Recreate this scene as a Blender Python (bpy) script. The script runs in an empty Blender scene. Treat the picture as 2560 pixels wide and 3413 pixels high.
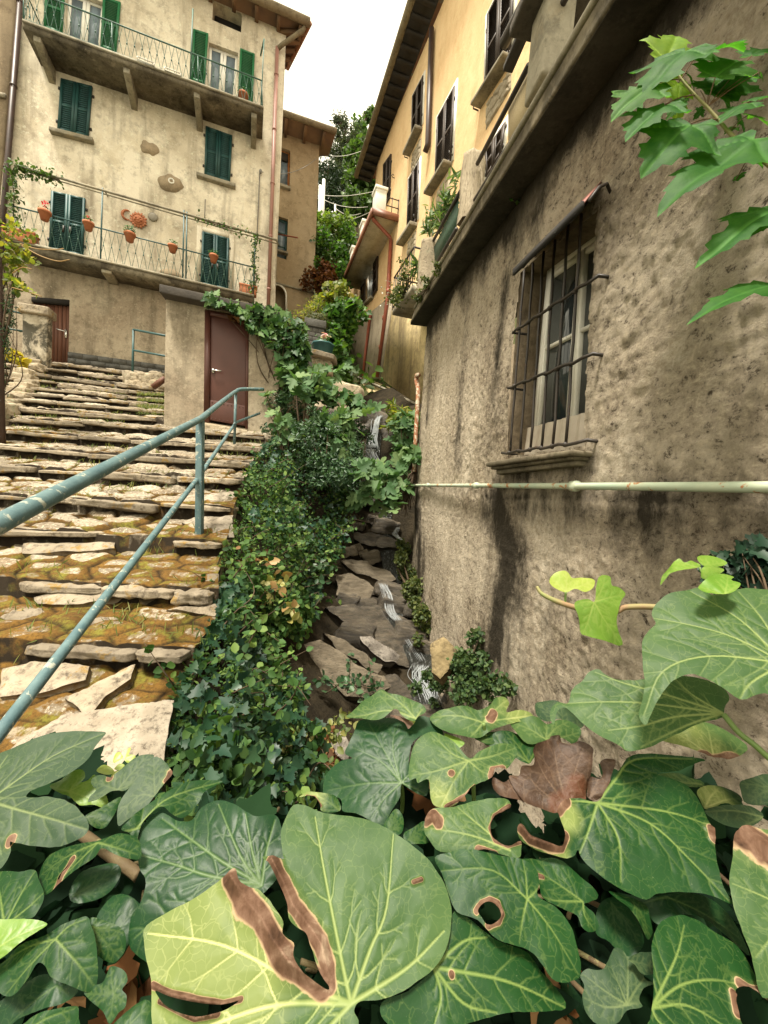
import bpy, math, random
import numpy as np
from mathutils import Vector, Matrix
from mathutils.geometry import delaunay_2d_cdt

# ------------------------------------------------------------------ camera, sky, sun, exposure
SC = bpy.context.scene
COL = SC.collection
W0, H0, FPX = 2560.0, 3413.0, 1300.0
PITCH, ROLL = math.radians(-2.5), math.radians(3.3)
Fv = np.array([0, math.cos(PITCH), math.sin(PITCH)])
R0 = np.array([1.0, 0, 0]); U0 = np.array([0, -math.sin(PITCH), math.cos(PITCH)])
Rv = R0 * math.cos(ROLL) + U0 * math.sin(ROLL)
Uv = U0 * math.cos(ROLL) - R0 * math.sin(ROLL)
cd = bpy.data.cameras.new('camera'); cam = bpy.data.objects.new('camera', cd); COL.objects.link(cam)
cd.sensor_fit = 'VERTICAL'; cd.sensor_height = 36.0; cd.lens = FPX / H0 * 36.0
cd.clip_start = 0.02; cd.clip_end = 800.0
M = Matrix.Identity(4)
for i in range(3):
    M[i][0], M[i][1], M[i][2] = Rv[i], Uv[i], -Fv[i]
cam.matrix_world = M
SC.camera = cam

SUN_EL, SUN_AZ = math.radians(70), math.radians(214)      # azimuth clockwise from +Y: high, from behind the camera and a little left
wd = bpy.data.worlds.new('World'); SC.world = wd; wd.use_nodes = True
nt = wd.node_tree; nt.nodes.clear()
sky = nt.nodes.new('ShaderNodeTexSky'); sky.sky_type = 'NISHITA'; sky.sun_disc = False
sky.sun_elevation = SUN_EL; sky.sun_rotation = SUN_AZ
sky.air_density = 1.0; sky.dust_density = 6.0; sky.ozone_density = 1.0
mx = nt.nodes.new('ShaderNodeMix'); mx.data_type = 'RGBA'; mx.inputs[0].default_value = 0.86
mx.inputs[7].default_value = (12.0, 11.0, 8.3, 1)          # thin bright cloud over the whole sky
bg = nt.nodes.new('ShaderNodeBackground'); bg.inputs['Strength'].default_value = 0.072
wo = nt.nodes.new('ShaderNodeOutputWorld')
nt.links.new(sky.outputs[0], mx.inputs[6]); nt.links.new(mx.outputs[2], bg.inputs[0]); nt.links.new(bg.outputs[0], wo.inputs[0])
sl = bpy.data.lights.new('sun', 'SUN'); sun = bpy.data.objects.new('sun', sl); COL.objects.link(sun)
sl.energy = 3.0; sl.angle = math.radians(10); sl.color = (1.0, 0.93, 0.8)
sd = Vector((math.sin(SUN_AZ) * math.cos(SUN_EL), math.cos(SUN_AZ) * math.cos(SUN_EL), math.sin(SUN_EL)))
sun.rotation_euler = sd.to_track_quat('Z', 'Y').to_euler()
sun.location = (0, 0, 30)
SC.view_settings.view_transform = 'Standard'; SC.view_settings.look = 'None'
SC.view_settings.exposure = 1.42; SC.view_settings.gamma = 1.0
SC.cycles.max_bounces = 6; SC.cycles.diffuse_bounces = 2; SC.cycles.glossy_bounces = 2
SC.cycles.transmission_bounces = 4; SC.cycles.transparent_max_bounces = 6
SC.cycles.use_denoising = True

# ------------------------------------------------------------------ pixels to places
def zc(x0, y0, s): return lambda x, y: (x0 + s * x, y0 + s * y)
Dz = zc(0, 0, 1.5431); z1 = zc(0, 0, .66305); z2 = zc(0, 600, .66305); z3 = zc(850, 0, .3918); z4 = zc(1100, 0, .6028)
z5 = zc(1360, 0, .72333); z6 = zc(850, 800, .40676); z7 = zc(0, 1200, .58785); z8 = zc(700, 1600, .60277)
r1 = zc(1360, 1000, .72333); r2 = zc(0, 2300, .77155); r3 = zc(1050, 1800, .91019); r4 = zc(1200, 2400, .81977); r5 = zc(2000, 50, .452)
s1 = zc(0, 2350, .38577); s2 = zc(0, 2850, .38577); s3 = zc(1000, 2250, .42194); s4 = zc(1650, 2150, .54852); s5 = zc(1850, 2800, .42797)
z0 = zc(0, 800, .31646); z9 = zc(900, 1000, .21097)

def ray(p):
    return Fv + Rv * ((p[0] - W0 / 2) / FPX) - Uv * ((p[1] - H0 / 2) / FPX)
def at(p, d): return ray(p) * d
class Plane:
    """vertical plane: through pixel p at depth d, running along azimuth az (degrees from +Y towards +X)"""
    def __init__(s, p, d, az, pt=None, n=None):
        if pt is None:
            a = math.radians(az); s.t = np.array([math.sin(a), math.cos(a), 0.0]); s.p = at(p, d)
            n = np.cross(s.t, [0, 0, 1.0]); n /= np.linalg.norm(n)
            s.n = -n if n @ s.p > 0 else n                # towards the camera
        else:
            s.p = np.array(pt, float); s.n = np.array(n, float) / np.linalg.norm(n)
    k = 1.0
    def hit(s, p, off=0.0):
        off = off * s.k; r = ray(p); return r * (((s.p + s.n * off) @ s.n) / (r @ s.n))
class Quad:
    """a four-cornered patch (tl, tr, br, bl in pixels) on a plane; local metres u (right), v (up), w (out)"""
    def __init__(s, pl, px, off=0.0):
        tl, tr, br, bl = [pl.hit(p, off) for p in px]
        s.c = (bl, br, tr, tl); s.n = pl.n * pl.k
        s.W = (np.linalg.norm(tr - tl) + np.linalg.norm(br - bl)) / 2 / pl.k; s.H = (np.linalg.norm(tl - bl) + np.linalg.norm(tr - br)) / 2 / pl.k
    def __call__(s, u, v, w=0.0):
        a, b = u / s.W, v / s.H; bl, br, tr, tl = s.c
        return (bl * (1 - a) + br * a) * (1 - b) + (tl * (1 - a) + tr * a) * b + s.n * w

# ------------------------------------------------------------------ noise
def _h(*k):
    n = np.zeros(np.shape(k[0]), np.uint32)
    for i, a in enumerate(k):
        n = (n ^ (np.asarray(a).astype(np.int64).astype(np.uint32) * np.uint32((374761393, 668265263, 2147483647 - 58, 1274126177)[i]))) * np.uint32(2654435761)
        n ^= n >> np.uint32(15)
    n = n * np.uint32(2246822519); n ^= n >> np.uint32(13); n = n * np.uint32(3266489917); n ^= n >> np.uint32(16)
    return n.astype(np.float64) / 4294967295.0
def vnoise(P, seed=0):
    P = np.asarray(P, float); I = np.floor(P); f = P - I; f = f * f * (3 - 2 * f); r = 0
    for dx in (0, 1):
        for dy in (0, 1):
            for dz in (0, 1):
                w = (f[..., 0] if dx else 1 - f[..., 0]) * (f[..., 1] if dy else 1 - f[..., 1]) * (f[..., 2] if dz else 1 - f[..., 2])
                r = r + w * _h(I[..., 0] + dx + seed * 17, I[..., 1] + dy, I[..., 2] + dz)
    return r
def fbm(P, oct=4, seed=0, gain=.5):
    P = np.asarray(P, float); a = 1; s = 0; t = 0
    for o in range(oct):
        s = s + a * vnoise(P * 2 ** o + 7.3 * o, seed + o); t += a; a *= gain
    return s / t * 2 - 1
def worley(X, Y, seed=0):
    """2-D cells: distance to the nearest centre, gap to the next cell, cell hash"""
    ix, iy = np.floor(X), np.floor(Y); d1 = np.full(X.shape, 9.0); d2 = d1.copy(); idn = np.zeros(X.shape)
    for dx in (-1, 0, 1):
        for dy in (-1, 0, 1):
            cx, cy = ix + dx, iy + dy
            px = cx + .12 + .76 * _h(cx + seed, cy, 0 * cx + 1); py = cy + .12 + .76 * _h(cx + seed, cy, 0 * cx + 2)
            d = np.hypot(X - px, Y - py); hh = _h(cx + seed, cy, 0 * cx + 3)
            nb = d < d1; d2 = np.where(nb, d1, np.minimum(d2, d)); idn = np.where(nb, hh, idn); d1 = np.where(nb, d, d1)
    return d1, d2 - d1, idn

# ------------------------------------------------------------------ objects
WL = {}
def link(name, V, F, mat, parent=None, smooth=False, attrs=None, loc=None):
    """one mesh object from world-space vertices; F is a list of faces or an (offsets-free) list of index arrays"""
    V = np.asarray(V, float).reshape(-1, 3)
    if parent is not None: base = WL[parent.as_pointer()]
    elif loc is not None: base = np.array(loc, float)
    else: base = np.array([V[:, 0].mean(), V[:, 1].mean(), V[:, 2].min()])
    me = bpy.data.meshes.new(name)
    if isinstance(F, tuple):                               # (flat loop indices, loop counts)
        li, lc = F
    else:
        lc = np.array([len(f) for f in F], np.int32); li = np.array([i for f in F for i in f], np.int32)
    me.vertices.add(len(V)); me.vertices.foreach_set('co', (V - base).astype(np.float32).ravel())
    me.loops.add(len(li)); me.loops.foreach_set('vertex_index', np.asarray(li, np.int32))
    me.polygons.add(len(lc))
    st = np.zeros(len(lc), np.int32); st[1:] = np.cumsum(lc)[:-1]
    me.polygons.foreach_set('loop_start', st)
    if smooth: me.polygons.foreach_set('use_smooth', np.ones(len(lc), bool))
    for k, a in (attrs or {}).items():
        a = np.asarray(a, np.float32)
        if a.ndim == 1:
            at_ = me.attributes.new(k, 'FLOAT', 'POINT'); at_.data.foreach_set('value', a)
        else:
            at_ = me.attributes.new(k, 'FLOAT_VECTOR', 'POINT'); at_.data.foreach_set('vector', a.ravel())
    me.update(calc_edges=True); me.validate()
    me.materials.append(mat)
    o = bpy.data.objects.new(name, me); COL.objects.link(o)
    if parent is None: o.location = base
    else: o.parent = parent
    WL[o.as_pointer()] = base
    return o
def tag(o, label=None, cat=None, group=None, kind=None):
    if label: o['label'] = label
    if cat: o['category'] = cat
    if group: o['group'] = group
    if kind: o['kind'] = kind
    return o
def thing(name, loc, label, cat, group=None, kind=None):
    o = bpy.data.objects.new(name, None); COL.objects.link(o); o.empty_display_size = .2
    o.location = [float(a) for a in loc]; WL[o.as_pointer()] = np.array(loc, float)
    return tag(o, label, cat, group, kind)

class MB:
    """collects shapes that end up as ONE mesh object"""
    def __init__(s): s.V = []; s.F = []
    def add(s, V, F):
        b = len(s.V); s.V += [tuple(map(float, v)) for v in V]; s.F += [tuple(int(i) + b for i in f) for f in F]; return s
    def hexa(s, c8): return s.add(c8, [(0, 3, 2, 1), (4, 5, 6, 7), (0, 1, 5, 4), (1, 2, 6, 5), (2, 3, 7, 6), (3, 0, 4, 7)])
    def box(s, Q, u0, u1, v0, v1, w0, w1):
        return s.hexa([Q(u0, v0, w0), Q(u1, v0, w0), Q(u1, v1, w0), Q(u0, v1, w0), Q(u0, v0, w1), Q(u1, v0, w1), Q(u1, v1, w1), Q(u0, v1, w1)])
    def obox(s, c, ax, ay, az):
        c, ax, ay, az = map(np.array, (c, ax, ay, az))
        return s.hexa([c - ax - ay - az, c + ax - ay - az, c + ax + ay - az, c - ax + ay - az, c - ax - ay + az, c + ax - ay + az, c + ax + ay + az, c - ax + ay + az])
    def tube(s, pts, r, n=8, cap=True):
        pts = [np.array(p, float) for p in pts]; k = len(pts); rs = r if hasattr(r, '__len__') else [r] * k
        V = []; F = []; up = None
        for i, p in enumerate(pts):
            t = pts[min(i + 1, k - 1)] - pts[max(i - 1, 0)]; t = t / (np.linalg.norm(t) + 1e-12)
            if up is None:
                a = np.array([0, 0, 1.0]) if abs(t[2]) < .9 else np.array([1.0, 0, 0]); up = np.cross(t, a)
            up = up - t * (up @ t); up /= np.linalg.norm(up) + 1e-12; b = np.cross(t, up)
            for j in range(n):
                q = 2 * math.pi * j / n; V.append(p + (up * math.cos(q) + b * math.sin(q)) * rs[i])
        for i in range(k - 1):
            for j in range(n): F.append((i * n + j, i * n + (j + 1) % n, (i + 1) * n + (j + 1) % n, (i + 1) * n + j))
        if cap: F.append(tuple(range(n))[::-1]); F.append(tuple((k - 1) * n + j for j in range(n)))
        return s.add(V, F)
    def lathe(s, c, prof, n=16, axis=(0, 0, 1)):
        c = np.array(c, float); ax = np.array(axis, float); ax /= np.linalg.norm(ax)
        e = np.cross(ax, [0, 1.0, 0] if abs(ax[1]) < .9 else [1.0, 0, 0]); e /= np.linalg.norm(e); g = np.cross(ax, e)
        V = [c + ax * h + (e * math.cos(2 * math.pi * j / n) + g * math.sin(2 * math.pi * j / n)) * r for r, h in prof for j in range(n)]
        F = [(i * n + j, i * n + (j + 1) % n, (i + 1) * n + (j + 1) % n, (i + 1) * n + j) for i in range(len(prof) - 1) for j in range(n)]
        F += [tuple(range(n))[::-1], tuple((len(prof) - 1) * n + j for j in range(n))]
        return s.add(V, F)
    def prism(s, pts, d):
        """flat outline pts extruded by vector d"""
        pts = [np.array(p, float) for p in pts]; d = np.array(d, float); n = len(pts)
        return s.add(pts + [p + d for p in pts], [tuple(range(n))[::-1], tuple(range(n, 2 * n))] + [(i, (i + 1) % n, n + (i + 1) % n, n + i) for i in range(n)])
    def ball(s, c, r, seed=0, amp=.15, n=10, sc=(1, 1, 1)):
        V = []; F = []
        for i in range(n + 1):
            th = math.pi * i / n
            for j in range(2 * n):
                ph = math.pi * j / n; V.append((math.sin(th) * math.cos(ph), math.sin(th) * math.sin(ph), math.cos(th)))
        V = np.array(V); V = V * (1 + amp * fbm(V * 1.7 + seed * 3.1, 3, seed))[:, None] * r * np.array(sc) + np.array(c)
        for i in range(n):
            for j in range(2 * n): F.append((i * 2 * n + j, i * 2 * n + (j + 1) % (2 * n), (i + 1) * 2 * n + (j + 1) % (2 * n), (i + 1) * 2 * n + j))
        return s.add(V, F)
    def build(s, name, mat, parent=None, smooth=False, bevel=0, loc=None, label=None):
        o = link(name, s.V, s.F, mat, parent, smooth, loc=loc)
        if bevel:
            m = o.modifiers.new('bevel', 'BEVEL'); m.width = bevel; m.segments = 2; m.limit_method = 'ANGLE'
        if label: o['label'] = label
        return o

def wall_with_holes(outer, holes, depth_vec):
    """3-D planar outline with rectangular holes, extruded: front face triangulated, rims of outline and holes closed"""
    P = [np.array(p, float) for p in outer]; loops = [P] + [[np.array(p, float) for p in h] for h in holes]
    o = P[0]; ex = P[1] - P[0]; ex /= np.linalg.norm(ex); nn = np.array(depth_vec, float); nn /= np.linalg.norm(nn); ey = np.cross(nn, ex)
    pts = []; edges = []; off = 0
    for L in loops:
        for i, p in enumerate(L): pts.append(Vector(((p - o) @ ex, (p - o) @ ey))); edges.append((off + i, off + (i + 1) % len(L)))
        off += len(L)
    vo, eo, fo, *_ = delaunay_2d_cdt(pts, edges, [], 1, 1e-7)
    V = [o + ex * v[0] + ey * v[1] for v in vo]; F = []
    hp = [np.array([[(p - o) @ ex, (p - o) @ ey] for p in h]) for h in holes]
    for f in fo:
        c = np.mean([[vo[i][0], vo[i][1]] for i in f], axis=0)
        if any(inside(c[None], h)[0] for h in hp): continue
        F.append(tuple(f))
    m = MB(); m.add(V, F)
    d = np.array(depth_vec, float)
    for L in loops:
        n = len(L); m.add(L + [p + d for p in L], [(i, (i + 1) % n, n + (i + 1) % n, n + i) for i in range(n)])
    return m
def inside(P, poly):
    x, y = P[:, 0], P[:, 1]; r = np.zeros(len(P), bool); n = len(poly); j = n - 1
    for i in range(n):
        xi, yi = poly[i]; xj, yj = poly[j]
        c = (yi > y) != (yj > y)
        with np.errstate(divide='ignore', invalid='ignore'):
            r ^= c & (x < (xj - xi) * (y - yi) / ((yj - yi) if yj != yi else 1e-12) + xi)
        j = i
    return r

# ------------------------------------------------------------------ materials
class NT:
    def __init__(s, name):
        s.m = bpy.data.materials.new(name); s.m.use_nodes = True; s.t = s.m.node_tree; s.t.nodes.clear()
        s.o = s.t.nodes.new('ShaderNodeOutputMaterial'); s.b = s.t.nodes.new('ShaderNodeBsdfPrincipled')
        s.t.links.new(s.b.outputs[0], s.o.inputs[0]); s._pos = None
    def n(s, ty, **kw):
        x = s.t.nodes.new(ty)
        for k, v in kw.items(): setattr(x, k, v)
        return x
    def put(s, sock, v):
        if v is None: return
        if isinstance(v, bpy.types.NodeSocket): s.t.links.new(v, sock)
        elif isinstance(v, (tuple, list)): sock.default_value = (*v, 1) if len(v) == 3 and sock.type == 'RGBA' else v
        else: sock.default_value = v
    def pos(s, scale=(1, 1, 1), src='world'):
        g = s.n('ShaderNodeNewGeometry').outputs['Position'] if src == 'world' else s.n('ShaderNodeTexCoord').outputs['Object']
        mp = s.n('ShaderNodeMapping'); s.put(mp.inputs['Vector'], g); mp.inputs['Scale'].default_value = scale
        return mp.outputs[0]
    def attr(s, name): return s.n('ShaderNodeAttribute', attribute_name=name)
    def noise(s, scale, detail=5, rough=.6, vec=None, dist=0.0):
        x = s.n('ShaderNodeTexNoise'); s.put(x.inputs['Vector'], vec if vec is not None else s.pos()); x.inputs['Scale'].default_value = scale
        x.inputs['Detail'].default_value = detail; x.inputs['Roughness'].default_value = rough; x.inputs['Distortion'].default_value = dist
        return x.outputs['Fac']
    def voro(s, scale, vec=None, feature='F1', rnd=1.0, out='Distance'):
        x = s.n('ShaderNodeTexVoronoi', feature=feature); s.put(x.inputs['Vector'], vec if vec is not None else s.pos()); x.inputs['Scale'].default_value = scale
        x.inputs['Randomness'].default_value = rnd
        return x.outputs[out]
    def ramp(s, fac, stops, mode='LINEAR'):
        x = s.n('ShaderNodeValToRGB'); s.put(x.inputs[0], fac); e = x.color_ramp.elements; x.color_ramp.interpolation = mode
        while len(e) > 1: e.remove(e[-1])
        for i, (p, c) in enumerate(stops):
            c = (c, c, c) if not isinstance(c, (tuple, list)) else c
            k = e[0] if i == 0 else e.new(p)
            k.position = p; k.color = (*c, 1)
        return x.outputs[0]
    def mix(s, f, a, b, mode='MIX'):
        x = s.n('ShaderNodeMix', data_type='RGBA', blend_type=mode); s.put(x.inputs[0], f); s.put(x.inputs[6], a); s.put(x.inputs[7], b); return x.outputs[2]
    def math(s, op, a, b=0.5, clamp=False):
        x = s.n('ShaderNodeMath', operation=op, use_clamp=clamp); s.put(x.inputs[0], a); s.put(x.inputs[1], b); return x.outputs[0]
    def bump(s, h, st=.5, dist=.02, nrm=None):
        x = s.n('ShaderNodeBump'); s.put(x.inputs['Height'], h); x.inputs['Strength'].default_value = st; x.inputs['Distance'].default_value = dist
        if nrm is not None: s.put(x.inputs['Normal'], nrm)
        return x.outputs[0]
    def island(s): return s.n('ShaderNodeNewGeometry').outputs['Random Per Island']
    def fin(s, col, rough=.8, nrm=None, spec=.3, metal=0.0, trans=None, tcol=None):
        s.put(s.b.inputs['Base Color'], col); s.put(s.b.inputs['Roughness'], rough); s.put(s.b.inputs['Normal'], nrm)
        s.put(s.b.inputs['Specular IOR Level'], spec); s.put(s.b.inputs['Metallic'], metal)
        if trans is not None:
            tr = s.n('ShaderNodeBsdfTranslucent'); s.put(tr.inputs[0], tcol if tcol is not None else col); ms = s.n('ShaderNodeMixShader'); s.put(ms.inputs[0], trans)
            s.t.links.new(s.b.outputs[0], ms.inputs[1]); s.t.links.new(tr.outputs[0], ms.inputs[2]); s.t.links.new(ms.outputs[0], s.o.inputs[0])
        return s.m

def m_stucco(name, base, light, dark, patch=None, streak=.5, bump=.25, sc=1.0, fine=60):
    k = NT(name)
    a = k.noise(.55 * sc, 6, .62); b = k.noise(2.6 * sc, 6, .65); st = k.noise(1.0, 5, .6, k.pos((3.0, 3.0, .35)))
    c = k.mix(k.ramp(a, [(.38, 0), (.62, 1)]), base, light)
    c = k.mix(k.math('MULTIPLY', k.ramp(st, [(.5, 0), (.72, 1)]), streak), c, dark)
    c = k.mix(k.math('MULTIPLY', k.ramp(b, [(.52, 0), (.66, 1)]), .55), c, dark)
    if patch: c = k.mix(k.ramp(k.noise(1.1 * sc, 7, .7, dist=.6), [(.55, 0), (.64, .7)]), c, patch)
    c = k.mix(.12, c, k.ramp(k.noise(fine, 3), [(.3, .1), (.7, .9)]), 'OVERLAY')
    c = k.mix(k.ramp(k.noise(5.5 * sc, 9, .78), [(.53, 0), (.64, .5)]), c, dark); c = k.mix(k.ramp(k.noise(7.5 * sc, 9, .78), [(.54, 0), (.66, .55)]), c, tuple(min(.85, x * 1.25) for x in light)); h = k.mix(.5, k.noise(fine * .5, 6, .7), k.noise(9, 5, .6))
    return k.fin(c, .92, k.bump(h, bump, .02), .15)
def m_paint(name, col, col2=None, rough=.5, chips=None, sc=20, bump=.05, spec=.4, metal=0.0, amt=.5):
    k = NT(name); vec = k.pos((1, 1, 1), 'obj')
    c = k.mix(k.ramp(k.noise(sc * .4, 5, .6, vec), [(.35, 0), (.68, 1)]), col, col2 or tuple(x * .75 for x in col))
    if chips: c = k.mix(k.ramp(k.noise(sc, 6, .7, vec, .4), [(amt + .08, 0), (amt + .11, 1)]), c, chips)
    return k.fin(c, rough, k.bump(k.noise(sc * 3, 4, .6, vec), bump, .01), spec, metal)
def m_stone(name, c1, c2, c3, sc=6, bump=.6, rough=.85, spec=.25, stretch=(1, 1, 1), lich=None):
    k = NT(name); v = k.pos(stretch)
    c = k.mix(k.ramp(k.noise(sc * .6, 6, .65, v), [(.35, 0), (.65, 1)]), c1, c2); c = k.mix(.55, c, k.ramp(k.n('ShaderNodeObjectInfo').outputs['Random'], [(0, .25), (1, .75)]), 'OVERLAY')
    c = k.mix(k.ramp(k.noise(sc * 3.2, 6, .75, v), [(.5, 0), (.68, 1)]), c, c3)
    if lich: c = k.mix(k.ramp(k.noise(sc * 1.3, 7, .75), [(.56, 0), (.62, .9)]), c, lich)
    return k.fin(c, rough, k.bump(k.noise(sc * 5, 8, .7, v), bump, .02), spec)
def m_leaf(name, cols, rough=.45, trans=.25, spec=.4, tmul=1.5):
    """foliage: one tint per leaf island"""
    k = NT(name); r = k.island(); n = len(cols)
    c = k.ramp(r, [((i + .5) / n, cc) for i, cc in enumerate(cols)])
    c = k.mix(.25, c, k.ramp(k.noise(3.0, 3), [(.3, .2), (.7, .8)]), 'OVERLAY')
    t = k.mix(1.0, c, (1.25 * tmul, 1.35 * tmul, .6 * tmul), 'MULTIPLY')
    return k.fin(c, rough, None, spec, trans=trans, tcol=t)

# ------------------------------------------------------------------ scattered leaves
def fanleaf(right, fold=.22, curl=.15):
    """leaf template from its right-hand half outline (x>=0, base 0,0 to tip 0,1); two n-gon halves folded on the midrib"""
    R = [(x, y) for x, y in right]; n = len(R)
    z = lambda x, y: fold * abs(x) - curl * y * y
    V = [(0, 0, 0)] + [(x, y, z(x, y)) for x, y in R] + [(0, 1, z(0, 1))] + [(-x, y, z(x, y)) for x, y in R]
    F = [list(range(0, n + 2)), [0, n + 1] + list(range(2 * n + 1, n + 1, -1))]
    return np.array(V, float), F
OVAL = fanleaf([(.3, .25), (.36, .55), (.18, .85)])
LANCE = fanleaf([(.09, .2), (.12, .5), (.06, .82)], .3, .3)
IVY = fanleaf([(.3, -.12), (.55, .05), (.3, .28), (.42, .48), (.2, .55), (.12, .8)], .15, .15)
FIG = fanleaf([(.22, -.05), (.5, .12), (.52, .3), (.2, .34), (.42, .5), (.44, .68), (.16, .6), (.2, .85), (.1, .97)], .12, .25)
MAPLE = fanleaf([(.2, -.08), (.45, -.05), (.38, .1), (.62, .25), (.6, .36), (.4, .38), (.5, .55), (.28, .52), (.2, .68), (.22, .8), (.08, .85)], .15, .2)
TRI = fanleaf([(.25, .4)], .2, .2)
def leafcloud(P, size, tmpl, nrm=None, jit=.8, seed=1, down=0.0):
    """N leaves at P; nrm preferred leaf normal, jit its spread"""
    rg = np.random.default_rng(seed); P = np.asarray(P, float); N = len(P); TV, TF = tmpl
    nv = rg.normal(size=(N, 3)) * jit
    nv += np.asarray(nrm if nrm is not None else (0, -.35, .8), float)
    nv /= np.linalg.norm(nv, axis=1)[:, None]
    d = rg.normal(size=(N, 3)); d[:, 2] -= down
    d -= nv * np.sum(d * nv, 1)[:, None]; d /= np.linalg.norm(d, axis=1)[:, None] + 1e-9
    x = np.cross(d, nv); s = np.broadcast_to(np.asarray(size, float), (N,)) * rg.uniform(.65, 1.25, N)
    V = P[:, None] + s[:, None, None] * (TV[None, :, 0:1] * x[:, None] + TV[None, :, 1:2] * d[:, None] + TV[None, :, 2:3] * nv[:, None])
    k = len(TV); li = np.concatenate([np.array(f) for f in TF]); lc = np.array([len(f) for f in TF])
    L = (li[None] + (np.arange(N) * k)[:, None]).ravel(); C = np.tile(lc, N)
    return V.reshape(-1, 3), (L, C)
def joinc(parts):
    Vs = []; Ls = []; Cs = []; b = 0
    for V, (L, C) in parts: Vs.append(V); Ls.append(L + b); Cs.append(C); b += len(V)
    return np.concatenate(Vs), (np.concatenate(Ls), np.concatenate(Cs))
def px_of(P):
    P = np.asarray(P, float); d = P @ Fv; return np.stack([W0 / 2 + FPX * (P @ Rv) / d, H0 / 2 - FPX * (P @ Uv) / d], -1)
def on_level(p, z): r = ray(p); return r * (z / r[2])
def blobs(cs, n, seed=0, shell=.55):
    """points in a cluster of ellipsoids [(centre, (rx,ry,rz))], denser towards their skins"""
    rg = np.random.default_rng(seed); w = np.array([np.prod(np.array(r)) ** (2 / 3) for _, r in cs]); w /= w.sum(); out = []
    for (c, r), k in zip(cs, rg.multinomial(n, w)):
        v = rg.normal(size=(k, 3)); v /= np.linalg.norm(v, axis=1)[:, None]
        v *= (shell + (1 - shell) * rg.random(k) ** .7)[:, None] * (1 + .75 * fbm(v * 2.1 + np.array(c) * 3, 3, seed))[:, None]
        out.append(v * np.array(r) + np.array(c))
    return np.concatenate(out)
rnd = random.Random(7)
# ------------------------------------------------------------------ building materials
M_LF = m_stucco('cream_stucco', (.52, .45, .335), (.75, .68, .55), (.25, .21, .155), (.60, .52, .38), .85, .4)
M_CONCD = m_stucco('shade_dark_stained_concrete', (.085, .070, .048), (.17, .145, .10), (.022, .018, .013), (.25, .21, .15), .8, .5, 2.2, 40)  # darkened concrete: stains plus the shade under balconies put into its colour
M_NB = m_stucco('brown_stucco', (.30, .235, .155), (.38, .30, .20), (.17, .13, .085), None, .6, .3)
M_SH = m_stucco('drab_stucco', (.31, .235, .145), (.38, .30, .20), (.20, .15, .09), None, .5, .25)
M_HUT = m_stucco('shed_render', (.29, .235, .17), (.42, .36, .27), (.11, .09, .062), (.21, .18, .13), .9, .45, 1.6, 40)
M_OR = m_stucco('orange_render', (.73, .50, .27), (.79, .58, .34), (.59, .39, .20), None, .35, .12, .8, 40)
M_BASE = m_stucco('grey_render_base', (.30, .25, .19), (.40, .34, .25), (.17, .14, .10), None, .7, .5, 1.5, 30)
M_PALE = m_stucco('pale_stained_render', (.50, .39, .19), (.68, .55, .30), (.20, .15, .09), (.34, .27, .17), .9, .3, 1.2, 40)
M_CONC = m_stucco('weathered_concrete', (.22, .195, .145), (.33, .30, .23), (.07, .06, .045), (.30, .25, .17), .6, .4, 2.0, 40)
M_WHITE = m_paint('white_paint', (.86, .84, .77), (.74, .71, .62), .5, (.35, .3, .22), 14, amt=.62)
M_GSH = m_paint('teal_shutter_paint', (.018, .075, .070), (.012, .05, .05), .5, None, 12)
M_GRN = m_paint('bright_green_paint', (.015, .15, .05), (.012, .11, .04), .45, None, 12)
M_BRN = m_paint('dark_brown_shutter', (.045, .028, .02), (.03, .02, .015), .55, None, 12)
M_RAILG = m_paint('green_iron', (.045, .115, .085), (.03, .08, .06), .5, (.30, .33, .28), 25, amt=.56)
M_TEAL = m_paint('teal_iron', (.03, .085, .085), (.02, .06, .06), .45, None, 20)
M_PIPE = m_paint('pink_brown_pipe', (.33, .165, .13), (.26, .13, .10), .5, None, 6)
M_RUSTP = m_paint('rust_red_pipe', (.29, .075, .04), (.2, .06, .035), .5, (.4, .3, .22), 18, amt=.58)
M_DKPIPE = m_paint('dark_brown_pipe', (.055, .03, .022), (.035, .022, .018), .45)
M_GUT = m_stucco('mossy_gutter', (.17, .14, .09), (.24, .20, .13), (.08, .065, .045), None, .3, .4, 3, 40)
M_TILE = m_paint('roof_tile', (.27, .12, .07), (.16, .08, .05), .85, (.2, .19, .14), 9, .3, .2, amt=.5)
M_SOFF = m_paint('soffit_wood', (.20, .115, .06), (.11, .065, .04), .8, None, 5)
M_SOFFD = m_paint('dark_soffit_wood', (.030, .024, .018), (.018, .015, .012), .8, None, 5)
M_TERRA = m_paint('terracotta', (.42, .155, .07), (.32, .11, .05), .8, None, 10)
M_IRON = m_paint('dark_iron', (.025, .021, .018), (.04, .03, .024), .5, (.09, .05, .03), 30, .1, amt=.55)
M_DOORB = m_paint('brown_metal_door', (.085, .028, .018), (.062, .021, .014), .45, None, 5)
M_METAL = m_paint('bright_metal', (.7, .7, .68), (.6, .6, .58), .25, None, 20, metal=1.0)
M_DARK = m_paint('dark_interior', (.02, .017, .014), (.012, .01, .009), .9)
M_SLATE = m_stone('dark_slate', (.06, .052, .045), (.10, .085, .07), (.045, .038, .032), 5, .5)
M_WIRE = m_paint('grey_cable', (.22, .21, .19), (.16, .15, .14), .6)
M_POLE = m_paint('pale_pole', (.62, .60, .54), (.5, .48, .42), .6)
def mk_glass(name, col, rough=.08):
    k = NT(name); c = k.mix(k.ramp(k.noise(2.2, 3), [(.35, 0), (.65, 1)]), col, tuple(x * .55 for x in col))
    return k.fin(c, rough, None, .6)
M_GLASS = mk_glass('window_glass', (.20, .26, .31)); M_GLASSD = mk_glass('dark_window_glass', (.035, .045, .05))  # window_glass: blue-grey sky reflection put into the base colour
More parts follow.
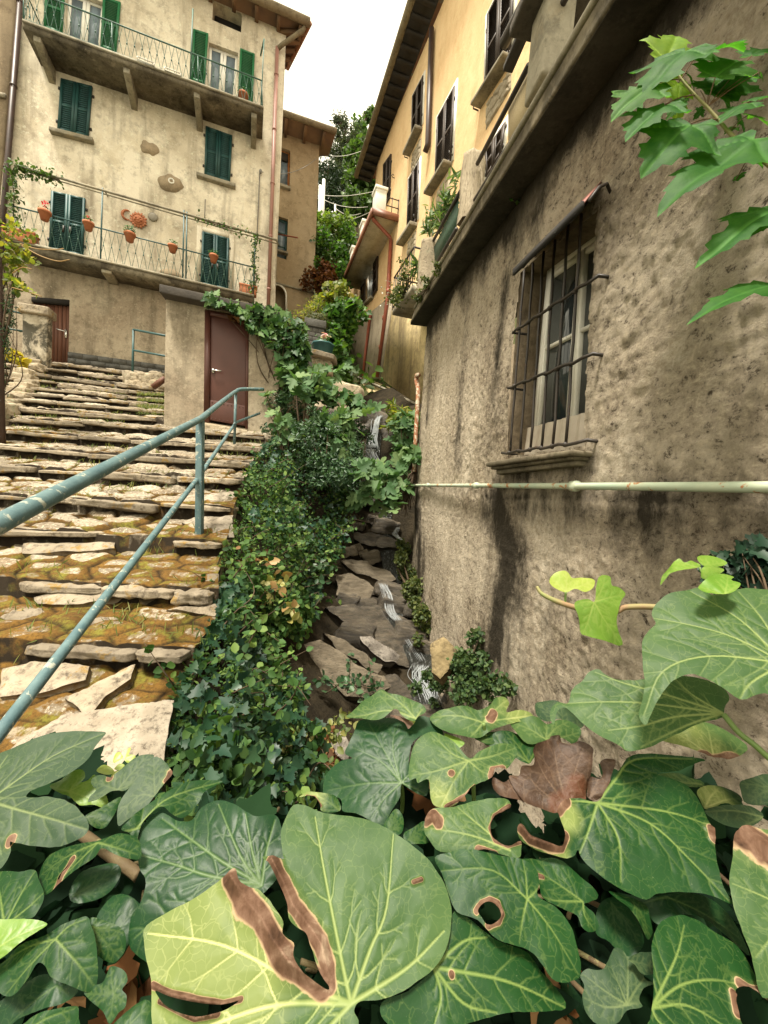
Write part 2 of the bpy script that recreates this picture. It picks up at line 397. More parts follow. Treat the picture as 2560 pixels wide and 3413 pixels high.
def mk_planks():
    k = NT('plank_door_wood'); v = k.pos((1, 1, 1), 'obj'); st = k.pos((14, 14, .6), 'obj')
    c = k.mix(k.ramp(k.noise(1.4, 5, .6, st), [(.3, 0), (.7, 1)]), (.15, .062, .035), (.075, .032, .02))
    return k.fin(c, .6, k.bump(k.noise(3, 4, .6, st), .3, .01), .3)
M_PLANK = mk_planks()
def mk_blocks(name, base, mort):
    k = NT(name); br = k.n('ShaderNodeTexBrick'); k.put(br.inputs['Vector'], k.n('ShaderNodeUVMap').outputs[0]) if False else None
    c = k.mix(k.ramp(k.noise(5, 5, .7), [(.35, 0), (.65, 1)]), base, tuple(x * .55 for x in base))
    return k.fin(c, .85, k.bump(k.noise(30, 6, .7), .6, .02), .25)
M_BLOCK = mk_blocks('split_block', (.115, .112, .10), None); M_MORT = m_paint('mortar', (.26, .24, .20), (.2, .18, .15), .9)
M_STUD = m_stone('rubble_stone', (.28, .225, .15), (.40, .34, .25), (.14, .11, .075), 5, .8, lich=(.30, .29, .2))
M_LEAFD = m_leaf('dark_leaves', [(.012, .035, .012), (.022, .055, .02), (.035, .08, .028), (.05, .10, .035)], .4, .2)
M_GRASS = m_leaf('grass_blades', [(.10, .14, .03), (.17, .19, .05), (.24, .22, .07), (.07, .12, .03)], .6, .35)
M_STEM = m_paint('woody_stem', (.085, .055, .03), (.05, .035, .02), .8)

M_SURR = m_stucco('cream_surround', (.60, .54, .41), (.70, .64, .52), (.36, .31, .22), None, .5, .2)
# ------------------------------------------------------------------ building pieces
def shutter(Q, u0, u1, v0, v1, w, mat, parent, slats=11, panels=2, th=.035, name='shutter', label=None):
    """one louvred leaf"""
    m = MB(); s = .055
    m.box(Q, u0, u0 + s, v0, v1, w, w + th); m.box(Q, u1 - s, u1, v0, v1, w, w + th)
    ph = (v1 - v0 - s) / panels
    for p in range(panels + 1):
        a = v0 + p * ph; m.box(Q, u0 + s, u1 - s, a, a + s, w + .002, w + th - .002)
    for p in range(panels):
        a0 = v0 + p * ph + s; a1 = v0 + (p + 1) * ph; k = (a1 - a0) / slats
        for i in range(slats):
            a = a0 + i * k
            m.hexa([Q(u0 + s, a, w + .024), Q(u1 - s, a, w + .024), Q(u1 - s, a + k * 1.05, w + .004), Q(u0 + s, a + k * 1.05, w + .004),
                    Q(u0 + s, a, w + .031), Q(u1 - s, a, w + .031), Q(u1 - s, a + k * 1.05, w + .010), Q(u0 + s, a + k * 1.05, w + .010)])
    return m.build(name, mat, parent, label=label)
def shuttered(pl, px, house, mat, sill=None, sill_off=.14, slats=11, panels=2, surround=None, name='window', sillmat=None, knobs=True, label=None, w0=.01):
    Q = Quad(pl, px); m = MB()
    m.box(Q, 0, Q.W, 0, Q.H, -.03, w0 - .003)
    w = m.build(name, M_DARK, house, label=label)
    if surround:
        s = MB(); b = surround
        s.box(Q, -b, -.004, -.02 if name == 'window' else 0, Q.H + b, -.02, .022); s.box(Q, Q.W + .004, Q.W + b, -.02 if name == 'window' else 0, Q.H + b, -.02, .022); s.box(Q, -.003, Q.W + .003, Q.H + .004, Q.H + b - .002, -.02, .021)
        s.build('surround', M_SURR if pl is LF else M_WHITE, w)
    shutter(Q, 0, Q.W / 2 - .004, 0, Q.H, w0, mat, w, slats, panels); shutter(Q, Q.W / 2 + .004, Q.W, 0, Q.H, w0, mat, w, slats, panels)
    if sill:
        S = Quad(pl, sill); MB().box(S, 0, S.W, 0, S.H, -.05, sill_off).build('sill', sillmat or M_CONC, w, bevel=.01)
    for u in (-.03, Q.W + .03) if knobs else ():
        for v in (.18 * Q.H, .82 * Q.H): MB().box(Q, u - .02, u + .02, v - .03, v + .03, 0, .03).build('hinge', M_IRON, w)
    return w, Q
def strip(pl, a, b, off, r, name, mat, parent, n=10, clips=0):
    m = MB(); A, B = pl.hit(a, off), pl.hit(b, off); m.tube([A, B], r, n)
    for i in range(clips):
        t = (i + .5) / clips; p = A * (1 - t) + B * t; d = (B - A) / np.linalg.norm(B - A); m.tube([p - d * .02, p + d * .02], r * 1.22, n)
    return m.build(name, mat, parent, smooth=False)
def lattice(Q, step, r, wob=0):
    m = MB(); n = max(2, int(Q.W / step)); s = Q.W / n
    for i in range(n):
        a, b = i * s, (i + 1) * s
        m.tube([Q(a, 0), Q(b - s * .1, Q.H)], r, 4, False); m.tube([Q(b, 0, .008), Q(a + s * .1, Q.H, .008)], r, 4, False)
        c = Q((a + b) / 2 - .02 * s, Q.H * .5, .004); m.tube([c - [0, 0, .014], c + [0, 0, .014]], r * 2.4, 6)
    return m

# ------------------------------------------------------------------ the left house
LF = Plane(Dz(130, 793), 10.0, 70.5)
P_ = lambda pl, l, off=0: [pl.hit(p, off) for p in l]
house = thing('apartment_house', LF.hit(z2(700, 985)), 'tall cream plastered house with green shutters and two iron balconies', 'house')
zA = LF.hit(z1(1440, 162))[2]; A = on_level(z1(1556, 132), zA); OVH = float((A - LF.p) @ LF.n)
atz = lambda pt, z: np.array([pt[0], pt[1], z])
fwL = [z1(335, -60), z1(520, 12), z1(500, 236), z1(320, 182)]; fwR = [z1(1050, 212), z1(1197, 266), z1(1182, 482), z1(1040, 432)]
att = [z1(1072, 8), z1(1218, 72), z1(1212, 163), z1(1066, 100)]
pdoor = [z2(160, 588), z2(350, 604), z2(343, 945), z2(160, 915)]
m = wall_with_holes([atz(LF.hit(z1(110, 50)), zA + .05), atz(LF.hit(z1(1440, 150)), zA + .05)] + P_(LF, [z1(1440, 150), z1(1415, 540), z1(1385, 1200), z2(1384, 620), z2(1375, 1130), z2(-50, 960), z1(5, 950), z1(100, 50)]),
                    [P_(LF, h) for h in (fwL, fwR, att, pdoor)], -LF.n * .35)
m.build('wall', M_LF, house)
md = wall_with_holes(P_(LF, [z2(-50, 330), z2(1276, 596), z2(1276, 1115), z2(-50, 958)], .005), [P_(LF, pdoor, .005)], -LF.n * .004); md.build('lower_wall', M_HUT, house)
# side wall, turning the right-hand corner
c0, c1 = atz(LF.hit(z1(1440, 150)), zA + .05), LF.hit(z2(1384, 620)); bk = np.array([-.55, 1, 0]) * 6
MB().prism([c0, c0 + bk, c1 + bk - [0, 0, 2], c1 - [0, 0, 2]], [-.3, 0, 0]).build('side_wall', M_LF, house)
# roof with soffit, gutter
Lf = A - LF.t * 9.5 if LF.t[0] > 0 else A + LF.t * 9.5
B = on_level(z1(1432, 345), zA + .02)
wc = LF.hit(z1(1440, 150)); ins = lambda p: p - LF.n * 1.3
m = MB(); up = np.array([0, 0, .09])
m.prism([Lf, A, B, Lf - LF.n * 4], up); m.build('soffit', M_SOFF, house)
for i in range(16):
    a = A + (Lf - A) * ((i + .4) / 16); MB().obox(a - LF.n * OVH * .5 - [0, 0, .05], LF.t * .05, LF.n * OVH * .48, (0, 0, .05)).build('rafter', M_SOFF, house)
for i in range(5):
    q = A * (1 - (i + .5) / 5) + B * ((i + .5) / 5); MB().obox(q + np.array([-.45, -.0, -.05]), (.4, 0, 0), (0, .05, 0), (0, 0, .05)).build('rafter', M_SOFF, house)
m = MB(); ridge = (A + Lf) / 2 - LF.n * 3.5 + [0, 0, 1.9]
e = .12
m.add([Lf + up * 1.1, A + up * 1.1, B + up * 1.1, ridge + LF.t * 1.5, ridge - LF.t * 1.5, Lf - LF.n * 7 + up], [(0, 1, 3, 4), (1, 2, 3), (0, 4, 5)])
m.build('roof', M_TILE, house)
MB().tube([A + LF.n * .07 + [0, 0, .02], Lf + LF.n * .07 + [0, 0, .02]], .105, 12).build('gutter', M_GUT, house, smooth=True)
MB().tube([A + LF.n * .07 + [0, 0, .02], B + [.07, 0, .02]], .07, 10).build('gutter', M_TILE, house, smooth=True)
m = MB(); m.tube([LF.hit(z1(1538, 122), OVH), LF.hit(z1(1525, 150), OVH * .93), LF.hit(z1(1415, 228), .14), LF.hit(z1(1397, 245), .08)], .055, 10); m.build('downpipe_elbow', M_GUT, house, smooth=True)
strip(LF, z1(1394, 238), z2(1347, 680), .08, .052, 'downpipe', M_PIPE, house, 12, 5)
strip(LF, z1(118, -200), z2(-45, 960), .08, .06, 'downpipe', M_DKPIPE, house, 12, 5)
strip(LF, z1(1306, 870), z1(1292, 1190), .02, .012, 'conduit', M_WIRE, house, 6)
# middle floor windows, balcony doors
shuttered(LF, [z1(310, 402), z1(467, 442), z1(447, 697), z1(292, 660)], house, M_GSH, [z1(258, 657), z1(475, 711), z1(474, 730), z1(257, 676)], w0=.02)
shuttered(LF, [z1(1035, 640), z1(1168, 688), z1(1157, 922), z1(1028, 880)], house, M_GSH, [z1(990, 880), z1(1185, 938), z1(1184, 956), z1(990, 897)], w0=.02)
dw, dq = shuttered(LF, [z2(262, 60), z2(432, 98), z2(420, 388), z2(250, 352)], house, M_GSH, name='balcony_door', slats=14, w0=.02)
dw2, dq2 = shuttered(LF, [z2(1018, 262), z2(1152, 298), z2(1145, 556), z2(1010, 527)], house, M_GSH, name='balcony_door', slats=14, surround=.14, w0=.02)
for w_, q_ in ((dw, dq), (dw2, dq2)):
    for s_ in (-.07, .07): MB().box(q_, q_.W / 2 + s_ - .022, q_.W / 2 + s_ + .022, q_.H * .34, q_.H * .45, .057, .072).build('handle', M_IRON, w_)
def french(px, shl, shr):
    Q = Quad(LF, px); fr = MB()
    W, H = Q.W, Q.H; t = .06
    for u in (0, W / 2 - .075, W / 2 + .005, W - .07): fr.box(Q, u, u + .07, .0, H, -.16, -.10)
    for v in (0, H - t): fr.box(Q, .07, W - .07, v, v + t, -.155, -.105)
    w = fr.build('french_window', M_WHITE, house)
    g = MB(); g.box(Q, .07, W / 2 - .075, t, H - t, -.14, -.125); g.build('pane', M_GLASS, w)
    g = MB(); g.box(Q, W / 2 + .075, W - .07, t, H - t, -.14, -.125); g.build('pane', M_GLASS, w)
    for s in (shl, shr):
        S = Quad(LF, s, .02); shutter(S, 0, S.W, 0, S.H, 0, M_GRN, w, 14, 2)
french(fwL, [z1(232, -88), z1(330, -54), z1(315, 178), z1(221, 142)], [z1(520, -14), z1(609, 18), z1(586, 266), z1(506, 240)])
french(fwR, [z1(972, 150), z1(1048, 174), z1(1031, 426), z1(960, 404)], [z1(1208, 247), z1(1281, 276), z1(1270, 532), z1(1196, 492)])
Q = Quad(LF, att); f = MB(); f.box(Q, .03, Q.W - .03, .02, Q.H - .02, -.34, -.30); aw = f.build('attic_opening', M_DARK, house)
f = MB(); f.box(Q, Q.W * .42, Q.W * .46, 0, Q.H * .6, -.28, -.25); f.box(Q, Q.W * .44, Q.W - .02, Q.H * .5, Q.H * .56, -.28, -.25); f.build('frame', M_SOFFD, aw)
# plank door
Q = Quad(LF, pdoor); d = MB(); n = 9
for i in range(n): d.box(Q, i * Q.W / n + .004, (i + 1) * Q.W / n - .004, 0.01, Q.H * .93, -.12, -.075 - .006 * (i % 2))
pd = d.build('door', M_PLANK, house, label='reddish plank door under a dark lintel')
MB().box(Q, 0, Q.W, Q.H * .93, Q.H, -.12, .02).build('lintel', M_DARK, pd)
MB().box(Q, -.0, Q.W, 0, Q.H, -.2, -.13).build('backing', M_DARK, pd)
H_ = Quad(LF, [z2(327, 752), z2(338, 755), z2(337, 795), z2(326, 792)], -.06); h = MB(); h.box(H_, 0, H_.W, 0, H_.H, -.01, .012)
h.tube([H_(H_.W * .5, H_.H * .7, .012), H_(H_.W * .5, H_.H * .7, .06), H_(-.16, H_.H * .72, .06)], .012, 6); h.build('handle', M_METAL, pd)
# block plinth
Q = Quad(LF, [z2(345, 866), z2(850, 936), z2(850, 1010), z2(345, 955)]); m = MB(); rows = 3
for r in range(rows):
    k = 7
    for i in range(k + 1):
        a = (i - .5 * (r % 2)) * Q.W / k; b = a + Q.W / k - .012; a = max(0, a); b = min(Q.W, b)
        if b > a + .02: m.box(Q, a, b, r * Q.H / rows + .006, (r + 1) * Q.H / rows - .006, 0, .05 + .012 * rnd.random())
m.box(Q, 0, Q.W, 0, Q.H, -.02, .045).build('plinth', M_BLOCK, house)
# upper balcony
def balcony(fl, fr, d, th, mat, name='balcony', par=None, label=None):
    a, b = LF.hit(fl, d), LF.hit(fr, d); m = MB(); m.prism([a, b, b - LF.n * d, a - LF.n * d], [0, 0, -th])
    e = MB()
    o = m.build(name, mat, par, label=label)
    e.prism([a + LF.n * .03, b + LF.n * .03, b - LF.n * .1, a - LF.n * .1], [0, 0, .05]); e.build('edge_strip', M_CONC, o)
    return o, a, b
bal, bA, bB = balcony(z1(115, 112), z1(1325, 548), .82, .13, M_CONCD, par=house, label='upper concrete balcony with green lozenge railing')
for t, px in ((0.045, 0), (.385, 0), (.685, 0), (.955, 0)):
    c = bA * (1 - t) + bB * t - [0, 0, .13]
    m = MB(); o1 = LF.t * .07
    m.prism([c - o1 - LF.n * .06, c - o1 - LF.n * .06 - [0, 0, .12], c - o1 - LF.n * .82 - [0, 0, .34], c - o1 - LF.n * .82], o1 * 2)
    m.build('bracket', M_CONC, bal, bevel=.012)
RQ = Quad(LF, [z1(120, -62), z1(1316, 405), z1(1320, 546), z1(118, 110)], .80); rl = MB()
rl.tube([RQ(0, RQ.H), RQ(RQ.W, RQ.H)], .017, 6); rl.tube([RQ(0, .06), RQ(RQ.W, .06)], .011, 6)
for u in (0, .33, .695, 1): rl.tube([RQ(RQ.W * u, 0), RQ(RQ.W * u, RQ.H)], .014, 6)
rl.tube([LF.hit(z1(956, 400), .8), LF.hit(z1(970, 45), .8)], .018, 6); rl.tube([LF.hit(z1(1312, 540), .8), LF.hit(z1(1328, 195), .8)], .014, 6)
rl.tube([LF.hit(z1(1328, 198), .8), LF.hit(z1(1310, 280), .3)], .02, 6)
for k_ in (0, RQ.W):
    for v in (.06, RQ.H): rl.tube([RQ(k_, v), RQ(k_, v, -.8)], .014, 6)
rl = rl.build('railing', M_RAILG, bal)
lattice(RQ, .155, .0065).build('lattice', M_RAILG, bal)
class SideQ:
    def __init__(s, Q, u, d): s.Q, s.u, s.W, s.H = Q, u, d, Q.H
    def __call__(s, u, v, w=0): return s.Q(s.u + w, v, -u)
lattice(SideQ(RQ, RQ.W, .8), .16, .0065).build('lattice', M_RAILG, bal); lattice(SideQ(RQ, 0, .8), .16, .0065).build('lattice', M_RAILG, bal)
# lower balcony
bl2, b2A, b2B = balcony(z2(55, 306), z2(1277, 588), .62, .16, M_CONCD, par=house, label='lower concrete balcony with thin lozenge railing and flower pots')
for px in (z2(556, 440), z2(1232, 605)):
    c = LF.hit(px, .3); m = MB(); m.obox(c - [0, 0, .12], LF.t * .11, LF.n * .3, (0, 0, .17)); m.build('bracket', M_CONC, bl2, bevel=.02)
RQ2 = Quad(LF, [z2(55, 128), z2(1280, 440), z2(1277, 588), z2(55, 306)], .60); rl = MB()
rl.tube([RQ2(0, RQ2.H), RQ2(RQ2.W, RQ2.H)], .016, 6); rl.tube([RQ2(0, .05), RQ2(RQ2.W, .05)], .011, 6)
for a, b in ((z2(516, 40), z2(505, 412)), (z2(925, 152), z2(918, 512)), (z2(1284, 268), z2(1272, 590)), (z2(940, 160), z2(934, 512))): rl.tube([LF.hit(a, .6), LF.hit(b, .6)], .018, 6)
for v in (.05, RQ2.H): rl.tube([RQ2(RQ2.W, v), RQ2(RQ2.W, v, -.6)], .014, 6)
rl = rl.build('railing', M_TEAL, bl2)
lattice(RQ2, .17, .006).build('lattice', M_RAILG, bl2); lattice(SideQ(RQ2, RQ2.W, .6), .15, .006).build('lattice', M_RAILG, bl2)
cl = MB(); cl.tube([LF.hit(z1(75, 830), .6), LF.hit(z1(1395, 1208), .6)], .028, 6); cl.tube([LF.hit(z1(75, 846), .56), LF.hit(z1(1395, 1226), .56)], .014, 6)
for a in (z1(530, 965), z1(920, 1075), z1(1390, 1212)): cl.tube([LF.hit(a, .6), LF.hit((a[0] + 8, a[1] + 14), 0)], .016, 6)
cl.build('curtain_rail', M_CONC, bl2)
# insulator, antenna rod, vent
MB().tube([LF.hit(z2(1032, 98)), LF.hit(z2(1032, 98), .08), LF.hit(z2(1029, 200), .08)], .012, 6).build('rod', M_WIRE, house)
c = LF.hit(z1(862, 912)); v = MB(); v.lathe(c, [(.075, -.02), (.075, .03), (.05, .035), (.045, .0)], 16, LF.n); v.build('vent_pipe', M_WHITE, house)
def patch_mesh(c, ru, rv, seed):
    m = MB(); n = 26; pts = []
    for i in range(n):
        a = 2 * math.pi * i / n; k = 1 + .3 * (vnoise(np.array([math.cos(a) * 1.8 + seed, math.sin(a) * 1.8, seed * 2.1])) - .5) * 2
        pts.append(c + LF.t * (math.cos(a) * ru * k) * (1 if LF.t[0] > 0 else -1) + np.array([0, 0, math.sin(a) * rv * k]) + LF.n * .004)
    return m.prism(pts, LF.n * .006)
for c, ru, rv, s_ in ((z1(855, 922), .30, .25, 1), (z1(750, 748), .2, .17, 2), (z2(860, 470), .26, .12, 4)):
    patch_mesh(LF.hit(c), ru, rv, s_).build('plaster_patch', M_NB, house)
# wall ornaments
c = LF.hit(z2(696, 203), .02); R_ = .20; sm = MB(); ex = LF.t * (1 if LF.t[0] > 0 else -1); ez = np.array([0, 0, 1.0])
sm.lathe(c, [(R_ * .66, -.02), (R_ * .66, .02), (R_ * .52, .045), (R_ * .2, .06), (.001, .062)], 24, LF.n)
for i in range(16):
    a = 2 * math.pi * i / 16; d1 = ex * math.cos(a) + ez * math.sin(a); d2 = -ex * math.sin(a) + ez * math.cos(a); rr = R_ * (1.12 if i % 2 else 1.0)
    sm.prism([c + d1 * R_ * .62 - d2 * .042, c + d1 * R_ * .85 - d2 * .03, c + d1 * rr, c + d1 * R_ * .85 + d2 * .03, c + d1 * R_ * .62 + d2 * .042], LF.n * .022)
for dx, dz, r in ((-.05, .035, .022), (.05, .035, .022), (0, -.01, .026), (-.028, -.06, .02), (.028, -.06, .02), (-.07, -.02, .03), (.07, -.02, .03), (0, -.065, .02)): sm.ball(c + ex * dx + ez * dz + LF.n * .058, r, 1, 0, 5)
tag(sm.build('sun_ornament', M_TERRA), 'round terracotta sun face with pointed rays hung on the cream wall', 'wall ornament')
c = LF.hit(z2(622, 173), .02); mm = MB(); pts = []
for i in range(13):
    a = math.radians(60 + 240 * i / 12); pts.append(c + ex * (.12 + .13 * math.cos(a)) * 1 + ez * .135 * math.sin(a))
for i in range(11):
    a = math.radians(290 - 220 * i / 10); pts.append(c + ex * (.15 + .10 * math.cos(a)) + ez * .105 * math.sin(a))
mm.prism([p - ex * .05 for p in pts], LF.n * .03); tag(mm.build('moon_ornament', M_TERRA), 'small terracotta crescent moon hung beside the sun face', 'wall ornament')
c = LF.hit(z2(770, 186), .01); pm = MB(); pm.lathe(c, [(.10, 0), (.115, .01), (.10, .025), (.02, .03)], 18, LF.n); pm.tube([c + ez * .11 + LF.n * .015, c + ez * .22 + LF.n * .015], .006, 5)
tag(pm.build('wall_plate', m_paint('grey_ceramic', (.26, .23, .18), (.2, .18, .14), .5)), 'grey round plate hung to the right of the sun face', 'wall ornament')
# flower pots
M_POTSOIL = m_paint('soil', (.03, .02, .014)); M_FLOR = m_leaf('red_petals', [(.6, .03, .04), (.7, .06, .06), (.5, .03, .05)], .5, .3, tmul=1); M_POTL = m_leaf('pot_leaves', [(.02, .07, .015), (.03, .10, .02), (.05, .13, .03)], .45, .25)
def pot(p, r, h, label, green=0, red=0, seed=0, off=.66, pl=None, group='flower pots hung along the lower balcony rail'):
    r, h = r * .8, h * .86; b = (pl or LF).hit(p, off) if not isinstance(p, np.ndarray) else p; t = thing('flower_pot', b, label, 'flower pot', group)
    m = MB(); m.lathe(b, [(r * .62, 0), (r * .92, h * .72), (r * 1.08, h * .73), (r * 1.1, h), (r * .95, h), (r * .9, h * .88), (.01, h * .88)], 18); m.build('pot', M_TERRA, t, True)
    if green:
        V, F = leafcloud(blobs([(b + [0, 0, h + r * .5], (r * 1.15, r * 1.1, r * .9))], green, seed), r * .42, OVAL, seed=seed); link('foliage', V, F, M_POTL, t)
    if red:
        V, F = leafcloud(blobs([(b + [r * .1, 0, h + r * 1.2], (r * .5, r * .4, r * .7))], red, seed + 5), r * .4, OVAL, seed=seed + 3); link('flower', V, F, M_FLOR, t)
    return t
pot(z2(224, 203), .15, .25, 'terracotta pot with a red flower, leftmost on the lower rail', 12, 26, 1)
pot(z2(444, 254), .14, .22, 'terracotta pot with sparse leaves in front of the left balcony door edge', 60, 10, 2)
pot(z2(652, 310), .15, .24, 'terracotta pot with a bushy green plant below the sun face', 160, 0, 3)
pot(z2(867, 364), .135, .2, 'terracotta pot with low green leaves near the middle railing post', 60, 0, 4)
pot(z2(1073, 415), .135, .22, 'terracotta pot with a leafy plant in front of the right shuttered door', 110, 0, 5)
def windowbox(c, w, d, h, label, n, seed):
    t = thing('window_box', c, label, 'window box'); m = MB(); cc = c + [0, 0, h / 2]
    m.obox(cc, LF.t * w * .5, LF.n * d * .5, (0, 0, h * .5)); m.obox(cc + [0, 0, h * .42], LF.t * (w * .5 + .015), LF.n * (d * .5 + .015), (0, 0, h * .09)); m.build('box', M_TERRA, t, bevel=.01)
    V, F = leafcloud(blobs([(c + [0, 0, h + .06], (w * .5, d * .6, .14))], n, seed), .07, OVAL, seed=seed); link('foliage', V, F, M_POTL, t)
windowbox(LF.hit(z2(1246, 578), .5), .46, .2, .24, 'rectangular terracotta box at the right end of the lower balcony', 30, 8)
windowbox(LF.hit(z2(102, 318), .55), .62, .24, .26, 'rectangular terracotta box at the left end of the lower balcony', 20, 9)
pot(LF.hit(z1(1222, 512), .62), .16, .22, 'terracotta pot with a dark bushy plant on the upper balcony', 170, 0, 12, group=None)
tr = MB()
for a, b in ((z1(690, 296), z1(775, 330)), (z1(828, 350), z1(908, 382))):
    pa, pb = LF.hit(a, .86), LF.hit(b, .86)
    for d in (0, .06): tr.tube([pa + [0, 0, d], pb + [0, 0, d]], .012, 5)
    tr.tube([pa, pa + [0, 0, .06]], .012, 5); tr.tube([pb, pb + [0, 0, .06]], .012, 5)
tr.build('edge_bracket', M_POLE, bal)
# adjoining house at the far left
nb = thing('adjoining_house', LF.hit(z1(0, 900), .05), 'strip of a brown plastered house left of the dark downpipe', 'house')
m = MB(); m.prism(P_(LF, [z1(-400, -700), z1(92, -300), z1(84, 50), z1(-6, 950), z2(-55, 960), z2(-400, 930)], .03), -LF.n * .4); m.build('wall', M_NB, nb)
MB().prism(P_(LF, [z1(-30, 465), z1(34, 480), z1(30, 500), z1(-32, 487)], .03), LF.n * .06).build('string_course', M_CONC, nb)

# ------------------------------------------------------------------ second house behind
SH = Plane(z3(540, 1700), 14.2, 72)
h2 = thing('rear_house', SH.hit(z2(1500, 640)), 'drab brown house set back behind the cream house, with an arched doorway', 'house')
wA = [z3(170, 1235), z3(300, 1282), z3(295, 1605), z3(170, 1560)]; wB = [z3(170, 1828), z3(281, 1866), z3(268, 2210), z3(170, 2175)]
arch = [z6(120, 330)] + [z6(168 + 88 * math.sin(math.radians(a)), 462 - 100 * math.cos(math.radians(a))) for a in range(0, 91, 15)] + [z6(254, 640), z6(120, 640)]
m = wall_with_holes(P_(SH, [z3(100, 870), z3(225, 950), z3(552, 1140), z3(518, 1960), z6(470, 620), z6(470, 760), z6(60, 760)]), [P_(SH, h) for h in (wA, wB)] + [P_(SH, arch)], -SH.n * .4)
m.build('wall', M_SH, h2)
c0 = SH.hit(z3(552, 1140)); c1 = SH.hit(z6(470, 760)); bk2 = np.array([-.42, 1, 0]) * 6
MB().prism([c0, c0 + bk2, c1 + bk2, c1], [-.3, 0, 0]).build('side_wall', M_SH, h2)
zS = SH.hit(z3(548, 1238))[2]; A2 = on_level(z3(690, 1130), zS); OV2 = float((A2 - SH.p) @ SH.n); L2_ = A2 - SH.t * 4.5 * (1 if SH.t[0] > 0 else -1); B2 = A2 + bk2 * .16; u2 = np.array([0, 0, .1])
m = MB(); m.prism([L2_, A2, B2, L2_ - SH.n * 3], u2); m.build('soffit', M_SOFF, h2)
for i in range(7): q = A2 + (L2_ - A2) * ((i + .6) / 7); MB().obox(q - SH.n * OV2 * .5 - [0, 0, .06], SH.t * .05, SH.n * OV2 * .48, (0, 0, .06)).build('rafter', M_SOFF, h2)
rg_ = (A2 + L2_) / 2 - SH.n * 2.6 + [0, 0, 1.3]
MB().add([L2_ + u2 * 1.1, A2 + u2 * 1.1, B2 + u2 * 1.1, rg_ + SH.t, rg_ - SH.t], [(0, 1, 3, 4), (1, 2, 3)]).build('roof', M_TILE, h2)
MB().tube([A2 + SH.n * .06, L2_ + SH.n * .06], .09, 10).build('gutter', M_GUT, h2, True)
def casement(pl, px, par, fmat, sill=None, bars=1, ft=.07, dep=.14, gl=None, smat=None, name='window'):
    Q = Quad(pl, px); f = MB(); W, H = Q.W, Q.H
    for u in (0, W - ft): f.box(Q, u, u + ft, 0, H, -dep - .05, -dep + .02)
    for v in (0, H - ft): f.box(Q, ft, W - ft, v, v + ft, -dep - .048, -dep + .018)
    for i in range(bars): v = H * (i + 1) / (bars + 1); f.box(Q, ft, W - ft, v - .02, v + .02, -dep - .04, -dep + .01)
    w = f.build(name, fmat, par); MB().box(Q, ft * .5, W - ft * .5, ft * .5, H - ft * .5, -dep - .035, -dep - .02).build('pane', gl or M_GLASS, w)
    if sill: S = Quad(pl, sill); MB().box(S, 0, S.W, 0, S.H, -.06, .12).build('sill', smat or M_CONC, w, bevel=.01)
    return w, Q
M_OWOOD = m_paint('orange_wood', (.38, .15, .04), (.28, .11, .035), .55)
wa, q_ = casement(SH, wA, h2, M_OWOOD, [z3(170, 1560), z3(302, 1606), z3(300, 1628), z3(168, 1582)], 0)
MB().box(q_, .07, q_.W - .07, q_.H * .74, q_.H - .07, -.11, -.09).build('roller_blind', M_SOFFD, wa)
casement(SH, wB, h2, M_TEAL, [z6(150, 76), z6(271, 112), z6(270, 128), z6(150, 95)], 2)
MB().tube(P_(SH, [z6(120, 338), z6(486, 436)], .03), .035, 6).build('cornice', M_CONC, h2)
apx = [z6(168 + 88 * math.sin(math.radians(a)), 462 - 100 * math.cos(math.radians(a))) for a in range(-10, 91, 10)] + [z6(256, 600)]
MB().tube(P_(SH, apx, .01), .035, 6).build('arch_trim', M_WHITE, h2)
MB().prism(P_(SH, [z6(100, 330), z6(300, 330), z6(300, 700), z6(100, 700)], -.45), -SH.n * .1).build('alcove', M_SH, h2)
MB().tube([SH.hit(z3(195, 1992), .1), SH.hit(z3(362, 2022), .9)], .022, 6).build('awning_arm', M_RUSTP, h2)
w_ = MB(); a, b = LF.hit(z1(1310, 862), .1), SH.hit(z1(1590, 798), .1); w_.tube([a + (b - a) * t - np.array([0, 0, .25 * 4 * t * (1 - t)]) for t in np.linspace(0, 1, 9)], .008, 4)
w_.lathe(a - [0, 0, .05], [(.03, 0), (.045, .05), (.03, .1)], 8); tag(w_.build('overhead_cable', M_WIRE), 'thin grey cable strung from the cream house to the brown house behind', 'cable')

# ------------------------------------------------------------------ the shed
HP = Plane(z2(835, 1225), 6.35, 80)
hut = thing('shed', HP.hit(z2(1100, 1260)), 'small rendered shed with brown metal door and dark slab roof beside the steps', 'shed')
dpx = [z2(1030, 650), z2(1252, 690), z2(1246, 1252), z2(1024, 1216)]
m = wall_with_holes(P_(HP, [z2(836, 545), z2(1080, 590), z2(1410, 660), z2(1406, 850), z2(1396, 1340), z2(823, 1290)]), [P_(HP, dpx)], -HP.n * .2); m.build('wall', M_HUT, hut)
for a, b in ((z2(836, 545), z2(823, 1290)), (z2(1410, 660), z2(1396, 1340))):
    p0, p1 = HP.hit(a), HP.hit(b); s_ = HP.t * (.2 if a[0] < 700 else -.2) * (1 if HP.t[0] > 0 else -1)
    MB().prism([p0 - HP.n * .2, p0 - HP.n * 1.6, p1 - HP.n * 1.6, p1 - HP.n * .2], s_).build('side_wall', M_HUT, hut)
m = MB(); e1, e2 = HP.hit(z2(800, 520), .22), HP.hit(z2(1425, 655), .18); m.prism([e1, e2, e2 - HP.n * 1.9, e1 - HP.n * 1.9], [0, 0, -.13]); m.build('roof_slab', M_SLATE, hut, bevel=.015)
Q = Quad(HP, dpx); f = MB(); b = .085
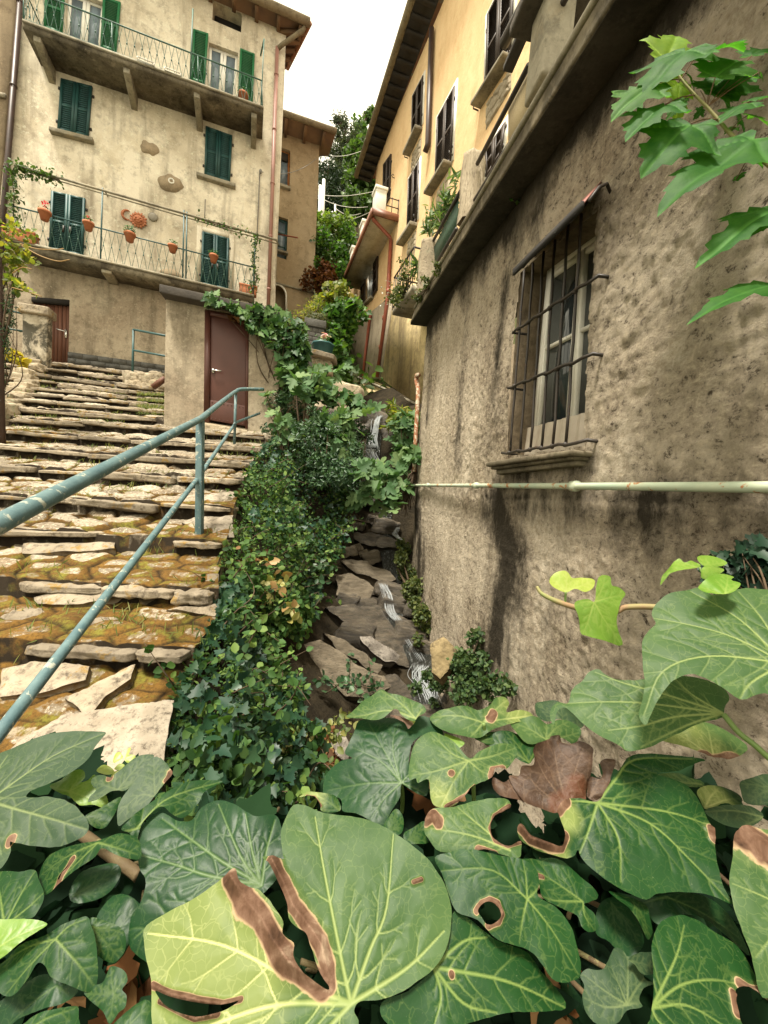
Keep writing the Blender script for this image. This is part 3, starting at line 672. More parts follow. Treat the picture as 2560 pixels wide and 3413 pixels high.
f.box(Q, .0, b, 0, Q.H, -.1, .004); f.box(Q, Q.W - b * .5, Q.W, 0, Q.H, -.1, .004); f.box(Q, b, Q.W - b * .5, Q.H - b, Q.H, -.1, .0035); dr = f.build('door_frame', M_DOORB, hut)
d = MB(); d.box(Q, b + .006, Q.W - b * .5 - .006, .05, Q.H - b - .006, -.06, -.022); d.box(Q, b + .006, Q.W - b * .5 - .006, .05, .38, -.03, -.012); dl = d.build('door', M_DOORB, hut, bevel=.004)
rv = MB()
for i in range(9):
    for v in (.08, .35): rv.obox(Q(b + .04 + i * (Q.W - b * 1.5 - .08) / 8, v, -.010), HP.t * .008, HP.n * .004, (0, 0, .008))
rv.build('rivet', M_DOORB, dl)
h_ = HP.hit(z2(1072, 960), -.02); h = MB(); h.obox(h_ + HP.n * .01, HP.t * .022, HP.n * .006, (0, 0, .035)); e_ = HP.t * (1 if HP.t[0] > 0 else -1)
h.tube([h_, h_ + HP.n * .05, h_ + HP.n * .055 + e_ * .14], .013, 8); h.build('handle', M_METAL, dl)
th = HP.hit(z2(1024, 1222)); th2 = HP.hit(z2(1250, 1262)); MB().prism([th + HP.n * .1, th2 + HP.n * .1, th2 - HP.n * .2, th - HP.n * .2], [0, 0, -.14]).build('threshold', M_STUD, hut, bevel=.02)
# ------------------------------------------------------------------ ground: hillside, ravine, stairs
ZS = lambda Y: -2.05 + .4765 * Y
def on_stair(p):
    r = ray(p); k = -2.05 / (r[2] - .4765 * r[1]); return r * k
def rough_box(c, ax, ay, az, seed=0, amp=.06, rnd_=.18, n=9, freq=1.6, lay=0.0):
    """a stone: rounded, noisy block with half-axes ax, ay, az"""
    g = np.linspace(-1, 1, n); U, V_ = np.meshgrid(g, g, indexing='ij'); o = np.ones_like(U); Vs = []; F = []; b = 0
    for f in range(6):
        k = f // 2; s = 1 if f % 2 else -1; P = [None] * 3; P[k] = o * s; P[(k + 1) % 3] = U * s; P[(k + 2) % 3] = V_
        Vs.append(np.stack([q.ravel() for q in P], 1))
        for i in range(n - 1):
            for j in range(n - 1): F.append((b + i * n + j, b + (i + 1) * n + j, b + (i + 1) * n + j + 1, b + i * n + j + 1))
        b += n * n
    P = np.concatenate(Vs); I = np.clip(P, -1 + rnd_, 1 - rnd_); d = P - I; L = np.linalg.norm(d, axis=1); nz = L > 1e-9
    P = I + d * np.where(nz, rnd_ / np.maximum(L, 1e-9), 0)[:, None]
    ax, ay, az, c = (np.array(q, float) for q in (ax, ay, az, c)); ln = [np.linalg.norm(q) for q in (ax, ay, az)]; mn = min(ln)
    Wp = P[:, 0:1] * ax + P[:, 1:2] * ay + P[:, 2:3] * az + c
    nn = P / np.linalg.norm(P, axis=1)[:, None]; dr = nn[:, 0:1] * ax / ln[0] + nn[:, 1:2] * ay / ln[1] + nn[:, 2:3] * az / ln[2]
    q = Wp * (freq / max(.1, max(ln))) + seed * 5.13
    Wp = Wp + dr * (amp * mn * 2.2 * fbm(q, 4, seed) + lay * mn * np.sin(9 * P[:, 2] + 3 * fbm(q, 2, seed + 3)))[:, None]
    return Wp, F
def add_rough(m, *a, **k): V, F = rough_box(*a, **k); return m.add(V, F)

def mk_stairmat():
    k = NT('mossy_stone_paving'); at_ = k.attr('moss').outputs['Fac']; ce = k.attr('cell').outputs['Fac']
    st = k.ramp(ce, [(0, (.19, .155, .11)), (.3, (.30, .255, .19)), (.6, (.14, .115, .08)), (.85, (.40, .35, .27)), (1, (.23, .175, .115))])
    st = k.mix(k.ramp(k.noise(26, 7, .75), [(.46, 0), (.6, .8)]), st, (.13, .10, .07)); st = k.mix(k.ramp(k.noise(40, 5, .7), [(.55, 0), (.62, .7)]), st, (.60, .54, .42))
    ms = k.mix(k.ramp(k.noise(3.5, 5, .65), [(.35, 0), (.65, 1)]), (.215, .115, .025), (.11, .06, .018)); ms = k.mix(k.ramp(k.noise(7, 6, .7), [(.5, 0), (.62, 1)]), ms, (.20, .18, .032)); ms = k.mix(k.ramp(k.noise(60, 5, .7), [(.45, 0), (.65, .7)]), ms, (.06, .035, .012))
    f = k.ramp(k.math('ADD', at_, k.math('MULTIPLY', k.math('SUBTRACT', k.noise(22, 6, .7), .5), .9)), [(.42, 0), (.56, 1)])
    c = k.mix(f, st, ms); c = k.mix(k.math('MULTIPLY', k.attr('gap').outputs['Fac'], k.ramp(k.noise(8, 4), [(.3, .45), (.5, 1)])), c, (.020, .014, .008)); h = k.mix(f, k.noise(45, 8, .72), k.noise(150, 3, .8))
    return k.fin(c, .9, k.bump(h, .8, .015), .15)
M_STAIR = mk_stairmat()
def mk_soil(name, cs, sc=4):
    k = NT(name); c = k.ramp(k.noise(sc, 7, .7), [(.3, cs[0]), (.5, cs[1]), (.7, cs[2])]); return k.fin(c, .95, k.bump(k.noise(sc * 6, 8, .7), .8, .05), .1)
M_SOIL = mk_soil('dark_soil', [(.012, .010, .007), (.03, .024, .015), (.055, .042, .026)]); M_HILL = mk_soil('hillside_soil', [(.03, .035, .015), (.05, .055, .022), (.08, .07, .03)], 1.5)
M_SLAB = m_stone('step_slab_stone', (.19, .155, .11), (.32, .27, .20), (.075, .058, .042), 5, .7, lich=(.24, .15, .04))
M_GRAN = m_stone('pale_granite', (.21, .175, .13), (.33, .285, .225), (.08, .063, .046), 9, .5)

Xs = [(2, 0)]
redge_px = [Dz(600, 935), Dz(545, 1000), Dz(510, 1090), Dz(490, 1180), Dz(470, 1250), Dz(472, 1330), Dz(420, 1430), Dz(385, 1510), Dz(352, 1650)]
RE = sorted([(on_stair(p)[1], on_stair(p)[0]) for p in redge_px]); RE = [(0.8, RE[0][1] + .02)] + RE + [(7.6, -2.1), (11, -2.3)]
XE = lambda Y: np.interp(Y, [a for a, _ in RE], [b for _, b in RE])
rpx = [(250, y) for y in (1233, 1256, 1278, 1297, 1319, 1338, 1363, 1388, 1430, 1471, 1529, 1591, 1697, 1811, 1988, 2190)]
RY = sorted(on_stair(p)[1] for p in rpx); RX = float(on_stair(rpx[9])[0])
RY = [1.0] + RY
tilt = lambda v: np.clip((v - 4.2) / 4.0, 0, 1) * .23
def Yof(X, v): return v + tilt(v) * (X + .8 * v)
def stair_z(v):
    """nosing line with a riser at each RY"""
    v = np.asarray(v, float); z = ZS(v) * 1.0
    for i, a in enumerate(RY):
        b = RY[i + 1] if i + 1 < len(RY) else a + 1.2
        rh = min(.15, .52 * .4765 * (b - a)); s = (v >= a) & (v < b); t = (v - a) / (b - a)
        z = np.where(s, ZS(a) + rh * .5 + t * (ZS(b) - ZS(a) - rh), z)
    return z
vs = [1.0]
while vs[-1] < 10.4: vs.append(vs[-1] + (.008 + .0022 * vs[-1]))
vs = np.array(sorted([v for v in vs if min(abs(v - a) for a in RY) > .006] + [a - .002 for a in RY] + [a + .002 for a in RY]))
us = np.linspace(0, 1, 420)
Vg, Ug = np.meshgrid(vs, us, indexing='ij')
xl = -2.2 - .95 * Vg; xr = XE(Vg); Xg = xl + (xr - xl) * Ug ** .85; Yg = Yof(Xg, Vg)
d1, gap, cid = worley(Xg / .30 + .25 * fbm(np.stack([Xg * 3, Vg * 3, 0 * Xg], -1), 2, 5), Vg / .17 + .2 * fbm(np.stack([Xg * 3, Vg * 3, 0 * Xg + 4], -1), 2, 6), 3)
edge = np.clip(gap / .28, 0, 1); stone = edge ** .6
big = fbm(np.stack([Xg * .8, Vg * .8, 0 * Xg], -1), 3, 11)
mossy = np.clip(.30 + .62 * np.clip((4.6 - Vg) / 2.2, 0, 1) * np.clip((Xg + 4.0) / 1.6, 0, 1) + .5 * big + .30 * np.exp(-np.maximum(xr - Xg, 0) / .35) * np.clip((5.5 - Vg) / 2, 0, 1), 0, 1)
cover = np.clip((mossy - .60) * 2.2 + .35 * fbm(np.stack([Xg * 5, Vg * 5, 0 * Xg], -1), 3, 21), 0, 1)
hgt = (.018 + .042 * cid) * stone * (1 - .55 * cover) + .018 * fbm(np.stack([Xg * 9, Vg * 9, 0 * Xg], -1), 4, 8) + .02 * cover
Zg = stair_z(Vg) + hgt
moss = np.clip(.5 + (mossy * 1.0 - np.clip(gap / .42, 0, 1)) * 1.5, 0, 1); rz = np.min(np.abs(Vg[..., None] - np.array(RY)), -1) < .004  # rz: soil and the shade under nosings put into the riser colour
nv, nu = Xg.shape; ii = (np.arange(nv - 1)[:, None] * nu + np.arange(nu - 1)[None]).ravel()
Fl = (np.stack([ii, ii + 1, ii + nu + 1, ii + nu], 1).ravel(), np.full(len(ii), 4, np.int32))
stairs = link('stone_stairway', np.stack([Xg, Yg, Zg], -1).reshape(-1, 3), Fl, M_STAIR, None, True, {'moss': moss.ravel(), 'cell': cid.ravel(), 'gap': np.maximum(np.clip(1 - gap / .13, 0, 1), rz * 1.0).ravel()})
tag(stairs, 'broad cobbled stair path with mossy stones climbing to the plank door', 'stairs', kind='structure')
sid = 0
for i, a in enumerate(RY[1:]):
    b = (RY[i + 2] if i + 2 < len(RY) else a + .5); rh = min(.15, .52 * .4765 * (b - a)); x = -2.2 - .95 * a + .3 + rnd.random() * .4; xe = float(XE(a)) - .02
    if a > 6.0: xe = -3.75 - .25 * (a - 6)
    while x < xe - .12:
        L = rnd.uniform(.45, 1.4) if a > 3 else rnd.uniform(.3, .9); L = min(L, xe - x)
        if rnd.random() < (.35 if a < 3.3 else .10) : x += L; continue
        xc = x + L / 2; y = float(Yof(xc, a)); z = float(stair_z(a + .003)); dp = rnd.uniform(.10, .17); tl = float(tilt(a))
        hh_ = min(rh * .5, rnd.uniform(.018, .042)); V, F = rough_box((xc, y + dp - rnd.uniform(.055, .095), z - hh_ + rnd.uniform(.008, .03)), np.array((1, tl + rnd.uniform(-.06, .06), rnd.uniform(-.035, .035))) * (L / 2 - .006), (0, dp, rnd.uniform(-.01, .012)), (0, 0, hh_), sid, .42, .35, 15, 3.5)
        link('step_slab', V, F, M_SLAB, stairs, True); sid += 1; x += L
# flat kerb stones along the ravine edge, the big pale slab at the near end
def px_slab(px, depth_plane, th, seed, n=26, amp=.02, ew=.02):
    """flat stone with a pixel-traced outline on a sloping plane, real thickness below"""
    P = [depth_plane(p) for p in px]; c = np.mean(P, 0); nr = np.cross(P[1] - P[0], P[2] - P[0]); nr /= np.linalg.norm(nr); nr = nr if nr[2] > 0 else -nr
    e = P[1] - P[0]; e /= np.linalg.norm(e); f = np.cross(nr, e); q = np.array([[(p - c) @ e, (p - c) @ f] for p in P])
    bp = []; 
    for i in range(len(q)):
        a, b = q[i], q[(i + 1) % len(q)]; k = max(2, int(np.linalg.norm(b - a) / .03))
        for j in range(k): bp.append(a + (b - a) * j / k)
    bp = np.array(bp); bp = bp + ew * np.stack([fbm(np.c_[bp * 9, bp[:, :1] * 0 + seed], 3, seed), fbm(np.c_[bp * 9, bp[:, :1] * 0 + seed + 9], 3, seed + 1)], 1)
    lo, hi = bp.min(0), bp.max(0); s = max(hi - lo) / n; G = np.stack(np.meshgrid(np.arange(lo[0], hi[0], s), np.arange(lo[1], hi[1], s), indexing='ij'), -1).reshape(-1, 2)
    G = G[inside(G, bp)]; dm = np.min(np.linalg.norm(G[:, None] - bp[None], axis=2), 1) if len(G) else np.array([]); G = G[dm > s * .5]
    pts = np.concatenate([bp, G]); nb = len(bp)
    vo, eo, fo, *_ = delaunay_2d_cdt([Vector(p) for p in pts], [(i, (i + 1) % nb) for i in range(nb)], [], 1, 1e-6)
    vo = np.array([[v[0], v[1]] for v in vo]); db = np.min(np.linalg.norm(vo[:, None] - bp[None], axis=2), 1)
    T = c + vo[:, :1] * e + vo[:, 1:] * f; T = T + nr * (amp * fbm(T * 6 + seed, 4, seed) - .02 * np.exp(-(db / .02)))[:, None]
    V = list(T); F = [tuple(x) for x in fo]; b0 = len(V)
    loop = [int(np.argmin(np.linalg.norm(vo - p, axis=1))) for p in bp]
    for k in range(1, 4):
        for i in loop: V.append(T[i] - nr * th * k / 3 + (c - T[i]) * (-.02 + .05 * k / 3) + nr * .0)
    for k in range(3):
        for i in range(nb):
            j = (i + 1) % nb; A = loop if k == 0 else list(range(b0 + (k - 1) * nb, b0 + k * nb)); B = list(range(b0 + k * nb, b0 + (k + 1) * nb)); F.append((A[i], B[i], B[j], A[j]))
    return np.array(V), F
up_pl = lambda off: (lambda p: (lambda r: r * ((-2.05 + off) / (r[2] - .4765 * r[1])))(ray(p)))
V, F = px_slab([z7(20, 2230), z7(130, 2120), z7(370, 1995), z7(640, 1945), z7(985, 1915), z7(950, 2090), z7(925, 2260), z7(860, 2420), z7(500, 2520), z7(60, 2480)], up_pl(.09), .18, 3, 40)
link('kerb_slab', V, F, M_GRAN, stairs, False)
for j, px in enumerate(([z7(870, 830), z7(935, 770), z7(1340, 735), z7(1335, 840), z7(1050, 850)], [z7(1030, 915), z7(1100, 880), z7(1320, 870), z7(1310, 915), z7(1130, 935)], [z7(1050, 950), z7(1160, 920), z7(1330, 925), z7(1320, 1000), z7(1150, 1000)],
                        [z7(775, 1270), z7(900, 1235), z7(1235, 1200), z7(1250, 1260), z7(960, 1330), z7(775, 1340)], [z7(945, 1405), z7(1100, 1375), z7(1240, 1370), z7(1240, 1435), z7(1100, 1420)], [z7(360, 1900), z7(640, 1760), z7(770, 1700), z7(750, 1790), z7(600, 1880), z7(480, 2010)],
                        [z7(0, 1740), z7(180, 1690), z7(300, 1700), z7(500, 1720), z7(480, 1790), z7(300, 1850), z7(0, 1900)], [z7(190, 1330), z7(330, 1290), z7(740, 1240), z7(735, 1320), z7(420, 1370), z7(190, 1370)], [z7(505, 920), z7(560, 905), z7(640, 915), z7(575, 940)], [z7(130, 1030), z7(650, 1020), z7(645, 1060), z7(120, 1085)],
                        [z7(225, 1220), z7(300, 1180), z7(415, 1185), z7(400, 1240), z7(280, 1260)], [z7(330, 1540), z7(560, 1440), z7(655, 1450), z7(660, 1520), z7(470, 1560)], [z7(0, 1450), z7(90, 1400), z7(235, 1390), z7(225, 1430), z7(60, 1470)])):
    V, F = px_slab(px, up_pl(.045 if j < 3 else .05), .12, 20 + j, 16); link('kerb_slab', V, F, M_GRAN if j in (0, 1, 2) else M_SLAB, stairs, False)
# ravine
SY = [2.0, 2.8, 3.62, 4.33, 5.15, 5.98, 6.95, 7.12, 7.55, 9, 12]; SX = [.8, .72, .5, .3, .07, .03, -.25, -.28, -.31, -.5, -1.2]; SZ = [-2.35, -2.15, -1.97, -1.72, -1.3, -.68, .36, .5, 1.5, 1.75, 3.2]
def ravine_z(X, Y):
    xc = np.interp(Y, SY, SX); zc_ = np.interp(Y, SY, SZ); xe = XE(Y); zt = ZS(Y) - .05
    t = np.clip((xc - .22 - X) / np.maximum(xc - .22 - xe, .1), 0, 1.0); tr_ = np.clip((X - xc - .2) / .8, 0, 1)
    return zc_ + (zt - zc_) * (.35 * t + .65 * t ** 2.2) + tr_ * .35
yy = np.linspace(.75, 11, 240); tt = np.linspace(0, 1, 90); Yr, Tr = np.meshgrid(yy, tt, indexing='ij'); Xr = XE(Yr) - .02 + (2.6 - XE(Yr)) * Tr
Zr = ravine_z(Xr, Yr) + .05 * fbm(np.stack([Xr * 3, Yr * 3, 0 * Xr], -1), 4, 4) * np.clip(Tr * 20, 0, 1) - .03
n1, n2 = Xr.shape; ii = (np.arange(n1 - 1)[:, None] * n2 + np.arange(n2 - 1)[None]).ravel()
rav = link('ravine_ground', np.stack([Xr, Yr, Zr], -1).reshape(-1, 3), (np.stack([ii, ii + 1, ii + n2 + 1, ii + n2], 1).ravel(), np.full(len(ii), 4, np.int32)), M_SOIL, None, True)
tag(rav, 'dark earth and rock bed of the stream gully', 'ground', kind='structure')
# retaining wall under the stair edge, and the wide ground
m = MB(); ys = np.linspace(.8, 10.5, 60); top = [(XE(y) + .0, y, ZS(y) - .02) for y in ys]
m.add(top + [(x + .08, y, z - 1.1) for x, y, z in top], [(i, i + 1, 60 + i + 1, 60 + i) for i in range(59)]); tag(m.build('retaining_wall', M_STUD), 'rubble retaining wall carrying the ravine side of the stair path', 'wall')
gx = np.concatenate([np.linspace(-60, -8, 14), np.linspace(-7, 7, 40), np.linspace(8, 60, 14)]); gy = np.concatenate([np.linspace(-40, 8.4, 10), np.linspace(9, 30, 50), np.linspace(32, 300, 40)])
GX, GY = np.meshgrid(gx, gy, indexing='ij')
hill_z = lambda X, Y: np.where(Y < 8.8, -2.7, 1.5 + .45 * np.minimum(Y - 8.8, 60) + .42 * np.clip(Y - 14, 0, 34) + .02 * np.maximum(Y - 68, 0)) - np.where(Y < 11.5, .6, 0)
GZ = hill_z(GX, GY) + .25 * fbm(np.stack([GX * .3, GY * .3, 0 * GX], -1), 4, 9) * (GY > 9)
n1, n2 = GX.shape; ii = (np.arange(n1 - 1)[:, None] * n2 + np.arange(n2 - 1)[None]).ravel()
tag(link('hillside', np.stack([GX, GY, GZ], -1).reshape(-1, 3), (np.stack([ii, ii + n2, ii + n2 + 1, ii + 1], 1).ravel(), np.full(len(ii), 4, np.int32)), M_HILL, None, True), 'steep overgrown hillside behind the houses', 'ground', kind='structure')

# ------------------------------------------------------------------ grey rough-cast wall on the right
KW = .69                                                  # size of everything belonging to this wall
RW = Plane(Dz(905, 830), 8.15 * KW, -8.3); RW.k = KW
RT = RW.t if RW.t[1] < 0 else -RW.t                       # along the wall, towards the camera
RC = RW.hit(Dz(905, 830)); wsz = lambda P: np.array([(P - RC) @ RT, P[2]])
topA, topB = wsz(RW.hit(z4(440, 1792), .30)), wsz(RW.hit(z4(1500, 95), .30))
topz = lambda s: topA[1] + (topB[1] - topA[1]) * (s - topA[0]) / (topB[0] - topA[0])
gpx = [Dz(1124, 588), Dz(1290, 452), Dz(1262, 968), Dz(1094, 990)]
gsz = np.array([wsz(RW.hit(p)) for p in gpx])
S0, S1 = 0.0, 5.9; ns, nz_ = 560, 380
s_ = np.linspace(S0, S1, ns); t_ = np.linspace(0, 1, nz_); Sg, Tg = np.meshgrid(s_, t_, indexing='ij'); ZB = -2.7; Zg = ZB + (topz(Sg) - ZB) * Tg
P3 = np.stack([Sg, Zg, 0 * Sg], -1)
smo = .45 + .75 * vnoise(P3 * 1.4 + 3); rough = smo * .012 * fbm(P3 * np.array([19, 16, 1]), 4, 2, .7) + .025 * fbm(P3 * 1.2, 3, 5) + smo * .012 * np.abs(fbm(P3 * 22, 3, 7))
rough += np.where(Zg < -1.2, .1 * np.clip((-1.2 - Zg) / .8, 0, 1.5) ** 2, 0)
rough -= .22 * np.exp(-((Sg - S0) / .12) ** 2)           # rounded corner
base = RC[None, None] + RT * Sg[..., None] + RW.n * rough[..., None]; base[..., 2] = Zg
def stroke(px, w, soft=.5, seed=0):
    q = np.array([wsz(RW.hit(p)) for p in px]); w = w * KW; d = np.full(Sg.shape, 9.0)
    wob = .5 * w * fbm(P3 * 3.0, 3, seed + 40)
    for a, b in zip(q[:-1], q[1:]):
        ab = b - a; t = np.clip(((Sg - a[0]) * ab[0] + (Zg - a[1]) * ab[1]) / (ab @ ab + 1e-9), 0, 1); d = np.minimum(d, np.hypot(Sg - a[0] - t * ab[0], Zg - a[1] - t * ab[1]))
    return np.clip((w - d + wob) / (w * soft) + .5, 0, 1)
dark = np.zeros_like(Sg); pale = np.zeros_like(Sg)
for px, w, a in (([Dz(900, 860), Dz(898, 1050), Dz(905, 1250)], .22, 1), ([Dz(1066, 1075), Dz(1100, 1190), Dz(1082, 1330), Dz(1062, 1440)], .20, 1.0), ([Dz(1120, 1095), Dz(1300, 1105), Dz(1640, 1125)], .13, .7), ([Dz(1010, 620), Dz(1000, 760), Dz(985, 1000)], .10, .65), ([Dz(930, 740), Dz(925, 900)], .10, .6), ([Dz(1090, 600), Dz(1075, 800), Dz(1066, 980)], .10, .7), ([Dz(1072, 760), Dz(1060, 960)], .12, .6), ([Dz(1000, 800), Dz(985, 960)], .07, .45),
                 ([Dz(1090, 1075), Dz(1300, 1075), Dz(1659, 1090)], .05, .8), ([Dz(1085, 1035), Dz(1285, 1015)], .07, .7), ([Dz(1270, 985), Dz(1272, 1030)], .05, .6), ([Dz(915, 1290), Dz(925, 1380)], .1, .6), ([Dz(1180, 1320), Dz(1140, 1450)], .1, .4), ([Dz(1480, 1110), Dz(1640, 1150)], .14, .5)):
    dark = np.maximum(dark, a * stroke(px, w * 1.5, 2.4, int(px[0][0])) * np.clip(.75 + .7 * fbm(np.stack([Sg * 8, Zg * 1.5, 0 * Sg], -1), 4, 51), 0, 1))
tl = topz(Sg) - Zg; dark = np.maximum(dark, 1.0 * np.clip(1.05 - tl / (.42 + .45 * fbm(np.stack([Sg * 3.2, Zg * .25, 0 * Sg], -1), 4, 3)), 0, 1))  # band under the slab: mostly its shade, some stain, put into the colour
for px, w, a in (([Dz(965, 720), Dz(950, 900), Dz(945, 1030)], .2, .7), ([Dz(1022, 880), Dz(1005, 1035)], .1, .8), ([Dz(965, 1080), Dz(978, 1280)], .24, .85), ([Dz(1045, 1120), Dz(1035, 1270)], .09, .8), ([Dz(1165, 1130), Dz(1185, 1240), Dz(1150, 1330), Dz(1100, 1400)], .2, .8),
                 ([Dz(1350, 920), Dz(1340, 1015)], .045, .9), ([Dz(1440, 770), Dz(1450, 765)], .05, 1), ([Dz(1290, 890), Dz(1298, 1010)], .06, .55), ([Dz(1400, 700), Dz(1520, 560)], .25, .35), ([Dz(1260, 1330), Dz(1280, 1400)], .12, .5)):
    pale = np.maximum(pale, a * stroke(px, w * 1.5, 2.2, int(px[0][1])) * np.clip(.55 + .9 * fbm(np.stack([Sg * 9, Zg * 2.0, 0 * Sg], -1), 4, 31), .2, 1) * 1.5)
vid = np.arange(ns * nz_).reshape(ns, nz_); ii = vid[:-1, :-1].ravel(); cx = (Sg[:-1, :-1] + Sg[1:, 1:]).ravel() / 2; cz = (Zg[:-1, :-1] + Zg[1:, 1:]).ravel() / 2
keep = ~inside(np.stack([cx, cz], 1), gsz.mean(0) + (gsz - gsz.mean(0)) * .985); ii = ii[keep]
def mk_rough():
    k = NT('rough_cast_plaster'); st = k.noise(1.0, 6, .65, k.pos((10, 10, .7))); d = k.attr('dark').outputs['Fac']; p = k.attr('pale').outputs['Fac']
    c = k.mix(k.ramp(k.noise(1.9, 7, .7), [(.36, 0), (.62, 1)]), (.29, .235, .17), (.52, .445, .345))
    hb = k.noise(23, 10, .82, k.pos((1, 1, 1.25)), .3)
    c = k.mix(k.ramp(hb, [(.385, .95), (.465, 0)]), c, (.055, .040, .026)); c = k.mix(k.ramp(hb, [(.515, 0), (.60, .85)]), c, (.58, .49, .36))  # pits darkened, bumps lightened: shading of the relief put into the colour
    nz = k.math('MULTIPLY', k.math('SUBTRACT', k.noise(9, 9, .78, k.pos((1, 1, .45))), .5), 1.7)
    c = k.mix(k.ramp(k.math('ADD', p, k.math('MULTIPLY', nz, k.math('POWER', p, .5))), [(.14, 0), (.6, .82)]), c, k.mix(k.ramp(k.noise(30, 8, .8), [(.4, 0), (.6, 1)]), (.42, .345, .25), (.66, .58, .46)))
    c = k.mix(k.math('MULTIPLY', k.ramp(st, [(.56, 0), (.70, 1)]), .3), c, (.06, .046, .032))
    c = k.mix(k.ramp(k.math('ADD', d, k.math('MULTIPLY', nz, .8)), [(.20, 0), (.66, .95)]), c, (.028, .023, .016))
    h = k.mix(.65, hb, k.noise(60, 8, .75))
    pt_ = k.ramp(k.noise(1.1, 6, .68, dist=.5), [(.52, 0), (.62, .8)]); c = k.mix(k.math('MULTIPLY', pt_, k.math('SUBTRACT', 1.0, d, True)), c, k.mix(k.ramp(k.noise(30, 8, .75), [(.4, 0), (.62, 1)]), (.33, .26, .175), (.60, .52, .40)))
    return k.fin(c, .95, k.bump(h, 1.0, .045), .1)
gw = thing('grey_building', RC + RT * 3 + [0, 0, -2], 'rough grey building with barred window and a terrace on top', 'building')
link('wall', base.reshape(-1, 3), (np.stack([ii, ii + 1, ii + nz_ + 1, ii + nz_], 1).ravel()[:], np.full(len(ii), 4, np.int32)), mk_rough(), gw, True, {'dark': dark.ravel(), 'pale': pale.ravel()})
M_RWP = m_stucco('reveal_plaster', (.15, .115, .075), (.22, .175, .12), (.05, .04, .03), (.26, .21, .15), .7, .6, 3, 40)
e0 = RC + RW.n * -.2; e0[2] = -2.7; MB().prism([e0, e0 + np.array([1.7, .3, 0]), e0 + np.array([1.7, .3, topz(0) + 2.6]), e0 + np.array([0, 0, topz(0) + 2.6])], RT * .1).build('end_wall', M_RWP, gw)
RWn, RTk = RW.n * KW, RT * KW
# recess behind the grille
Qo = [RW.hit(p) for p in gpx]; m = MB()
grow = [Qo[i] + (Qo[i] - np.mean(Qo, 0)) * .012 for i in range(4)]
for i in range(4):
    a, b = grow[i], grow[(i + 1) % 4]; m.add([a + RWn * -.002, b + RWn * -.002, b - RWn * .36, a - RWn * .36], [(0, 1, 2, 3)])
m.build('reveal', M_RWP, gw)
fpx = [z5(655, 1240), z5(866, 1085), r1(812, 690), r1(574, 728)]
fpx = [fpx[0], tuple(np.array(fpx[0]) + (np.array(fpx[1]) - np.array(fpx[0])) * 1.75), tuple(np.array(fpx[3]) + (np.array(fpx[2]) - np.array(fpx[3])) * 1.75), fpx[3]]
Q = Quad(RW, fpx, -.26); f = MB(); t = .075
f.box(Q, 0, t, 0, Q.H, -.04, .03); f.box(Q, Q.W - t, Q.W, 0, Q.H, -.04, .03); f.box(Q, t, Q.W - t, Q.H - t, Q.H, -.038, .028); f.box(Q, t, Q.W - t, 0, t, -.038, .028)
cmx = Q.W * .535
for a, b in ((t, cmx - .008), (cmx + .008, Q.W - t)):
    f.box(Q, a + .004, a + .05, t, Q.H - t, -.03, .045); f.box(Q, b - .05, b - .004, t, Q.H - t, -.03, .045)
    for v in (t + .002, Q.H * .56, Q.H - t - .05): f.box(Q, a + .05, b - .05, v, v + (.045 if v < Q.H * .5 or v > Q.H * .8 else .028), -.028, .043)
gwin = f.build('window', M_WHITE, gw)
for a, b in ((t + .05, cmx - .06), (cmx + .06, Q.W - t - .05)): MB().box(Q, a, b, t, Q.H - t, 0, .012).build('pane', M_GLASSD, gwin)
lace = m_paint('faded_plastic_sheet', (.50, .44, .36), (.42, .36, .29), .5, None, 30); m = MB(); n = 40
for i in range(n):
    a, b = i * (Q.W + .08) / n - .05, (i + 1) * (Q.W + .08) / n - .05; wa_, wb_ = .055 + .008 * math.sin(i * 1.7), .055 + .008 * math.sin((i + 1) * 1.7)
    m.add([Q(a, -.05, wa_ + .02), Q(b, -.05, wb_ + .02), Q(b, Q.H * .165, wb_), Q(a, Q.H * .165, wa_)], [(0, 1, 2, 3)])
m.build('plastic_sheet', lace, gwin)
MB().prism([Qo[i] - RWn * .4 for i in range(4)], -RWn * .05).build('backing', M_DARK, gw)
bars = [(z5(535, 1245), r1(470, 700)), (z5(577, 1212), r1(517, 694)), (z5(625, 1160), r1(566, 684)), (z5(677, 1108), r1(618, 676)), (z5(738, 1035), r1(669, 668)), (z5(800, 985), r1(729, 662))]
gr = thing('window_grille', RW.hit(r1(600, 690), .1), 'dark iron bar grille over the window of the grey wall', 'window grille')
for a, b in bars:
    P0, P1 = RW.hit(a, .06), RW.hit(b, .06); k = 9; MB().tube([P0 * (1 - i / k) + P1 * i / k + RTk * .006 * math.sin(i * 2.3 + a[0]) for i in range(k + 1)], .0115 * KW, 8).build('bar', M_IRON, gr, True)
for a, b in ((z5(482, 1532), z5(878, 1268)), (r1(460, 407), r1(852, 250)), (r1(433, 708), r1(824, 650))):
    P0, P1 = RW.hit(a, .075), RW.hit(b, .075); m = MB(); k = 12
    m.tube([P0 - RWn * .16] + [P0 * (1 - i / k) + P1 * i / k + np.array([0, 0, .006 * math.sin(i * 2.1 + a[0])]) for i in range(k + 1)] + [P1 - RWn * .16], .0125 * KW, 8)
    for c_, d_ in bars:
        B0, B1 = RW.hit(c_, .06), RW.hit(d_, .06); u = (P1 - P0); 
        Am = np.array([[u @ u, -(u @ (B1 - B0))], [u @ (B1 - B0), -((B1 - B0) @ (B1 - B0))]]); x = np.linalg.solve(Am, [(B0 - P0) @ u, (B0 - P0) @ (B1 - B0)]); q = P0 + u * x[0]
        m.ball(q - RWn * .006, .014, 1, .1, 5)
    m.build('crossbar', M_IRON, gr, True)
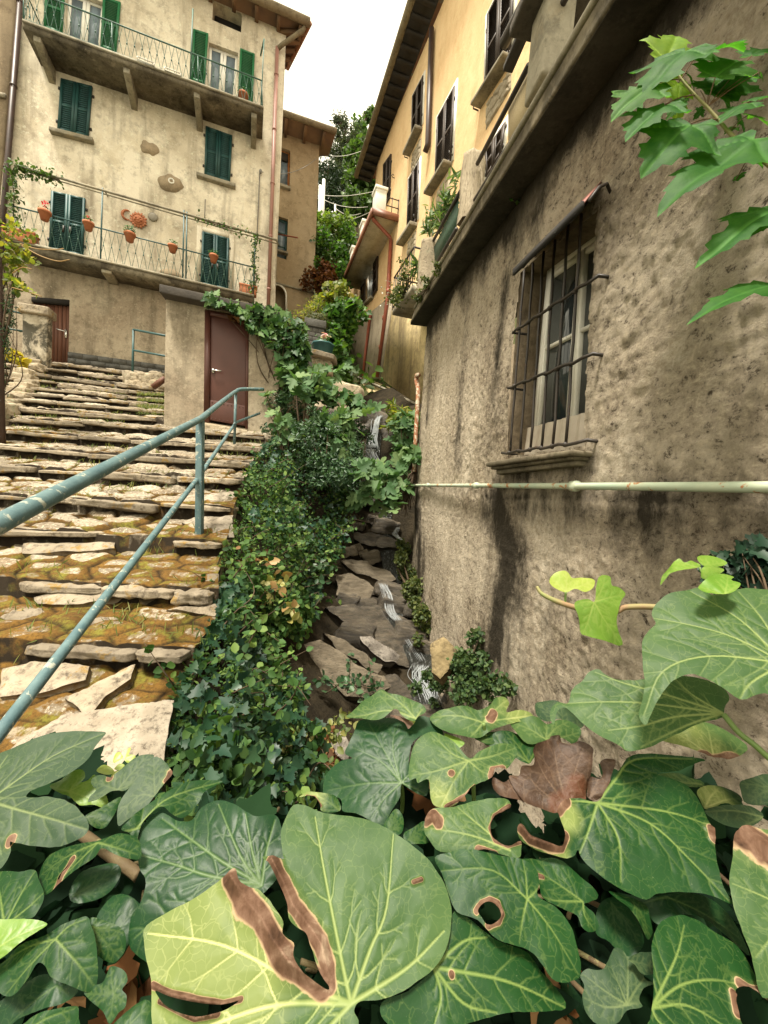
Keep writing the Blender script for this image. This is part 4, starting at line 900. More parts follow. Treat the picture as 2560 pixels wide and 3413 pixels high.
# awning
aw = thing('awning', RW.hit(z5(830, 900)), 'small sloping sheet awning with reddish end above the barred window', 'awning')
f0, f1 = RW.hit(z5(492, 1250), .30), RW.hit(z5(812, 938), .30); w1 = RW.hit(z5(892, 838), .0); w0 = w1 + (f0 - f1) - [0, 0, 0]
M_AWN = m_paint('faded_red_sheet', (.36, .15, .12), (.28, .11, .09), .55, None, 6)
MB().prism([f0, f1, w1, w0], [0, 0, .008]).build('sheet', M_AWN, aw)
MB().prism([f0 + [0, 0, -.026], f1 + [0, 0, -.026], f1 + [0, 0, .010], f0 + [0, 0, .010]], RWn * .02).build('edge_beam', M_DARK, aw)
b0, b1 = RW.hit(z5(835, 925), .27), RW.hit(z5(935, 892), .0); MB().tube([b0, b0 * .6 + b1 * .4 + [0, 0, .045], b0 * .25 + b1 * .75 + [0, 0, .05], b1], .011 * KW, 6).build('bracket', M_IRON, aw)
for q in (.15, .5, .85): pf = f0 * (1 - q) + f1 * q - [0, 0, .02]; pw = w0 * (1 - q) + w1 * q - [0, 0, .03]; MB().tube([pf, pw], .012 * KW, 6).build('strut', M_IRON, aw)
# sill, pipes
Q = Quad(RW, [r1(425, 752), r1(852, 697), r1(846, 742), r1(425, 790)]); m = MB()
m.box(Q, 0, Q.W, Q.H * .45, Q.H, -.26, .16); m.box(Q, .03, Q.W - .03, .1 * Q.H, Q.H * .46, -.1, .12); m.box(Q, .06, Q.W - .06, -.45 * Q.H, Q.H * .11, -.1, .075)
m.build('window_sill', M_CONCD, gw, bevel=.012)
M_MINT = m_paint('mint_pipe_paint', (.46, .50, .37), (.34, .42, .32), .5, (.36, .155, .06), 13, .1, amt=.5)
m = MB(); a, b = RW.hit(Dz(893, 1048), .06), RW.hit(Dz(1720, 1053), .06); k = 30; m.tube([a * (1 - i / k) + b * i / k for i in range(k + 1)] + [b + RT * 3], .024 * KW, 14)
for q in (.18, .52, .8): p = a * (1 - q) + b * q; m.tube([p - RTk * .03, p + RTk * .03], .038 * KW, 14); m.tube([p, p - RWn * .1], .012 * KW, 6)
pz = m.build('water_pipe', M_MINT, None, True); tag(pz, 'rust-flecked mint green pipe running level along the grey wall', 'pipe')
m = MB(); q0 = [RW.hit(z6(1340, 1105), .07), RW.hit(z6(1326, 1108), .08), RW.hit(z6(1322, 1150), .08), RW.hit(z6(1338, 1220), .06), RW.hit(z6(1334, 1330), .05), RW.hit(z6(1318, 1600), .06), RW.hit(z6(1305, 1900), .06)]
m.tube(q0, [.032] * 7, 10); M_RUST = m_paint('flaking_rust', (.40, .18, .09), (.25, .10, .05), .8, (.62, .55, .42), 16, .3, amt=.44)
tag(m.build('rusty_pipe', M_RUST, None, True), 'flaking rusty upright pipe at the far corner of the grey wall', 'pipe')

# ------------------------------------------------------------------ terrace on top of the grey building
e = [RW.hit(p, .30) for p in (z4(470, 1705), z4(1515, -70), z4(1602, -70), z4(440, 1792))]
ext = lambda p, d: p + RT * d
m = MB(); thk = (e[0] - e[3]); tl_, bl_ = e[0], e[3]; tr_, br_ = ext(e[1], 2.5), ext(e[2], 2.5)
tr_[2] += (topB[1] - topA[1]) / (topB[0] - topA[0]) * 2.5; br_[2] += (topB[1] - topA[1]) / (topB[0] - topA[0]) * 2.5
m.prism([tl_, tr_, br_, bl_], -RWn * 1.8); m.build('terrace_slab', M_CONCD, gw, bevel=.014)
MB().prism([bl_ - RW.n * .012 - [0, 0, .001], br_ - RW.n * .012 - [0, 0, .001], br_ - RWn * .6 - [0, 0, .001], bl_ - RWn * .6 - [0, 0, .001]], [0, 0, -.006]).build('slab_underside', m_stucco('dark_stain_and_shade', (.022, .019, .014), (.05, .043, .032), (.010, .008, .006), None, .6, .4, 2), gw)  # underside plate: stain and the slab's own shade put into its black colour
MB().tube([tl_ + [0, 0, .01], tr_ + [0, 0, .01]], .022, 6).build('slab_lip', M_CONC, gw)
Q = None
def on_terr(p, off=.2): return RW.hit(p, off)
def post(pl_px, wpx, depth, name, label, mat, seed, round_=True, cap=None):
    a, b = RW.hit(pl_px[0], .12), RW.hit(pl_px[1], .12); w = wpx * KW; t = thing(name, b, label, 'post')
    m = MB()
    if round_:
        k = 18; n = 18; V = []; F = []
        for i in range(k + 1):
            q = i / k; c = b * (1 - q) + a * q; r = w * (1.06 - .12 * q) * (1 if q < .93 else math.sqrt(max(.02, 1 - ((q - .93) / .07) ** 2)))
            for j in range(n):
                an = 2 * math.pi * j / n; V.append(c + np.array([math.cos(an), math.sin(an), 0]) * r * (1 + .10 * math.sin(an * 7 + 2.5 * vnoise(np.array([q * 5, an, seed * 1.0]))) + .06 * math.sin(an * 3 + q * 9)))
        F = [(i * n + j, i * n + (j + 1) % n, (i + 1) * n + (j + 1) % n, (i + 1) * n + j) for i in range(k) for j in range(n)] + [tuple(k * n + j for j in range(n))]
        m.add(V, F); m.build('shaft', mat, t, True)
    else:
        m.obox((a + b) / 2, RT * w, RW.n * w * .8, (a - b) / 2); m.build('shaft', mat, t, bevel=.015)
    return t, a, b
M_BARK = m_stone('cast_trunk_concrete', (.30, .245, .17), (.38, .32, .23), (.12, .095, .065), 7, .9, stretch=(3, 3, .5))
post((z4(795, 850), z4(775, 1230)), .145, .1, 'trunk_post', 'concrete post cast like a tree trunk, in the middle of the terrace rail', M_BARK, 1)
post((z4(560, 1330), z4(540, 1640)), .2, .1, 'mossy_post', 'crumbling mossy stone post at the far end of the terrace', M_STUD, 2)
tp, pa, pb = post((z4(1240, 40), z4(1190, 520)), .15, .1, 'square_pillar', 'square weathered concrete pillar with a flat dark capstone on the terrace', M_CONC, 3, False)
m = MB(); m.obox(pa + [0, 0, .03], RTk * .27, RWn * .27, (0, 0, .035)); m.build('capstone', M_SLATE, tp, bevel=.012)
rods = [(z4(560, 1352), z4(722, 1055)), (z4(580, 1470), z4(700, 1265)), (z4(815, 905), z4(1098, 362)), (z4(800, 1108), z4(1088, 645)), (z4(1228, 130), z4(1330, -60)), (z4(1220, 418), z4(1560, -100))]
rail = thing('terrace_rail', RW.hit(z4(800, 1108), .12), 'pair of dark iron bars spanning between the terrace posts', 'railing')
for a, b in rods: MB().tube([RW.hit(a, .12), RW.hit(b, .12)], .026 * KW, 10).build('bar', M_IRON, rail, True)
k = NT('green_mesh'); c = k.mix(k.ramp(k.noise(60, 3), [(.4, 0), (.6, 1)]), (.02, .05, .03), (.045, .09, .055)); M_MESH = k.fin(c, .6, None, .3)
MB().prism(P_(RW, [z4(575, 1365), z4(712, 1090), z4(698, 1262), z4(580, 1465)], .10), -RWn * .006).build('screen', M_MESH, rail)
k = NT('pale_screen_cloth'); M_CLOTH = k.fin(k.mix(k.ramp(k.voro(140), [(.2, 0), (.5, 1)]), (.42, .33, .2), (.50, .41, .26)), .8, None, .2)
MB().prism(P_(RW, [z4(985, 585), z4(1098, 375), z4(1090, 640), z4(985, 820)], .08), -RWn * .006).build('screen', M_CLOTH, rail)
gt = MB(); gt.tube([RW.hit(z4(965, 235), .22), RW.hit(z4(1110, -40), .22)], .055 * KW, 10); gt.obox(RW.hit(z4(1035, 262), .16), RTk * .2, RWn * .05, (0, 0, .02)); tag(gt.build('shade_roller', M_IRON), 'thick dark roller tube beside the square terrace pillar', 'blind')
# ------------------------------------------------------------------ orange house
OB = Plane(Dz(900, 800), 9.1, -18.3); OT = OB.t if OB.t[1] < 0 else -OB.t
oh = thing('orange_house', OB.hit(z6(900, 1150)), 'orange rendered house with dark shutters and a deep eave above the terrace', 'house')
top = [z4(258, 895), z4(440, 470), z4(640, -10)]
ow = [z4(197, 1500), z4(242, 1455), z4(236, 1640), z4(193, 1684)]
wpoly = [z4(258, 880), z4(430, 480), z4(660, -70), z4(1700, -700), z4(1700, 300), z4(800, 1800), z6(1140, 430), z6(775, 738), z6(775, 300), z4(105, 1590), z4(235, 1190), z4(262, 1130)]
m = wall_with_holes(P_(OB, wpoly), [P_(OB, ow)], -OB.n * .25); m.build('wall', M_OR, oh)
m = MB(); m.prism(P_(OB, [z6(775, 738), z6(1140, 430), z6(1112, 625), z6(1030, 1130), z6(900, 1140), z6(790, 1100), z6(750, 930)], .02), -OB.n * .3); m.build('lower_wall', M_BASE, oh)
m = MB(); m.prism(P_(OB, [z6(1140, 425), z6(1500, 250), z6(1500, 1370), z6(1310, 1340), z6(1028, 1133), z6(1110, 625)], .012), -OB.n * .3); m.build('lower_wall', M_PALE, oh)
m = MB(); m.prism(P_(OB, [z6(730, 1080), z6(790, 1098), z6(900, 1148), z6(1000, 1190), z6(1310, 1340), z6(1500, 1450), z6(1500, 1900), z6(700, 1900)], .05), -OB.n * .4); m.build('foundation', M_PALE, oh)
MB().tube(P_(OB, [z6(790, 1100), z6(900, 1150), z6(1010, 1195), z6(1320, 1345)], .06), .035, 6).build('ledge', M_CONC, oh)
# eave
zO = OB.hit(z4(258, 985))[2]; zO = OB.hit(z4(330, 728))[2]; eo = [on_level(p, zO) for p in (z4(152, 985), z4(475, -20))]; d = float((eo[0] - OB.p) @ OB.n); d1_ = float((eo[1] - OB.p) @ OB.n); ei = [OB.hit(p, -.02) for p in (z4(258, 985), z4(640, -10))]
eo[1] = eo[0] + (eo[1] - eo[0]) * 1.6; dz = eo[1][2]; inn = [p - OB.n * (d + .02) for p in eo]
m = MB(); m.prism([eo[0], eo[1], inn[1], inn[0]], [0, 0, .1]); m.build('soffit', M_SOFFD, oh)
for i in range(26): q = eo[0] + (eo[1] - eo[0]) * ((i + .3) / 26); MB().obox(q - OB.n * d * .5 - [0, 0, .03], OT * .05, OB.n * d * .46, (0, 0, .03)).build('rafter', M_SOFFD, oh)
MB().tube([eo[0] + OB.n * .05 + [0, 0, .06], eo[1] + OB.n * .05 + [0, 0, .06]], .09, 12).build('gutter', M_GUT, oh, True)
rd = (eo[0] + inn[0]) / 2 - OB.n * 4 + [0, 0, 2.0]; rd2 = (eo[1] + inn[1]) / 2 - OB.n * 4 + [0, 0, 2.0]
MB().add([eo[0] + [0, 0, .105], eo[1] + [0, 0, .105], rd2, rd, inn[0] - OB.n * .0 + [0, 0, .105]], [(0, 1, 2, 3), (0, 3, 4)]).build('roof', M_TILE, oh)
ew = OB.hit(z4(258, 880)); ew2 = OB.hit(z4(105, 1590)); MB().prism([ew + [0, 0, .3], ew - OB.n * 5 + [0, 0, .3], ew - OB.n * 5 - [0, 0, 3.2], ew - [0, 0, 3.2]], OT * .2).build('end_wall', M_OR, oh)
a_ = OB.hit(z6(775, 300)); MB().prism([ew2 + [0, 0, .4], ew2 - OB.n * 5 + [0, 0, .4], ew2 - OB.n * 5 - [0, 0, 4], ew2 - [0, 0, 4]], OT * .2).build('end_wall', M_OR, oh)
M_RUBP = m_stone('rubble_panel', (.40, .33, .23), (.50, .43, .32), (.2, .155, .1), 5, .8)
def rubble_panel(px, par, seed):
    Q = Quad(OB, px, .004); n1, n2 = 70, 70; U, V_ = np.meshgrid(np.linspace(0, 1, n1), np.linspace(0, 1, n2), indexing='ij')
    d1, gp, ci = worley(U * Q.W / .2, V_ * Q.H / .15, seed); h = .035 * np.clip(gp / .3, 0, 1) ** .5; ed = np.minimum(np.minimum(U, 1 - U), np.minimum(V_, 1 - V_)); h = h * np.clip(ed * 25, 0, 1)
    P = np.array([Q(u * Q.W, v * Q.H, w) for u, v, w in zip(U.ravel(), V_.ravel(), h.ravel())]); ii = (np.arange(n1 - 1)[:, None] * n2 + np.arange(n2 - 1)[None]).ravel()
    link('stone_panel', P, (np.stack([ii, ii + n2, ii + n2 + 1, ii + 1], 1).ravel(), np.full(len(ii), 4, np.int32)), M_RUBP, par, True)
def owin(px, sill, panel=None, sur=.1, label=None, slats=12):
    w, q = shuttered(OB, px, oh, M_BRN, sill, .2, slats, 2, sur, sillmat=M_CONC, label=label, w0=.012)
    if panel: rubble_panel(panel, w, int(px[0][0]) % 50)
    return w
owin([z4(880, 85), z4(1030, -225), z4(1008, 285), z4(868, 500)], [z4(832, 585), z4(1018, 305), z4(1016, 325), z4(830, 606)], [z4(868, 580), z4(1003, 385), z4(1000, 490), z4(862, 720)], .085)
owin([z4(600, 655), z4(696, 478), z4(676, 890), z4(590, 1000)], [z4(563, 1068), z4(677, 893), z4(675, 912), z4(561, 1088)], [z4(592, 1068), z4(668, 940), z4(664, 1060), z4(588, 1180)], .085)
owin([z4(463, 535), z4(521, 420), z4(511, 690), z4(455, 815)], [z4(440, 852), z4(512, 700), z4(511, 718), z4(439, 870)], [z4(455, 860), z4(506, 760), z4(502, 870), z4(450, 965)], .085)
owin([z4(440, 995), z4(497, 895), z4(486, 1215), z4(431, 1300)], [z4(405, 1345), z4(484, 1230), z4(483, 1250), z4(403, 1366)], [z4(432, 1345), z4(478, 1275), z4(474, 1360), z4(428, 1420)], .085)
owin([z4(300, 912), z4(342, 852), z4(334, 1095), z4(295, 1160)], None, None, 0)
owin([z4(866, 845), z4(978, 680), z4(956, 850), z4(874, 985)], None, None, .09)
owin([z4(1440, -10), z4(1560, -250), z4(1540, 60), z4(1430, 230)], None, None, .08)
w_, q_ = casement(OB, ow, oh, M_WHITE, [z4(190, 1688), z4(242, 1636), z4(242, 1650), z4(189, 1702)], 0, .05, .1)
for px, lb in (([z4(175, 1528), z4(200, 1498), z4(195, 1690), z4(170, 1708)], 0), ([z4(242, 1452), z4(266, 1414), z4(261, 1600), z4(238, 1640)], 0)):
    S = Quad(OB, px, .03); shutter(S, 0, S.W, 0, S.H, 0, M_BRN, w_, 12, 3)
# annexe balcony with red-brown fascia
zN = OB.hit(z4(386, 1200))[2]; sl_ = [on_level(p, zN) for p in (z4(66, 1580), z4(237, 1176))]; dN = float((sl_[1] - OB.p) @ OB.n); bI = [p - OB.n * ((p - OB.p) @ OB.n) for p in sl_]
an = MB(); an.prism([sl_[0], sl_[1], bI[1], bI[0]], [0, 0, .06]); an = an.build('balcony', m_stucco('cream_soffit', (.45, .37, .25), (.55, .47, .34), (.28, .22, .14), (.33, .26, .17), .5, .2), oh)
m = MB(); m.prism([sl_[0] - [0, 0, .06], sl_[1] - [0, 0, .06], sl_[1] + [0, 0, .12], sl_[0] + [0, 0, .12]], OB.n * .05); m.prism([sl_[1] - [0, 0, .06], bI[1] - [0, 0, .06], bI[1] + [0, 0, .12], sl_[1] + [0, 0, .12]], OT * .05)
m.build('fascia', m_paint('red_brown_fascia', (.21, .085, .045), (.15, .06, .035), .5), an)
for q in (.97, .62, .28): c = sl_[0] * (1 - q) + sl_[1] * q - OB.n * .2 + [0, 0, .36]; mm = MB(); mm.obox(c, OT * .17, OB.n * .15, (0, 0, .3)); mm.obox(c + [0, 0, .32], OT * .2, OB.n * .18, (0, 0, .04)); mm.build('parapet_pier', M_WHITE, an, bevel=.01)
m = MB(); c = sl_[1] - OB.n * .2 + [0, 0, .1]
for z in (.2, .42): m.tube([c + [0, 0, z], c - OB.n * dN * .75 + [0, 0, z]], .014, 5)
for q in (.2 * dN, .45 * dN, .7 * dN): m.tube([c - OB.n * q, c - OB.n * q + [0, 0, .45]], .012, 5)
m.build('railing', M_IRON, an)
m = MB(); m.obox(OB.hit(z4(228, 1372), .2) , OT * .08, OB.n * .2, (0, 0, .1)); m.build('bracket', M_CONC, an)
m = MB(); m.tube([OB.hit(z4(236, 1196), dN * .95), OB.hit(z4(240, 1215), dN * .92), OB.hit(z4(330, 1310), .1), OB.hit(z4(336, 1330), .07)], .05, 10); m.tube([OB.hit(z4(336, 1326), .07), OB.hit(z6(1085, 480), .07), OB.hit(z6(1000, 1125), .07)], .055, 10)
for p in (z6(1092, 420), z6(1060, 640), z6(1030, 880)): q = OB.hit(p, .07); m.tube([q - [0, 0, .05], q + [0, 0, .05]], .066, 10)
m.build('downpipe', M_RUSTP, oh, True)
m = MB(); m.tube([OB.hit(z6(955, 625), .0), OB.hit(z6(945, 622), .09), OB.hit(z6(938, 660), .08), OB.hit(z6(905, 930), .07), OB.hit(z6(880, 1150), .07)], .048, 10); m.build('downpipe', M_RUSTP, oh, True)
m = MB(); m.tube([OB.hit(z4(562, 160), .08), OB.hit(z4(540, 800), .08), OB.hit(z4(526, 842), .1)], .062, 10); m.build('downpipe', M_DKPIPE, oh, True)
for p in (z4(820, 612), z4(556, 1082), z4(684, 860), z4(484, 1206), z4(432, 875), z4(405, 1352)): q = OB.hit(p, .0); MB().tube([q, q + OB.n * .1, q + OB.n * .1 + [0, 0, .06]], .014, 5).build('shutter_hook', M_IRON, oh)
m = MB(); q = OB.hit(z4(358, 985)); m.tube([q, q + OB.n * .06, q + OB.n * .1 + [0, 0, .05], q + OB.n * .06 + [0, 0, .1], q + OB.n * .03 + [0, 0, .06]], .012, 5); m.build('hook', M_IRON, oh)
# little iron balcony
ib = [OB.hit(p, .75) for p in (z4(346, 1718), z4(442, 1762))]; 
bp_ = OB.hit(z4(345, 1716), .75); b2 = bp_ + OT * 1.15; ibal = MB(); ibal.prism([bp_, b2, b2 - OB.n * .75, bp_ - OB.n * .75], [0, 0, -.1]); ibal = ibal.build('iron_balcony', M_CONC, oh)
tp_ = OB.hit(z4(360, 1528), .75); hh = tp_[2] - bp_[2]; m = MB()
m.tube([bp_ + [0, 0, hh], b2 + [0, 0, hh]], .018, 6); m.tube([bp_ + [0, 0, hh], bp_ - OB.n * .75 + [0, 0, hh]], .018, 6); m.tube([b2 + [0, 0, hh], b2 - OB.n * .75 + [0, 0, hh]], .018, 6)
m.tube([bp_ + [0, 0, .06], b2 + [0, 0, .06]], .012, 6); m.tube([bp_ + [0, 0, .06], bp_ - OB.n * .75 + [0, 0, .06]], .012, 6)
for i in range(11): q = bp_ + OT * 1.15 * i / 10; m.tube([q, q + [0, 0, hh]], .009, 4)
for i in range(1, 7): q = bp_ - OB.n * .75 * i / 7; m.tube([q, q + [0, 0, hh]], .009, 4)
m.build('railing', M_IRON, ibal)
# ------------------------------------------------------------------ blue handrail
M_BLUE = m_paint('chipped_blue_paint', (.062, .118, .132), (.115, .185, .19), .42, (.33, .35, .29), 26, .15, amt=.50)
hr = thing('handrail', on_stair(z7(1130, 1040)), 'chipped blue tubular handrail with two posts running down the steps', 'handrail')
def curve(pts, k=6):
    P = [np.array(p, float) for p in pts]; P = [2 * P[0] - P[1]] + P + [2 * P[-1] - P[-2]]; out = []
    for i in range(1, len(P) - 2):
        for j in range(k):
            t = j / k; a, b, c, d = P[i - 1:i + 3]; out.append(.5 * (2 * b + (c - a) * t + (2 * a - 5 * b + 4 * c - d) * t * t + (3 * b - a - 3 * c + d) * t ** 3))
    return out + [P[-2]]
tl0 = at(z7(0, 926), 1.0); t1_ = at(z7(1140, 332), 3.3)
MB().tube([tl0 + (tl0 - t1_) * .35] + [tl0 + (t1_ - tl0) * i / 20 for i in range(20)] + curve([t1_, at(z7(1300, 205), 5.1), at(z7(1338, 178), 5.6), at(z7(1372, 166), 5.75), at(z7(1492, 166), 6.12)], 5), .026, 14).build('top_rail', M_BLUE, hr, True)
l0 = at(z7(0, 2112), 1.05); l1 = at(z7(1118, 676), 3.3); l2 = at(z7(1328, 368), 5.6)
MB().tube([l0 + (l0 - l1) * .3] + [l0 + (l1 - l0) * i / 16 for i in range(16)] + [l1 + (l2 - l1) * i / 6 for i in range(6)] + curve([l2, at(z7(1345, 352), 5.66), at(z7(1472, 302), 6.1)], 4), .0185, 12).build('lower_rail', M_BLUE, hr, True)
m = MB(); a, b = at(z7(1136, 340), 3.3), at(z7(1130, 1060), 3.3); m.obox((a + b) / 2, (.028, 0, 0), (0, .028, 0), (a - b) / 2); m.build('post', M_BLUE, hr, bevel=.006)
m = MB(); a, b = at(z7(1337, 180), 5.62), at(z7(1329, 480), 5.62); m.tube([a, b], .020, 8); m.build('post', M_BLUE, hr)
# short green rail, stone base
sr = thing('short_rail', at(z2(666, 985), 9.0), 'short dark green rail with two bars beside the grey block plinth', 'railing')
a, b = at(z2(671, 752), 9.0), at(z2(666, 1000), 9.0); MB().tube([a, b], .026, 8).build('post', M_TEAL, sr)
MB().tube([a, at(z2(860, 788), 8.4)], .024, 8).build('rail', M_TEAL, sr); MB().tube([at(z2(672, 856), 9.0), at(z2(860, 890), 8.4)], .022, 8).build('rail', M_TEAL, sr)
fw = thing('footing_wall', at(z2(740, 1040), 8.9), 'low rough stone footing under the short green rail', 'wall')
for j in range(16):
    V, F = rough_box(at(z2(665 + 22 * (j % 8) + rnd.uniform(-5, 5), 1000 + 32 * (j // 8)), 8.9), (rnd.uniform(.10, .16), 0, 0), (0, .16, 0), (0, 0, rnd.uniform(.09, .13)), 300 + j, .2, .3, 8); link('stone', V, F, M_STUD, fw, True)
MB().obox(at(z2(800, 1020), 8.5), (.16, -.05, .09), (0, .05, 0), (-.03, 0, .035)).build('plank', M_PLANK, fw)
# gate pier, bars, rough wall at the far left
PP = Plane(z2(180, 915), 8.9, 74); Q = Quad(PP, [z2(112, 650), z2(240, 683), z2(235, 932), z2(110, 905)])
k = NT('blotched_lime_plaster'); c = k.mix(k.ramp(k.noise(5, 6, .7), [(.35, 0), (.65, 1)]), (.36, .31, .23), (.58, .52, .42)); c = k.mix(k.ramp(k.noise(1.9, 7, .72, dist=.5), [(.46, 0), (.56, .92)]), c, (.045, .042, .03)); M_PIER = k.fin(c, .9, k.bump(k.noise(30, 7, .7), .6, .02), .15)
gp = thing('gate_pier', Q(Q.W / 2, 0), 'short stone gate pier with mould-blackened plaster and a slab cap', 'pier')
m = MB(); m.box(Q, 0, Q.W, -.2, Q.H, -.22, 0); m.build('shaft', M_PIER, gp, bevel=.02)
V, F = rough_box(Q(Q.W / 2, Q.H + .05, -.1), PP.t * (Q.W * .5 + .06), PP.n * .2, (0, 0, .095), 77, .1, .2, 12); link('capstone', V, F, M_SLAB, gp, True)
lb = thing('yard_rail', PP.hit(z2(80, 750), -.1), 'two dark green bars joining the gate pier on its outer side', 'railing')
for a, b in ((z2(-30, 640), z2(116, 672)), (z2(-30, 735), z2(114, 760))): MB().tube([PP.hit(a, -.2), PP.hit(b, -.2)], .022, 8).build('bar', M_TEAL, lb)
dws = thing('dry_stone_wall', on_stair(z0(300, 1900)), 'low tumbled dry stone wall along the outer side of the steps', 'wall')
path = [(z0(470, 1300), 9.2), (z0(380, 1400), 8.6), (z0(320, 1560), 7.7), (z0(230, 1680), 7.0), (z0(150, 1760), 6.5), (z0(60, 1830), 6.0), (z0(-60, 1950), 5.4)]
PT = [at(p, d) for p, d in path]; kk = 0
for i in range(len(PT) - 1):
    for j in range(3):
        q = PT[i] + (PT[i + 1] - PT[i]) * (j / 3); g = stair_z(np.array([q[1] - .1]))[0]; lv = max(2, int((q[2] - g) / .13) + 2)
        for l in range(lv):
            c = np.array([q[0] + rnd.uniform(-.13, .06) - .03 * l, q[1] + rnd.uniform(-.08, .08), g + .02 + l * (q[2] - g + .05) / max(1, lv - 1) * .96])
            V, F = rough_box(c, (rnd.uniform(.12, .22), rnd.uniform(-.03, .03), rnd.uniform(-.02, .02)), (0, rnd.uniform(.1, .15), 0), (rnd.uniform(-.02, .02), 0, rnd.uniform(.05, .095)), 100 + kk, .25, .25, 8, 2.2); kk += 1
            link('stone', V, F, M_STUD, dws, True)
# block pillar and planter by the far end of the stream
BP = Plane(z9(720, 900), 9.0, 78); Q = Quad(BP, [z9(577, 268), z9(870, 324), z9(858, 960), z9(578, 905)])
bp = thing('block_pillar', Q(Q.W / 2, 0), 'grey concrete block pillar topped with moss behind the shed', 'pillar'); m = MB(); rows = 7
m.box(Q, .01, Q.W - .01, -.3, Q.H * .85, -.52, -.012)
for r in range(rows):
    k = 3; s_ = .5 * (r % 2)
    for i in range(k + 1):
        a = max(0, (i - s_) * Q.W / k); b = min(Q.W, (i + 1 - s_) * Q.W / k - .012)
        if b - a > .03: m.box(Q, a, b, r * Q.H * .78 / rows, (r + 1) * Q.H * .78 / rows - .012, -.3, .006 * rnd.random())
    m.box(Q, -.012, .0, r * Q.H * .78 / rows, (r + 1) * Q.H * .78 / rows - .012, -.5, -.01)
m.build('shaft', M_BLOCK, bp, bevel=.006); MB().box(Q, -.04, Q.W + .03, Q.H * .78, Q.H * .98, -.56, .04).build('capital', M_BLOCK, bp, bevel=.02)
V, F = leafcloud(blobs([(Q(Q.W / 2, Q.H + .07, -.25), (.33, .26, .2))], 900, 3), .045, OVAL, jit=1.2, seed=3)
tag(link('moss_cushion', V, F, m_leaf('moss_leaves', [(.05, .06, .012), (.09, .085, .02), (.035, .05, .012)], .7, .2)), 'dark mossy cushion growing on top of the block pillar', 'plant')
c = at(z9(825, 905), 8.3); pl_ = thing('planter', c, 'octagonal teal planter with pink and white flowers', 'planter'); m = MB(); m.lathe(c, [(.19, 0), (.235, .24), (.245, .24), (.245, .27), (.2, .27), (.19, .22), (.01, .22)], 8); m.build('tub', m_paint('teal_plastic', (.035, .12, .125), (.025, .09, .095), .45), pl_)
V, F = leafcloud(blobs([(c + [0, 0, .33], (.16, .16, .1))], 60, 5), .07, OVAL, seed=5); link('foliage', V, F, M_POTL, pl_)
V, F = leafcloud(blobs([(c + [.05, -.05, .42], (.09, .08, .06))], 26, 6), .07, OVAL, seed=6); link('flower', V, F, m_leaf('pink_white_petals', [(.7, .6, .58), (.62, .1, .16), (.75, .7, .66)], .5, .3, tmul=1), pl_)
cw = thing('garden_wall', at(z9(830, 1150), 8.2), 'short rubble wall end with a thick capstone under the teal planter', 'wall')
V, F = rough_box(at(z9(845, 900), 8.05), (.25, .06, -.03), (0, .2, 0), (0, 0, .055), 55, .12, .2, 11); link('capstone', V, F, M_SLAB, cw, True)
for j in range(16):
    V, F = rough_box(at(z9(745 + 55 * (j % 4) + 10 * (j // 4 % 2), 985 + 55 * (j // 4)), 8.15), (.09, .02, 0), (0, .14, 0), (0, 0, .048), 60 + j, .2, .25, 8); link('stone', V, F, M_STUD, cw, True)

# ------------------------------------------------------------------ rocks and water
def on_ravine(p, off=0.0):
    r = ray(p); t = np.linspace(1.2, 11, 2500); P = r * t[:, None]; h = ravine_z(P[:, 0], P[:, 1]) + off; k = np.argmax(P[:, 2] < h)
    return P[k] if k > 0 else P[-1]
M_RKD = m_stone('wet_dark_schist', (.045, .038, .029), (.17, .14, .10), (.012, .010, .008), 5, 1.0, .35, .5, (1.0, 4, 14)); M_RKT = m_stone('tan_schist', (.115, .093, .064), (.22, .18, .128), (.035, .036, .024), 4.5, 1.0, .5, .35, (1.0, 4, 14))
M_RKP = m_stone('speckled_schist', (.16, .14, .12), (.32, .285, .24), (.05, .043, .038), 7, .6); M_RKY = m_stone('ochre_rock', (.15, .112, .055), (.22, .17, .09), (.07, .052, .028), 4, .7)
def rock_pl(c, n):
    n = np.array(n, float); n /= np.linalg.norm(n); return lambda p: (lambda r: r * ((c @ n) / (r @ n)))(ray(p))
